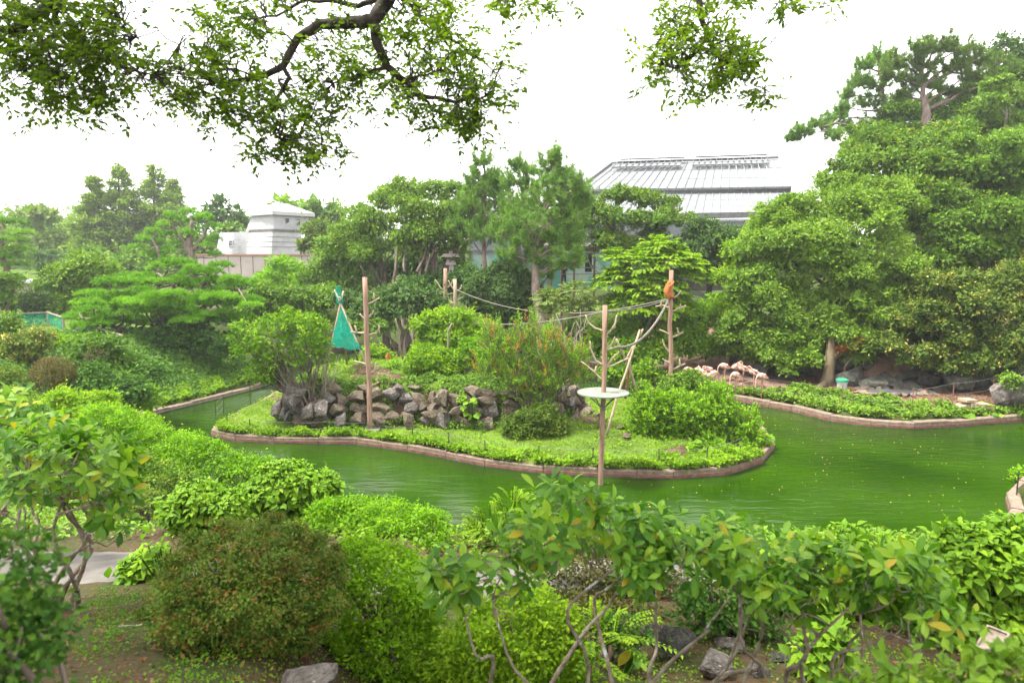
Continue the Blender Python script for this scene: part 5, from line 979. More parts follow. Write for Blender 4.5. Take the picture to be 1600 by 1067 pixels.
cover_leaves("bank_plants", "band of leafy plants along the right bank in front of the basin", "ground cover", bank_r + bank_b, 15000, .13, 'lf_mid', 464, .45, tshift=.12, clumpy=1.5)
cover_leaves("leaf_litter", "reddish brown fallen leaves on the bare soil under the right bank trees", "leaf litter", GP([(1240, 610), (1560, 632), (1560, 605), (1240, 585)], .8), 7000, .08, 'litter', 465, .03, clumpy=.4)
vines("boulder_vines", "green vines over the boulders at the right edge", "vines", [(1590, 600, 20, 0), (1575, 590, 14, 0), (1595, 650, 18, 0)], 28.7, 'lf_mid', .11, 466, cover=1.2)
bush("spit_plants", "bright green plants on the small bank cut by the right edge", "bush", 20.5, [(1612, 765, 30), (1600, 745, 14), (1640, 740, 30)], 'lf_lime', .09, 467, n=8, cover=1.6, stems=0)
# floating leaves
rg_ = np.random.default_rng(468); n = 520; q = np.c_[rg_.uniform(1, 17, n), rg_.uniform(16.5, 31, n)]; keep = (sdf(POND, q[:, 0], q[:, 1]) < -.4) & (sdf(ISL, q[:, 0], q[:, 1]) > .4) & (vnoise(q[:, 0], q[:, 1], 3, 1) > -.4); q = q[keep]; n = len(q)
V, F = batch(np.c_[q, np.full(n, .012)], rdir(rg_, n) * [1, 1, 0], np.tile(UP, (n, 1)) + rg_.normal(0, .05, (n, 3)), rg_.uniform(.02, .07, n), RH, .5); tag(mk("floating_leaves", V, F, M['fleck'], tint=np.repeat(rg_.random(n), 4)), "scattered yellow brown leaves floating on the green pond", "leaves", kind='stuff')

# ------------------------------------------------------------------ climbing poles
def pole(label, Y, x0, y0, x1, y1, r, brs, group="climbing poles on the island", base=True, z0=None, mat='timber', seed=0, name="climbing_pole"):
    """(x0,y0) foot, (x1,y1) top in photo pixels at distance Y"""
    rg = np.random.default_rng(500 + seed); top = P(x1, y1, Y); ft = P(x0, y0, Y); g = float(land(ft[0], ft[1])) if z0 is None else z0; ft[2] = g
    root = empty(name, ft, label, "pole", group); pth = wob(ft - [0, 0, .3], top, 9, .004, rg); V, F = tube(pth, .9 * np.linspace(r * 1.06, r * .94, 9) * (1 + .03 * rg.normal(0, 1, 9)), 10); mk("post", V, F, M[mat], root, smooth=True)
    for b in brs:
        pts = [P(q[0], q[1], Y + (q[2] if len(q) > 2 else 0)) for q in b]; fine = np.concatenate([wob(pts[i], pts[i + 1], 4, .03, rg)[:-1] for i in range(len(pts) - 1)] + [[pts[-1]]]); V, F = tube(fine, np.linspace(r * .42, r * .24, len(fine)), 7); mk("branch", V, F, M['timber_pale'], root, smooth=True)
    if base: mk("foot_slab", *box(ft + [0, 0, .03], (.75, .6, .1)), M['concrete'], root)
    return root
pole("left climbing pole with a square concrete foot standing in front of the stone wall", 25.6, 578.5, 664, 570, 433, .108, [[(573, 475), (585, 470), (593, 465)], [(573, 520), (560, 520), (548, 518)], [(574, 525), (584, 521), (594, 518)], [(573, 500), (566, 495), (562, 490)], [(574, 497), (582, 490), (584, 484)], [(557, 519), (554, 508)], [(590, 519), (592, 508)], [(575, 570), (565, 567), (553, 564)], [(576, 585), (586, 579), (592, 574)], [(586, 579), (587, 566)], [(577, 605), (586, 600), (592, 597)], [(574, 545), (571, 538), (570, 530)], [(583, 468), (584, 458)]], seed=1)
pp_ = pole("middle climbing pole standing in the water with a round pale platform", 20.4, 938.5, 775, 945.5, 477, .085, [[(943, 517), (930, 513), (920, 505), (915, 492)], [(946, 525), (955, 515), (962, 510)], [(956, 515), (962, 503), (964, 493)], [(944, 570), (930, 563), (923, 545), (922, 533)], [(943, 595), (930, 582), (908, 565)], [(930, 581), (932, 572)], [(945, 575), (960, 570), (972, 564), (983, 559)], [(946, 577), (958, 558), (968, 550)], [(946, 548), (955, 538), (961, 526)]], base=False, z0=-.8, seed=2)
c = P(942.5, 613.5, 20.4); a_ = np.linspace(0, 6.283, 40, endpoint=False); R_ = S(41, 20.4)
Vd = np.array([[c[0] + R_ * math.cos(t_), c[1] + R_ * math.sin(t_), c[2] + dz] for dz in (-.02, .02) for t_ in a_]); Fd = [np.array([[i, (i + 1) % 40, 40 + (i + 1) % 40, 40 + i] for i in range(40)])]; me_ = [np.arange(40, 80)[None], np.arange(39, -1, -1)[None]]
mk("platform", Vd, Fd + me_, M['platform'], pp_)
for k in range(6): t_ = k * 1.047 + .3; V, F = tube(np.array([c + [.09 * math.cos(t_), .09 * math.sin(t_), -.42], c + [.5 * math.cos(t_), .5 * math.sin(t_), -.03]]), [.018, .018], 5); mk("bracket", V, F, M['steel'], pp_)
for dz in (-.42, -.5, -1.6, -2.4): V, F = tube(np.array([c + [-.0, 0, dz - .02 + .0], c + [0, 0, dz + .02]]), [.098, .098], 10); mk("strap", V, F, M['steel'], pp_)
pole("right climbing pole with an orange ape clinging near its top", 28, 1047, 632, 1049, 422, .105, [[(1050, 468), (1058, 462), (1064, 454)], [(1050, 487), (1060, 482), (1072, 477)], [(1064, 480), (1063, 475)], [(1047, 482), (1036, 477), (1024, 479)], [(1033, 478), (1034, 470)], [(1050, 527), (1060, 523), (1068, 518)], [(1061, 522), (1058, 512)], [(1047, 523), (1038, 518), (1030, 515)], [(1047, 552), (1038, 540), (1035, 530)], [(1050, 578), (1060, 573), (1071, 568)], [(1063, 572), (1062, 560)], [(1047, 568), (1038, 563), (1035, 560)], [(1047, 604), (1038, 600), (1034, 597)], [(1050, 601), (1056, 598)]], base=False, seed=3)
pole("taller pale pole of the pair in front of the spreading trees", 40, 695, 500, 696, 419, .13, [[(695, 455), (687, 448), (680, 437)], [(694, 460), (684, 453), (679, 452)], [(698, 462), (706, 458), (712, 462)], [(698, 450), (706, 443), (708, 436)]], base=False, seed=4, mat='timber')
pole("shorter pale pole of the pair in front of the spreading trees", 38.5, 710, 505, 711, 436, .12, [[(711, 455), (704, 445), (700, 438)], [(712, 458), (720, 450), (721, 445)], [(712, 470), (719, 466), (724, 464)], [(710, 475), (702, 470), (696, 468)]], base=False, seed=5, mat='timber_pale')
# leaning poles behind the platform pole
ln = empty("leaning_pole_frame", (P(965, 640, 24.5)[0], 24.5, .6), "frame of crossed leaning poles behind the round platform", "pole frame")
rg_ = np.random.default_rng(520)
for a, b in (((1005, 514, 24.2), (978, 560, 24.4)), ((963, 530, 24), (999, 616, 25)), ((1000, 515, 24.2), (948, 676, 23.6)), ((985, 560, 25.5), (977, 618, 26)), ((983, 562, 24.6), (990, 600, 25.5))):
    p, q = P(*a), P(*b); q[2] = max(q[2] - .1, .3); V, F = tube(wob(p, q, 6, .01, rg_), np.linspace(.035, .052, 6), 8); mk("pole", V, F, M['timber_pale'] if a[0] != 985 else M['rust'], ln, smooth=True)
# ropes
def rope(label, pts, r, sag, seed, mat='rope', name="rope", cat="rope", n=24):
    pts = [np.array(p) for p in pts]; fine = []
    for i in range(len(pts) - 1):
        t_ = np.linspace(0, 1, n)[:, None]; q = lerp(pts[i], pts[i + 1], t_); q[:, 2] -= sag * 4 * (t_[:, 0] * (1 - t_[:, 0])); fine.append(q if i == len(pts) - 2 else q[:-1])
    V, F = tube(np.concatenate(fine), r, 5); return tag(mk(name, V, F, M[mat], smooth=True), label, cat)
rope("upper sagging rope from the back pair of poles to the ape's pole", [P(712, 452, 38.5), P(1046, 466, 28)], .02, .95, 1)
rope("second rope just below the upper one, joining the ape's pole", [P(945, 487, 20.6), P(1046, 467, 28)], .016, .1, 2)
rope("lower rope running across in front of the dark conifer to the platform pole", [P(712, 498, 38.5), P(943, 487, 20.5)], .017, .35, 3)
# twisted thick rope
a, b = P(1045, 468, 28), P(962, 543, 21.2); t_ = np.linspace(0, 1, 60); q = lerp(a, b, t_[:, None]); q[:, 2] -= .55 * 4 * t_ * (1 - t_)
parts = [tube(q + .035 * np.c_[np.cos(t_ * 90 + ph), np.sin(t_ * 90 + ph) * .5, np.sin(t_ * 90 + ph)], .02, 5) for ph in (0, 2.1, 4.2)] + [tube(np.array([q[-1], P(944, 548, 20.5)]), .03, 5)]
V, F = join(parts); tag(mk("twisted_rope", V, F, M['rope'], smooth=True), "thick twisted rope hanging from the ape's pole down to the platform pole", "rope")

# tent of poles with green netting
Yt = 28.6; apex = P(532, 474, Yt); feet = [P(506, 600, 27.6), P(590, 640, 26.9), P(543, 592, 30), P(562, 590, 30.2)]
tn = empty("netting_tent", ground_base(P(535, 600, Yt)), "tepee of thin poles wrapped in torn green netting on the terrace", "tent"); tops = []
for i, f_ in enumerate(feet):
    f_[2] = float(land(f_[0], f_[1])); d_ = apex - f_; tp = apex + d_ * (.17 if i < 2 else .1); tops.append(tp); V, F = tube(np.array([f_ - [0, 0, .1], apex, tp]), [.05, .04, .035], 7); mk("pole", V, F, M['timber_pale'] if i < 2 else M['timber_grey'], tn, smooth=True)
order = [0, 1, 3, 2]; n = 7; rows = []
rg_ = np.random.default_rng(530)
for tz in np.linspace(0, .56, 12):
    ring = []
    for k in range(4):
        p0, p1 = feet[order[k]], feet[order[(k + 1) % 4]]
        for j in range(n):
            e = lerp(lerp(apex, p0, tz), lerp(apex, p1, tz), j / n); cen = apex * (1 - tz) + sum(feet) / 4 * tz; e = e + (e - cen) * (.06 + .05 * math.sin(tz * 40 + j * 2)) + rg_.normal(0, .02, 3) + [0, 0, -.12 * tz if j % 3 else 0]; ring.append(e)
    rows.append(ring)
rows = np.array(rows); V = rows.reshape(-1, 3); m_ = rows.shape[1]; F = np.array([[i * m_ + j, i * m_ + (j + 1) % m_, (i + 1) * m_ + (j + 1) % m_, (i + 1) * m_ + j] for i in range(11) for j in range(m_)]); mk("netting", V, F, M['net'], tn, smooth=True)
q0 = P(528, 452, Yt); V = np.array([apex + [-.15, -.1, .0], apex + [.15, -.1, 0], q0 + [.1, -.05, .1], q0 + [-.12, -.05, .15], apex + [.05, .15, 0], q0 + [0, .1, .0]]); mk("top_rag", V, [np.array([[0, 1, 2, 3]]), np.array([[1, 4, 5], [1, 5, 2]])], M['net'], tn)
V, F = tube(np.array([P(505, 617, 27.5), P(560, 590, 29.5)]), .035, 6); tag(mk("fallen_pole", V, F, M['timber_pale']), "thin pole lying aslant below the green netting tent", "pole")
for i, (a, b, lb) in enumerate([((618, 498, 29), (632, 566, 30), "thin bare stick left of the terrace bushes"), ((706, 505, 28), (690, 545, 28.4), "thin bent stick above the terrace bushes")]):
    q = P(*b); q[2] = float(land(q[0], q[1])); V, F = tube(wob(q, P(*a), 6, .03, rg_), np.linspace(.06, .03, 6), 6); tag(mk("stake", V, F, M['timber_grey'], smooth=True), lb, "stake")

# wire fences on the edges
def wire_fence(label, pts, h, nw=3, posth=None, mat='wire'):
    root = empty("wire_fence", (pts[0][0], pts[0][1], float(land(*pts[0][:2]))), label, "fence"); tops = []
    for p in pts:
        z = float(land(p[0], p[1])); z = max(z, .3); V, F = tube(np.array([[p[0], p[1], z - .1], [p[0], p[1], z + h]]), .018, 5); mk("post", V, F, M['bark_dark'] if mat == 'wire' else M[mat], root); tops.append(np.array([p[0], p[1], z]))
    for k in range(nw):
        for i in range(len(tops) - 1):
            t_ = np.linspace(0, 1, 5)[:, None]; q = lerp(tops[i], tops[i + 1], t_) + [0, 0, h * (k + 1) / nw - .04]; q[:, 2] -= .05 * 4 * (t_[:, 0] * (1 - t_[:, 0])); V, F = tube(q, .005, 3, False); mk("wire", V, F, M['wire'], root)
inner = [tuple(p + (np.array([-2, 28]) - p) * .05) for p in ISLn]
wire_fence("thin electric wire fence along the front edge of the island", [inner[i] for i in range(0, 13)], .5, 2)
wire_fence("thin wire fence across the left channel beside the island tip", [tuple(G(392, 640)[:2] + [0, 0]), tuple(G(350, 655)[:2]), tuple(G(338, 668)[:2])], .8, 3)
wire_fence("sparse wire fence with rusty posts along the flamingo bank", [tuple(G(a, b, .5)[:2]) for a, b in ((1095, 604), (1130, 606), (1160, 612), (1190, 617), (1315, 635), (1425, 642), (1488, 635), (1550, 628))], 1.0, 2, mat='rust')
V, F = tube(np.array([[*G(1587, 790)[:2], 0], [*G(1587, 790)[:2], .95]]), .022, 6); tag(mk("fence_post", V, F, M['bark_dark']), "short dark post standing on the edging at the far right", "post")

# pale boards, buckets
bd = empty("plank_float", P(1515, 640, 28.7), "three pale weathered planks set above the plants on the right bank", "planks")
for (x0, x1, yy, dy, h_) in ((1486, 1509, 636, -3, 6), (1512, 1546, 633, 1, 7), (1504, 1521, 625, 0, 4)):
    a, b = P(x0, yy - dy, 28.6), P(x1, yy + dy, 28.7); mk("plank", *beam(a, b, .5, S(h_, 28.6)), M['timber_pale'], bd)
for x in (1497, 1530): p = P(x, 645, 28.75); V, F = tube(np.array([p - [0, 0, .3], p + [0, 0, .35]]), .03, 5); mk("stake", V, F, M['timber_grey'], bd)
for (px, py, Y, s_), lb in zip([(1315, 613, 31.6, 1.0), (1238, 603, 35, .75)], ["grey bucket with green lid standing on the soil left of the basin", "small green lidded bucket near the pale rock behind the flamingos"]):
    c = P(px, py, Y); c[2] = float(land(c[0], c[1])); b = empty("lidded_bucket", c, lb, "bucket", "lidded buckets"); V, F = tube(np.array([c, c + [0, 0, .42 * s_]]), [.19 * s_, .24 * s_], 14); mk("body", V, F, M['grey_bucket'], b, smooth=False); V, F = tube(np.array([c + [0, 0, .42 * s_], c + [0, 0, .52 * s_], c + [0, 0, .56 * s_]]), [.28 * s_, .28 * s_, .2 * s_], 14); mk("lid", V, F, M['green_plastic'], b)

# ------------------------------------------------------------------ animals
def skin_obj(name, verts, edges, radii, mat, parent=None, loc=(0, 0, 0), root=0, sub=1, rot=0.0, scale=1.0):
    me = bpy.data.meshes.new(name); me.from_pydata([tuple(np.array(v) * scale) for v in verts], edges, []); me.materials.append(mat); o = bpy.data.objects.new(name, me); COL.objects.link(o)
    m_ = o.modifiers.new("skin", 'SKIN'); m_.use_smooth_shade = True
    if not me.skin_vertices: me.skin_vertices.new(name="skin")
    for i, r in enumerate(radii):
        sv = me.skin_vertices[0].data[i]; r = (r, r) if np.ndim(r) == 0 else r; sv.radius = (r[0] * scale, r[1] * scale); sv.use_root = (i == root)
    s_ = o.modifiers.new("subdivision", 'SUBSURF'); s_.levels = sub; s_.render_levels = sub
    if parent is not None: o.parent = parent
    else: o.location = loc; o.rotation_euler.z = rot
    return o
def flamingo(label, px, footy, Y, face, pose, s=1.0, bend=0.0):
    g = P(px, footy, Y); g[2] = float(land(g[0], g[1])); lb = .62
    body = [(0, 0, .80), (.14, 0, .86), (-.14, 0, .78), (-.30, 0, .74)]; V = [(0, 0, .82), (.16, 0, .88), (-.15, 0, .80), (-.33, 0, .74)]; R = [(.145, .16), (.10, .11), (.12, .13), (.035, .04)]; E = [(0, 1), (0, 2), (2, 3)]
    if pose == 'down': nk = [(.26, 0, .86), (.33, 0, .72), (.34, 0, .50), (.36, 0, .28), (.42, 0, .13)]; hd = [(.47, 0, .10)]
    elif pose == 'preen': nk = [(.26, 0, .98), (.30, .04, 1.10), (.22, .10, 1.14), (.10, .13, 1.04), (.02, .15, .95)]; hd = [(-.05, .15, .90)]
    elif pose == 'up': nk = [(.24, 0, 1.0), (.22, 0, 1.12), (.26, 0, 1.26), (.28, 0, 1.38), (.26, 0, 1.48)]; hd = [(.33, 0, 1.50)]
    else: nk = [(.27, 0, .92), (.36, .02, .84), (.38, .05, .98), (.30, .07, 1.05), (.20, .09, 1.0)]; hd = [(.13, .10, .95)]
    k = len(V); V += nk + hd; R += [.05, .032, .028, .027, .030, .042]; E += [(1, k)] + [(k + i, k + i + 1) for i in range(5)]
    for sy in (-.06, .06):
        k = len(V); V += [(-.03, sy, .66), (-.01, sy, .40), (-.03 + .02, sy, .20), (0, sy, .03), (.10, sy, .015)]; R += [.045, .016, .018, .014, .02]; E += [(2, k)] + [(k + i, k + i + 1) for i in range(4)]
    root = empty("flamingo", g, label, "flamingo", "flamingos on the right bank"); root.rotation_euler.z = face
    sc_ = s * .98; o = skin_obj("body", V, E, R, M['flamingo'], root, scale=sc_)
    h = np.array(hd[0]); d_ = nrm(h - np.array(nk[-1])); bp_ = [h + d_ * .02, h + d_ * .08 + [0, 0, -.01], h + d_ * .12 + [0, 0, -.05]]; Vb, Fb = tube(np.array(bp_) * sc_, np.array([.03, .024, .006]) * sc_, 6)
    # children built in local space
    me = bpy.data.meshes.new("beak"); me.from_pydata([tuple(v) for v in Vb], [], [tuple(int(i) for i in f) for ff in Fb for f in ff]); me.materials.append(M['black']); bo = bpy.data.objects.new("beak", me); COL.objects.link(bo); bo.parent = root
    # drooping tertial feathers either side
    for sy in (-1, 1):
        Vw = np.array([[.12, .13 * sy, .92], [-.05, .17 * sy, .93], [-.22, .14 * sy, .84], [-.36, .06 * sy, .72], [-.20, .15 * sy, .72], [-.02, .18 * sy, .74]]) * sc_; me = bpy.data.meshes.new("wing"); Vw2 = np.concatenate([Vw, Vw * [1, .7, 1]]); me.from_pydata([tuple(v) for v in Vw2], [], [(0, 1, 2, 3, 4, 5), (11, 10, 9, 8, 7, 6)] + [(i, (i + 1) % 6, 6 + (i + 1) % 6, 6 + i) for i in range(6)]); me.materials.append(M['flamingo']); wo_ = bpy.data.objects.new("wing", me); COL.objects.link(wo_); wo_.parent = root
FL = [(1076, 596, 35, 2.6, 'down', "leftmost flamingo, half hidden by the right pole's shrub, head low"), (1085, 597, 34.6, .3, 'rest', "second flamingo from the left, facing right"), (1097, 599, 34.0, 1.9, 'preen', "tallest looking flamingo near the left of the flock, preening"), (1107, 598, 34.4, 3.3, 'rest', "paler flamingo just right of the preening one"), (1114, 602, 33.6, .2, 'down', "flamingo close behind the one with its head down, body turned right"), (1131, 597, 34.5, 3.1, 'down', "flamingo standing apart in the middle with its neck straight down to the left"), (1151, 598, 34.2, .4, 'rest', "back one of the three flamingos grouped at the right of centre"), (1149, 604, 33.2, 3.5, 'down', "front one of the three grouped flamingos, neck lowered to the left"), (1160, 600, 33.8, 2.9, 'preen', "right one of the three grouped flamingos, curling its neck"), (1177, 605, 33.2, 2.7, 'preen', "deeper pink flamingo second from the right, preening its back"), (1190, 609, 32.6, 3.4, 'down', "rightmost flamingo with its neck hanging down in front of the pale rock")]
for px, fy, Y, fc, ps, lb in FL: flamingo(lb, px, fy, Y, fc, ps, 1.0)

# orange apes
def ape(label, loc, pose, s=1.0, rot=0):
    root = empty("ape", loc, label, "ape"); root.rotation_euler.z = rot
    if pose == 'cling':
        V = [(0, 0, 0), (0, -.02, .18), (0, 0, .36), (0, .02, .50), (0, .06, .60), (-.12, 0, .38), (-.16, .10, .52), (-.03, .20, .66), (.12, 0, .38), (.16, .10, .50), (.06, .20, .60), (-.10, .02, -.04), (-.15, .14, .04), (-.04, .21, -.06), (.10, .02, -.04), (.15, .14, .02), (.05, .21, -.10)]
        E = [(0, 1), (1, 2), (2, 3), (3, 4), (2, 5), (5, 6), (6, 7), (2, 8), (8, 9), (9, 10), (0, 11), (11, 12), (12, 13), (0, 14), (14, 15), (15, 16)]; R = [.15, .16, .14, .08, .10, .07, .05, .035, .07, .05, .035, .08, .06, .035, .08, .06, .035]; fc = (0, .15, .60)
    else:
        V = [(0, 0, .15), (0, -.03, .30), (0, -.05, .44), (0, -.08, .54), (0, -.13, .62), (-.15, -.05, .42), (-.22, -.14, .25), (-.2, -.22, .06), (.15, -.05, .42), (.22, -.14, .25), (.2, -.22, .06), (-.14, -.08, .12), (-.18, -.22, .18), (-.14, -.28, .03), (.14, -.08, .12), (.18, -.22, .18), (.14, -.28, .03)]
        E = [(0, 1), (1, 2), (2, 3), (3, 4), (2, 5), (5, 6), (6, 7), (2, 8), (8, 9), (9, 10), (0, 11), (11, 12), (12, 13), (0, 14), (14, 15), (15, 16)]; R = [.16, .17, .15, .09, .10, .07, .05, .04, .07, .05, .04, .08, .06, .04, .08, .06, .04]; fc = (0, -.22, .61)
    skin_obj("body", V, E, R, M['fur'], root, scale=s, sub=2)
    Vf, Ff = RV[0]; me = bpy.data.meshes.new("face"); me.from_pydata([tuple(np.array(v) * [.06, .04, .07] * s + np.array(fc) * s) for v in Vf], [], [tuple(int(i) for i in f) for f in Ff]); me.materials.append(M['fur_face']); f_ = bpy.data.objects.new("face", me); COL.objects.link(f_); f_.parent = root
pt = P(1044.5, 461, 28); ape("orange shaggy ape clinging to the left side of the right climbing pole near its top", pt + [-.02, -.02, -.06], 'cling', 1.05, math.radians(-75))
pt = P(606, 566, 31); pt[2] = float(land(pt[0], pt[1])); ape("small orange ape sitting in the grass on the terrace right of the left pole", pt, 'sit', .5, .6)

# visitor in the shelter
pb_ = P(881, 440, 51.6); zg = P(881, 437, 51.6)[2] - .55; pr = empty("person", (pb_[0], 51.6, zg), "dark haired person in dark clothes leaning on the shelter rail", "person")
V = [(0, 0, .92), (0, 0, 1.15), (0, -.03, 1.40), (0, -.05, 1.52), (0, -.08, 1.64), (-.19, 0, 1.38), (-.24, -.12, 1.12), (-.12, -.32, 1.08), (.19, 0, 1.38), (.24, -.12, 1.12), (.12, -.32, 1.08), (-.1, 0, .85), (-.1, .02, .45), (-.1, .05, .05), (.1, 0, .85), (.1, .02, .45), (.1, .05, .05), (-.1, -.1, .03), (.1, -.1, .03)]
E = [(0, 1), (1, 2), (2, 3), (3, 4), (2, 5), (5, 6), (6, 7), (2, 8), (8, 9), (9, 10), (0, 11), (11, 12), (12, 13), (0, 14), (14, 15), (15, 16), (13, 17), (16, 18)]; R = [.14, .13, .14, .055, .095, .065, .045, .035, .065, .045, .035, .09, .06, .045, .09, .06, .045, .04, .04]
skin_obj("body", V, E, R, M['skin'], pr, sub=1)
skin_obj("clothes", [(0, 0, .90), (0, 0, 1.15), (0, -.02, 1.40), (-.19, 0, 1.38), (-.225, -.08, 1.2), (.19, 0, 1.38), (.225, -.08, 1.2), (-.1, 0, .85), (-.1, .02, .45), (-.1, .05, .1), (.1, 0, .85), (.1, .02, .45), (.1, .05, .1)], [(0, 1), (1, 2), (2, 3), (3, 4), (2, 5), (5, 6), (0, 7), (7, 8), (8, 9), (0, 10), (10, 11), (11, 12)], [.16, .15, .15, .085, .075, .085, .075, .105, .075, .06, .105, .075, .06], M['cloth'], pr, sub=1)
Vf, Ff = RV[1]; me = bpy.data.meshes.new("hair"); me.from_pydata([tuple(np.array(v) * [.115, .12, .12] + np.array([0, -.05, 1.69])) for v in Vf], [], [tuple(int(i) for i in f) for f in Ff]); me.materials.append(M['black']); f_ = bpy.data.objects.new("hair", me); COL.objects.link(f_); f_.parent = pr

# ------------------------------------------------------------------ foreground shrubs
_tpl_cache = {}
def leaf_data(tpl_id, tpl, mato):
    if (tpl_id, mato) not in _tpl_cache:
        o = mk("leaf", *batch(np.zeros((1, 3)), np.array([[0, 1., 0]]), np.array([[0, 0, 1.]]), 1.0, tpl), M[mato], loc=(0, 0, 0), smooth=True); _tpl_cache[(tpl_id, mato)] = o.data; bpy.data.objects.remove(o)
    return _tpl_cache[(tpl_id, mato)]
def proj(p):
    d_ = p - np.array([0, 0, CZ]); f_ = d_ @ FW; u_ = d_ @ U; return 800 + FPX * d_[:, 0] / f_, 533.5 - FPX * u_ / f_, f_
def place_leaves(root, Pp, D, Nn, Sz, tid, tpl, mat, mato, limit=300, rng=None, name="leaf"):
    """the leaves that show largest are objects, the rest one joined part"""
    D = nrm(D); Nn = nrm(Nn - (Nn * D).sum(1, keepdims=True) * D); Sd = np.cross(D, Nn); x, y, f_ = proj(Pp); vis = (x > -10) & (x < 1610) & (y > -10) & (y < 1077)
    sc_ = Sz / f_ * np.where(vis, 1, .01) * (.5 + np.abs((Nn * nrm(Pp - [0, 0, CZ])).sum(1))); order = np.argsort(-sc_); a, rest = order[:limit], order[limit:]; org = origin(root); data = leaf_data(tid, tpl, mato)
    for i in a:
        o = bpy.data.objects.new(name, data); COL.objects.link(o); o.parent = root; p = Pp[i] - org; s = Sz[i]
        o.matrix_local = Matrix(((Sd[i][0] * s, D[i][0] * s, Nn[i][0] * s, p[0]), (Sd[i][1] * s, D[i][1] * s, Nn[i][1] * s, p[1]), (Sd[i][2] * s, D[i][2] * s, Nn[i][2] * s, p[2]), (0, 0, 0, 1)))
    if len(rest):
        V, F = batch(Pp[rest], D[rest], Nn[rest], Sz[rest], tpl); TRIS[0] += len(rest) * 16
        o = mk("foliage", V, F, M[mat], root, smooth=True, tint=np.repeat(np.random.default_rng(1).uniform(0, 1, len(rest)), len(tpl[0]))); o['kind'] = 'stuff'
def rhodo(label, bases, clouds, n_tips, leaf, seed, r=.03, mains=7, bark='bark_lichen', cat="shrub", limit=300, group=None, per=(7, 12), name="rhododendron", wiggle=.11):
    """bases: (px,py,Y) feet; clouds: (px,py,rx,ry,Y,dY) ellipsoids holding the shoot tips"""
    rg = np.random.default_rng(seed); B = [P(*b) for b in bases]
    for b in B: b[2] = float(land(b[0], b[1])) - .03
    root = empty(name, B[0], label, cat, group); tips = []; wt = np.array([c[2] * c[3] for c in clouds], float); wt /= wt.sum()
    while len(tips) < n_tips:
        c = clouds[rg.choice(len(clouds), p=wt)]; a = rdir(rg, 1)[0] * rg.uniform(.55, 1) ** .6; tips.append(P(c[0] + a[0] * c[2], c[1] - a[2] * c[3], c[4] + a[1] * c[5]))
    tips = np.array(tips); parts = []; nodes = []; nrad = []
    for m_ in range(mains):
        b = B[m_ % len(B)]; t_ = tips[int(rg.integers(0, len(tips)))]; e = lerp(b, t_, .82); pth = wobs(b + rg.normal(0, .02, 3), e, 14, wiggle * 1.3, rg, .02); rr = np.linspace(r * rg.uniform(.75, 1.15), r * .3, 14); parts.append(tube(pth, rr, 7)); nodes.append(pth[4:]); nrad.append(rr[4:])
    for lvl in range(2):   # secondary branches
        N0, R0_ = np.concatenate(nodes), np.concatenate(nrad)
        for _ in range(mains * 4):
            t_ = tips[int(rg.integers(0, len(tips)))]; dd = ((N0 - t_) ** 2).sum(1); k = int(np.argmin(dd + 1.5 * np.maximum(N0[:, 2] - t_[2] + .1, 0))); pth = wobs(N0[k], lerp(N0[k], t_, .8), 9, wiggle * 1.2, rg, -.03); pth = pth[:9]; rr = np.linspace(R0_[k] * .8, R0_[k] * .4, 9); parts.append(tube(pth, rr, 6)); nodes.append(pth[3:]); nrad.append(rr[3:])
    N0, R0_ = np.concatenate(nodes), np.concatenate(nrad); Ps, Ds, Ns, Ss = [], [], [], []
    for t_ in tips:
        k = int(np.argmin(((N0 - t_) ** 2).sum(1) + .8 * np.maximum(N0[:, 2] - t_[2], 0))); pth = wob(N0[k], t_, 7, wiggle * .9, rg, -.04); parts.append(tube(pth, np.linspace(min(R0_[k] * .7, .009), .0045, 7), 5))
        u_ = nrm(nrm(pth[-1] - pth[-2]) + UP * .7 + rg.normal(0, .25, 3)); a1 = nrm(np.cross(u_, [.3, .8, .1])); a2 = np.cross(u_, a1); k_ = int(rg.integers(*per)); ph = rg.uniform(0, 6.28)
        for j in range(k_):
            an = ph + j * 2.4; el = rg.uniform(-.25, .55) if j < k_ * .7 else rg.uniform(.5, 1.1); rd = a1 * math.cos(an) + a2 * math.sin(an); D = nrm(rd * math.cos(el) + u_ * math.sin(el) - UP * rg.uniform(0, .35)); Ps.append(t_ + u_ * .01 * j); Ds.append(D); Ns.append(nrm(u_ - rd * math.sin(el) * .5 + rg.normal(0, .18, 3))); Ss.append(leaf * rg.uniform(.65, 1.15))
    V, F = join(parts); mk("branches", V, F, M[bark], root, smooth=True)
    place_leaves(root, np.array(Ps), np.array(Ds), np.array(Ns), np.array(Ss), 'rh', T_RH, 'lf_rh', 'lf_rh_o', limit); print(label, len(Ps)); return root
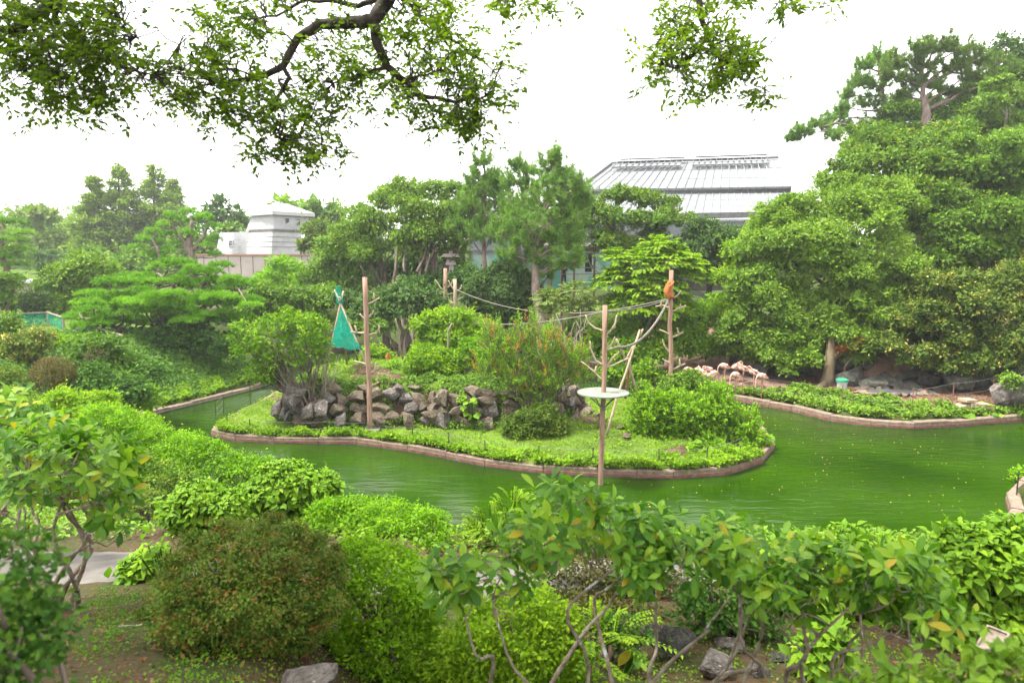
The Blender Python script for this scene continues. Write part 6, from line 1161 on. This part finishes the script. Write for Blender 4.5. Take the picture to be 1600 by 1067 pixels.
def hydrangea(label, Y, mains, n_st, leaf, seed, limit=300, group="hydrangeas in the foreground", levels=4, flowers=0):
    rg = np.random.default_rng(seed); Ls = [lobe(m[0], m[1], m[2], Y + (m[3] if len(m) > 3 else 0), .9) for m in mains]; c0 = sum(c for c, _ in Ls) / len(Ls); b = ground_base(c0); root = empty("hydrangea", b, label, "shrub", group)
    w8 = np.array([l[1][0] ** 2 for l in Ls]); w8 /= w8.sum(); Ps, Ds, Ns, Ss, parts = [], [], [], [], []
    C = np.array([c for c, r in Ls]); R = np.array([r for c, r in Ls])
    k_ = 0
    while k_ < n_st:
        i = rg.choice(len(Ls), p=w8); c, rr = Ls[i]; d_ = rdir(rg, 1)[0]; d_[2] = abs(d_[2]) if rg.random() < .8 else d_[2]; t_ = c + d_ * rr * rg.uniform(.88, 1.05)
        if ((((t_ - C) / R) ** 2).sum(1) < .6).any() or (d_ * nrm(np.array([0, 0, CZ]) - c)).sum() < -.35: continue
        k_ += 1; u_ = nrm(d_ * .7 + UP * .9 + rg.normal(0, .2, 3)); a1 = nrm(np.cross(u_, rdir(rg, 1)[0])); a2 = np.cross(u_, a1); parts.append(tube(wob(t_ - u_ * leaf * 3 - (t_ - b) * .15, t_, 5, .05, rg), [.007] * 5, 4, False))
        for lv in range(levels):
            s = leaf * (.5 + .28 * lv) * rg.uniform(.85, 1.1); el = .75 - .32 * lv
            for sg in (-1, 1):
                rd = (a1 if lv % 2 else a2) * sg; D = nrm(rd * math.cos(el) + u_ * math.sin(el) - UP * .12 * lv); Ps.append(t_ - u_ * leaf * .32 * lv); Ds.append(D); Ns.append(nrm(u_ - rd * .3 + rg.normal(0, .12, 3))); Ss.append(s)
    V, F = join(parts); mk("stems", V, F, M['lf_mid'], root)
    V, F = join(Lb := [tube(wob(b + rg.normal(0, .12, 3) * [1, 1, 0], c + rg.normal(0, .3, 3) * rr, 7, .06, rg), np.linspace(.02, .008, 7), 5) for c, rr in Ls for _ in range(3)]); mk("branches", V, F, M['bark'], root)
    place_leaves(root, np.array(Ps), np.array(Ds), np.array(Ns), np.array(Ss), 'hy', T_HY, 'lf_hyd', 'lf_hyd_o', limit)
    # inner leaves, given a darker tint
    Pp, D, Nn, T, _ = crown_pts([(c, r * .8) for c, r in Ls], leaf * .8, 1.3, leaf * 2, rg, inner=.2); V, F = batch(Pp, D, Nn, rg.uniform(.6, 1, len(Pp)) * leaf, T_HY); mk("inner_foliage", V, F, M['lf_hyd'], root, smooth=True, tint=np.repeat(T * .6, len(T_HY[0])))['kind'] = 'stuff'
    TRIS[0] += len(Pp) * 16; print(label, len(Ps), len(Pp)); return root

# left: clipped hedges stepping down to the water
GH = "clipped azaleas on the slope to the pond"
bush("azalea", "pale green azalea hedge along the water at the upper left of the slope", "shrub", 16.5, [(230, 690, 46), (190, 670, 36), (280, 705, 40), (150, 655, 30)], 'lf_lime', .06, 601, GH, n=12, cover=1.7, tshift=-.1)
bush("azalea", "long yellow green azalea hedge below the left pond corner", "shrub", 14, [(330, 730, 46), (290, 715, 40), (380, 745, 40), (410, 735, 24)], 'lf_lime', .055, 602, GH, n=12, cover=1.7, tshift=-.18)
bush("leafy_ground_shrub", "light green mixed shrubs between the topiary ball and the azalea hedge", "shrub", 20, [(150, 640, 34), (110, 630, 30), (190, 655, 24), (70, 650, 30), (230, 665, 20)], 'lf_bright', .09, 603, n=10, cover=1.6, tshift=.05)
bush("leafy_ground_shrub", "dark green low shrub at the left edge above the yellowish rhododendron", "shrub", 17, [(30, 660, 34), (-5, 650, 30), (60, 680, 26)], 'lf_dark', .09, 604, n=10, cover=1.6)
bush("azalea", "olive green azalea behind the left rhododendron's branches", "shrub", 12, [(240, 760, 46), (190, 740, 44), (290, 760, 30), (150, 720, 40)], 'lf_yellow', .05, 605, GH, n=14, cover=1.7, tshift=-.05)
bush("azalea", "twiggy brownish low azalea at the end of the path", "shrub", 10.4, [(200, 790, 30), (232, 785, 24)], 'lf_olive', .045, 606, GH, n=10, cover=1.2)
hydrangea("fresh green hydrangea left of the two mid slope ones, beside the path", 8.9, [(310, 785, 42), (280, 800, 34), (350, 795, 36), (300, 820, 30)], 140, .12, 611)
hydrangea("taller bright hydrangea standing in front of the water at the left", 9.9, [(450, 762, 52), (410, 780, 40), (500, 765, 38), (470, 800, 40), (430, 745, 30)], 260, .12, 612)
hydrangea("small hydrangea with glossy leaves at the edge of the path by the brownish dome", 6.7, [(215, 890, 26), (240, 870, 22)], 30, .16, 613)
bush("azalea", "large rounded yellow green azalea right of the bright hydrangea", "shrub", 9.2, [(600, 835, 72), (645, 840, 62), (560, 830, 60), (520, 815, 46)], 'lf_lime', .04, 621, GH, n=20, cover=1.8, f=(.15, .28), tshift=-.12)
bush("azalea", "tall bright green azalea right of the brownish dome", "shrub", 4.9, [(590, 920, 84), (560, 900, 68), (635, 915, 56), (600, 1000, 90), (540, 960, 66), (660, 960, 40), (600, 1070, 90)], 'lf_lime', .030, 622, None, n=20, cover=1.8, f=(.15, .28), tshift=.05)
bush("azalea_dome", "large clipped azalea dome with brownish green leaves in the left foreground", "shrub", 4.3, [(392, 922, 160, 0, .70), (330, 990, 50, 0, .7), (455, 990, 50, 0, .7)], 'lf_azalea', .022, 623, None, stray=.004, n=30, cover=3.2, inner=.5, clump=.05, f=(.06, .11), stems=26, r=.014, basepx=390)
bush("dark_foreground_bush", "dark out of focus bush filling the bottom left corner", "shrub", 1.9, [(-10, 900, 90), (20, 1000, 80), (-40, 1040, 120), (30, 1090, 60)], 'lf_dark', .03, 624, None, n=12, cover=1.6, stems=4)
rhodo("spreading rhododendron with narrow yellowish leaves beside the path at the left", [(95, 905, 5.6), (80, 910, 5.7), (110, 900, 5.5)], [(60, 730, 90, 60, 5.4, .8), (140, 740, 80, 66, 5.4, .8), (20, 790, 60, 50, 5.2, .6), (180, 800, 40, 40, 5.3, .5), (90, 690, 80, 34, 5.8, .6), (200, 740, 30, 40, 5.2, .4)], 165, .115, 631, r=.026, mains=6)
rhodo("smaller rhododendron with yellow orange tinged leaves at the left edge", [(-30, 760, 7.5), (0, 770, 7.4)], [(20, 640, 40, 30, 7.4, .5), (-10, 665, 40, 34, 7.4, .5), (45, 665, 24, 24, 7.3, .4)], 46, .15, 632, r=.025, mains=5)
# centre and right
bush("azalea", "bright green azalea with pointed shoots at the bottom centre", "shrub", 4.7, [(800, 985, 84), (760, 1010, 76), (850, 1000, 72), (800, 1060, 100), (835, 960, 50), (700, 1060, 60), (880, 1060, 60)], 'lf_bright', .036, 641, None, n=22, cover=1.8, f=(.15, .28), tshift=.08)
frond_tree("fern_like_shrub", "ferny light green shrub at the water's edge behind the centre rhododendron", "shrub", 780, 9.0, [(770, 830, 40), (800, 800, 30), (745, 850, 30), (790, 850, 40), (830, 830, 30)], 'lf_bright', 642, 300, .28, .035, .02, droop=.35)
bush("withered_hedge", "brown twiggy hedge with yellowish tips behind the centre rhododendron", "hedge", 7.0, [(930, 880, 62), (980, 900, 62), (1030, 890, 50), (880, 890, 46), (960, 950, 70), (1040, 950, 50), (930, 975, 60, -.6), (1010, 990, 60, -.7), (960, 1010, 50, -.9)], 'lf_brown', .04, 643, None, n=14, cover=1.0, stems=60, r=.012, tshift=-.05)
bush("low_green_bush", "yellow green clipped bush between the platform pole and the hydrangeas", "shrub", 8.6, [(990, 845, 34), (1040, 850, 34), (940, 850, 30)], 'lf_lime', .045, 644, None, n=10, cover=1.5, tshift=-.1)
bush("dark_leaf_bush", "deep green glossy bush behind the middle rhododendron's trunks", "shrub", 5.9, [(1130, 930, 60), (1170, 960, 50), (1090, 960, 36)], 'lf_dark', .06, 645, None, n=10, cover=1.6)
hydrangea("wide hydrangea mass behind the middle rhododendron", 6.6, [(1250, 890, 62), (1320, 880, 66), (1390, 890, 60), (1200, 910, 50), (1280, 950, 70), (1370, 950, 70)], 420, .125, 651)
hydrangea("tall hydrangea filling the right edge of the foreground", 5.9, [(1520, 880, 72), (1590, 870, 74), (1460, 900, 60), (1540, 950, 80), (1620, 960, 80), (1480, 970, 64)], 440, .125, 652)
hydrangea("low hydrangea sprig with broad leaves beside the stones", 4.9, [(1270, 1020, 34), (1300, 1000, 30)], 22, .13, 653)
rhodo("tall crooked rhododendron with broad leaves at the bottom centre", [(838, 1075, 3.7), (960, 1080, 3.6), (900, 1090, 3.7)], [(880, 800, 60, 44, 3.7, .35), (760, 900, 80, 34, 3.5, .35), (940, 830, 50, 44, 3.8, .3), (830, 850, 60, 40, 3.6, .3), (700, 920, 44, 26, 3.4, .2), (990, 850, 40, 50, 3.9, .3)], 88, .10, 661, r=.018, mains=5, wiggle=.13)
rhodo("middle rhododendron with many forked grey branches above the stones", [(1050, 1085, 3.9), (1100, 1080, 3.9), (1010, 1080, 3.8)], [(1080, 880, 90, 44, 3.9, .4), (1180, 880, 70, 46, 3.9, .4), (1020, 850, 50, 40, 4.0, .3), (1130, 850, 60, 26, 4.1, .3), (1000, 900, 40, 40, 3.8, .3)], 112, .095, 662, r=.018, mains=6, wiggle=.13)
rhodo("low sprawling rhododendron with crooked stems in the right foreground", [(1290, 1085, 3.5), (1320, 1090, 3.5), (1250, 1085, 3.6)], [(1300, 900, 80, 44, 3.5, .35), (1400, 910, 70, 44, 3.5, .35), (1230, 930, 60, 44, 3.6, .3), (1450, 960, 60, 40, 3.4, .3), (1300, 860, 40, 26, 3.6, .2)], 112, .097, 663, r=.018, mains=6, wiggle=.13)
bush("blurred_foreground_bush", "soft out of focus leafy bush along the bottom right edge", "shrub", 2.1, [(1440, 1090, 60), (1560, 1080, 70), (1360, 1100, 46), (1620, 1060, 50)], 'lf_mid', .045, 664, None, n=10, cover=1.5, stems=3, tshift=.1)
big_leaf_plant("seedling_plant", "small leafy seedling with a reddish stalk on the soil at the bottom centre", "plant", [(988, 1020), (980, 1030), (995, 1030)], 4.9, .15, 671, n=14, tpl=T_RH, spread=8, mat='lf_rh', mato='lf_rh_o')
big_leaf_plant("dark_leaved_seedling", "glossy leafy sprig growing beside the path in the left foreground", "plant", [(228, 880), (250, 862)], 5.9, .12, 672, n=12, tpl=T_RH, spread=12, mat='lf_hyd', mato='lf_hyd_o')
frond_tree("fern_sprig", "arching bright fern fronds by the stems at the bottom centre", "fern", 930, 4.6, [(930, 1005, 22), (905, 1020, 20), (955, 1000, 16)], 'lf_bright', 673, 26, .42, .05, .008, droop=.4)
bush("undergrowth_bush", "small dark leaved bush on the soil left of the dark rounded rock", "shrub", 5.2, [(985, 985, 30), (950, 975, 28)], 'lf_dark', .045, 674, None, n=8, cover=1.3)
# rocks and debris in the foreground
for (px, py, Y, w_, h_, m_), lb in zip([(470, 1060, 3.6, 120, 70, 'rock'), (1050, 1000, 5.4, 90, 80, 'rock_dark'), (1115, 1035, 5.0, 80, 50, 'rock'), (1145, 1010, 5.6, 60, 50, 'rock'), (1185, 1050, 5.0, 60, 40, 'rock'), (1215, 1035, 5.3, 40, 34, 'rock_dark'), (440, 925, 6.2, 50, 26, 'rock')],
        ["large mossy grey rock at the bottom between the brownish dome and the bright azalea", "dark rounded upright rock behind the middle rhododendron's stems", "broad low rock in front of the dark upright rock", "pale lichen spotted rock touching the broad low rock", "flat topped rock nearest the bottom edge, right of the broad low rock", "small dark rock at the right end of the row of rocks", "low rock at the edge of the path behind the dome"]):
    c = P(px, py, Y); c[2] = max(c[2], float(land(c[0], c[1])) + .02); rock("garden_rock", c, (S(w_, Y), S(w_, Y) * .8, S(h_, Y)), m_, rng.uniform(0, 3), None, lb, group="rocks in the foreground bed")
rg_ = np.random.default_rng(680)
n = 60
for i, (x0, y0, x1, y1) in enumerate([(-2.2, 5.0, -1.9, 4.7), (-1.95, 5.5, -1.5, 5.6), (-2.4, 4.6, -2.7, 4.4)]):
    p, q = np.array([x0, y0, float(land(x0, y0)) + .03]), np.array([x1, y1, float(land(x1, y1)) + .03]); V, F = tube(wob(p, q, 6, .06, rg_), [.012, .01, .009, .008, .006, .004], 5); tag(mk("fallen_twig", V, F, M['bark_pale'], smooth=True), ["pale fallen twig on the moss left of the brownish dome", "fallen twig lying nearest the path on the bare soil", "short fallen twig near the bottom left dark bush"][i], "twig")
cover_leaves("leaf_litter", "dry fallen leaves scattered on the soil and moss in the left foreground", "leaf litter", [(-4.5, 3.2), (-1.2, 3.2), (-1.0, 6.3), (-4.8, 6.3)], 1500, .04, 'litter', 681, .02, clumpy=.6, wid=.5)
cover_leaves("moss_and_weeds", "low weeds and moss tufts on the soil in the left foreground", "ground cover", [(-4.5, 3.0), (-.6, 3.0), (-.8, 6.4), (-5, 6.4)], 12000, .022, 'lf_bright', 682, .05, clumpy=1.9, tshift=-.35)
cover_leaves("leaf_litter", "dry fallen leaves on the soil under the right rhododendrons", "leaf litter", [(0, 3.2), (4.5, 3.2), (4.5, 6.2), (0, 6.2)], 1800, .04, 'litter', 683, .02, clumpy=.6, wid=.5)
cover_leaves("moss_and_weeds", "sparse low weeds on the soil under the right rhododendrons", "ground cover", [(0, 3.2), (4.5, 3.2), (4.5, 6.2), (0, 6.2)], 5000, .03, 'lf_bright', 684, .06, clumpy=2.0, tshift=-.2)
cover_leaves("slope_weeds", "leafy undergrowth on the slope between the path and the pond", "ground cover", [(-14, 8.35), (9, 8.35), (12, 16), (4, 16), (-8, 17), (-16, 19)], 26000, .09, 'lf_mid', 685, .25, clumpy=.8)
cover_leaves("slope_weeds", "leafy undergrowth on the left slope beyond the hedges", "ground cover", [(-24, 15), (-12, 16), (-13, 22), (-17, 27), (-20, 27), (-26, 22)], 22000, .11, 'lf_bright', 686, .3, clumpy=.8, tshift=-.1)
# slanted wooden sign box at the lower right
sb = empty("sign_box", ground_base(P(1550, 1040, 3.9)), "slanted weathered wooden box under the hydrangea at the lower right", "sign"); c = P(1552, 1003, 3.9); z0 = float(sb.location.z)
rot = Matrix.Rotation(math.radians(-55), 3, 'Z') @ Matrix.Rotation(math.radians(28), 3, 'X')
mk("tray", *box(c, (.11, .16, .02), rot=rot), M['timber_grey'], sb)
for sx in (-1, 1): mk("side_board", *box(c + np.array(rot @ Vector((.056 * sx, 0, .006))), (.012, .18, .04), rot=rot), M['timber_grey'], sb)
for sy in (-1, 1): mk("end_board", *box(c + np.array(rot @ Vector((0, .085 * sy, .006))), (.10, .012, .04), rot=rot), M['timber_grey'], sb)
mk("post", *box((c[0], c[1] + .05, (c[2] + z0) / 2 - .04), (.04, .04, c[2] - z0 - .06)), M['timber_grey'], sb)

# ------------------------------------------------------------------ overhanging tree
rg = np.random.default_rng(701); tb = np.array([-4.6, 1.6, float(land(-4.6, 1.6))]); ot = empty("overhanging_tree", tb, "large tree at the camera whose leafy boughs hang into the top of the picture", "tree")
parts = []; crownc = np.array([-2.2, 3.2, 12.0]); parts.append(tube(wob(tb - [0, 0, .2], crownc, 9, .02, rg), np.linspace(.28, .16, 9), 10)); V, F = join(parts); mk("trunk", V, F, M['bark_dark'], ot, smooth=True)
def bough(poly, Y, r0, r1, start=None, nm="bough"):
    pts = ([np.array(start)] if start is not None else []) + [P(q[0], q[1], Y + (q[2] if len(q) > 2 else 0)) for q in poly]
    fine = np.concatenate([wob(pts[i], pts[i + 1], 6, .035, rg)[:-1] for i in range(len(pts) - 1)] + [[pts[-1]]]); rr = .8 * np.linspace(r0, r1, len(fine)); V, F = tube(fine, rr, 8); mk(nm, V, F, M['bark_dark'], ot, smooth=True); return fine, rr
Yo = 5.2; bg_ = []
bg_.append(bough([(620, -60), (605, 0), (583, 32), (540, 37), (500, 38), (465, 60), (442, 104), (400, 122), (340, 130), (290, 110)], Yo, .085, .010, crownc))
bg_.append(bough([(583, 32), (590, 70), (605, 105), (630, 125), (660, 150), (712, 160), (760, 150)], Yo, .05, .008))
bg_.append(bough([(442, 104), (452, 122), (435, 150), (420, 180), (400, 190), (350, 170)], Yo, .022, .006)); bg_.append(bough([(605, 105), (560, 118), (520, 130)], Yo, .02, .005)); bg_.append(bough([(435, 125), (460, 170), (500, 200), (505, 240)], Yo + .2, .014, .005))
bg_.append(bough([(600, -10), (560, 10), (480, 0), (400, 30)], Yo, .03, .008)); bg_.append(bough([(610, -20), (660, 30), (720, 70), (770, 110)], Yo + .3, .025, .006)); bg_.append(bough([(340, 130), (280, 150), (250, 170), (215, 110)], Yo, .01, .004)); bg_.append(bough([(400, 122), (330, 90), (280, 70)], Yo + .2, .01, .004)); bg_.append(bough([(425, 185), (440, 220), (430, 255)], Yo, .008, .003)); bg_.append(bough([(660, 150), (700, 190), (740, 200)], Yo + .1, .010, .004)); bg_.append(bough([(630, 125), (690, 110), (740, 120)], Yo + .2, .012, .004))
bg_.append(bough([(130, -70), (90, -10), (60, 22), (20, 48), (-40, 40)], 4.8, .06, .03, crownc)); bg_.append(bough([(90, -10), (85, 30), (100, 55), (150, 80), (190, 105), (240, 118)], 4.8, .028, .005)); bg_.append(bough([(50, 40), (65, 65), (80, 95), (100, 120)], 4.8, .018, .004)); bg_.append(bough([(20, 48), (10, 80), (40, 110), (90, 150)], 4.9, .014, .004)); bg_.append(bough([(150, 80), (165, 110), (150, 150)], 4.9, .008, .003)); bg_.append(bough([(130, -60), (170, 20), (210, 60)], 4.7, .014, .004))
bg_.append(bough([(1120, -160), (1092, -20), (1095, 25), (1105, 60), (1122, 85), (1125, 105)], 5.4, .05, .006, crownc + [2.2, .8, -.6])); bg_.append(bough([(1103, 62), (1085, 85), (1060, 105), (1035, 105)], 5.4, .012, .004)); bg_.append(bough([(1095, 20), (1070, 10), (1050, 30), (1025, 70)], 5.4, .010, .003)); bg_.append(bough([(1122, 85), (1160, 100), (1195, 140)], 5.5, .008, .003)); bg_.append(bough([(1110, 70), (1150, 60), (1175, 85)], 5.4, .008, .003)); bg_.append(bough([(1092, -20), (1150, -10), (1240, -6), (1300, -8)], 5.5, .02, .004)); bg_.append(bough([(870, -70), (850, -20), (800, -4), (770, -10)], 5.3, .02, .004, crownc + [1.4, .6, -.5]))
N0 = np.concatenate([b[0] for b in bg_]); NR = np.concatenate([b[1] for b in bg_])
clumps = [  # px, py, rx, ry, Y, number of twigs
 (60, 30, 90, 60, 4.8, 34), (130, 70, 70, 70, 4.8, 34), (40, 100, 60, 50, 4.8, 22), (110, 140, 60, 40, 4.9, 20), (180, 30, 40, 50, 4.7, 12), (150, 165, 25, 15, 4.9, 5), (190, 110, 30, 34, 4.8, 8),
 (260, 120, 40, 44, 5.2, 14), (330, 90, 60, 60, 5.2, 26), (400, 40, 60, 50, 5.2, 18), (370, 150, 60, 44, 5.2, 24), (440, 200, 60, 40, 5.2, 24), (470, 235, 46, 26, 5.2, 14), (490, 150, 46, 50, 5.3, 20), (300, 160, 44, 24, 5.2, 10), (520, 60, 40, 40, 5.3, 8), (570, 130, 60, 44, 5.3, 18),
 (650, 40, 60, 50, 5.4, 20), (700, 90, 70, 50, 5.4, 28), (750, 140, 44, 44, 5.4, 22), (700, 180, 46, 26, 5.3, 14), (640, 150, 50, 34, 5.3, 12), (730, 200, 30, 16, 5.3, 7), (640, -5, 60, 20, 5.2, 8), (460, 0, 60, 24, 5.2, 10), (590, 60, 30, 40, 5.4, 7),
 (1060, 55, 46, 50, 5.4, 20), (1040, 100, 34, 34, 5.4, 12), (1110, 60, 50, 50, 5.4, 14), (1155, 85, 24, 26, 5.4, 14), (1080, 130, 40, 26, 5.4, 8), (1130, 125, 34, 24, 5.4, 9), (1198, 147, 14, 10, 5.5, 4), (1180, 110, 20, 24, 5.5, 3), (1140, 0, 40, 14, 5.4, 8), (1215, 3, 24, 10, 5.5, 5), (1290, 0, 14, 8, 5.5, 3), (830, -5, 60, 16, 5.3, 9), (790, 5, 20, 12, 5.3, 4)]
Ps, Ds, Ns, T, tw_parts = [], [], [], [], []
for (px, py, rx, ry, Y, nt_) in clumps:
    for _ in range(int(nt_ * 2.3)):
        a = rg.normal(0, .55, 3); a = np.clip(a, -1.3, 1.3); e = P(px + a[0] * rx, py + a[1] * ry, Y + a[2] * .55); k = int(np.argmin(((N0 - e) ** 2).sum(1))); s = N0[k]
        if np.linalg.norm(e - s) > .75 and rg.random() < .6: continue
        pth = wob(s, e, 6, .07, rg, .02); tw_parts.append(tube(pth, np.linspace(.005, .0018, 6), 4, False)); out = nrm(e - s + [0, 0, -.1] + rg.normal(0, .2, 3)); tone = rg.normal(0, .2)
        for m_ in range(2):
            o2 = nrm(out + rg.normal(0, .6, 3)); L2 = rg.uniform(.10, .20); tw_parts.append(tube(np.array([lerp(s, e, .85), e + o2 * L2]), [.0022, .001], 3, False)); k2 = int(rg.integers(7, 12)); t_ = np.linspace(.15, 1.05, k2)[:, None]; sd = nrm(np.cross(o2, UP) + 1e-6); sg = np.where(np.arange(k2) % 2, 1, -1)[:, None]
            Ps.append(e + o2 * L2 * t_ + rg.normal(0, .006, (k2, 3))); Ds.append(nrm(sd * sg + o2 * .7 + rg.normal(0, .35, (k2, 3)))); Ns.append(nrm(UP + rg.normal(0, .55, (k2, 3)))); T.append(np.clip(.45 + tone + rg.normal(0, .15, k2), 0, 1))
V, F = join(tw_parts); mk("twigs", V, F, M['bark_dark'], ot)
Ps, Ds, Ns, T = map(np.concatenate, (Ps, Ds, Ns, T)); T_OV = HX; V, F = batch(Ps, Ds, Ns, rg.uniform(.6, 1.15, len(Ps)) * .052, T_OV); TRIS[0] += len(Ps) * 4; print("overhang", len(Ps))
mk("foliage", V, F, M['lf_over'], ot, tint=np.repeat(T, len(T_OV[0])))

# the rest of its crown, above and behind the camera
Lc = [(np.array(p_), np.array([r_, r_, r_ * .6])) for p_, r_ in (((-3, 1, 12.2), 2.4), ((-.5, 2.0, 12.6), 2.0), ((1.5, .6, 12.4), 2.3), ((-5.5, 3.2, 12.3), 2.2), ((-1.5, -1.5, 12.5), 2.6))]
crown(ot, Lc, M['lf_over'], .16, 1.1, .4, np.random.default_rng(702), name="upper_crown", inner=.1, backcull=1.0, wid=.6)

# ------------------------------------------------------------------ thin summer haze
m, nt, out = newmat("haze_air"); pv = N_(nt, "ShaderNodeVolumePrincipled"); pv.inputs["Color"].default_value = (.93, .95, 1, 1); pv.inputs["Density"].default_value = .00055; pv.inputs["Anisotropy"].default_value = .3; nt.links.new(pv.outputs[0], out.inputs["Volume"])
o = mk("haze", *box((0, 590, 21), (1700, 1300, 58)), m, loc=(0, 590, 21)); o['kind'] = 'stuff'
print("TRIS", TRIS[0])
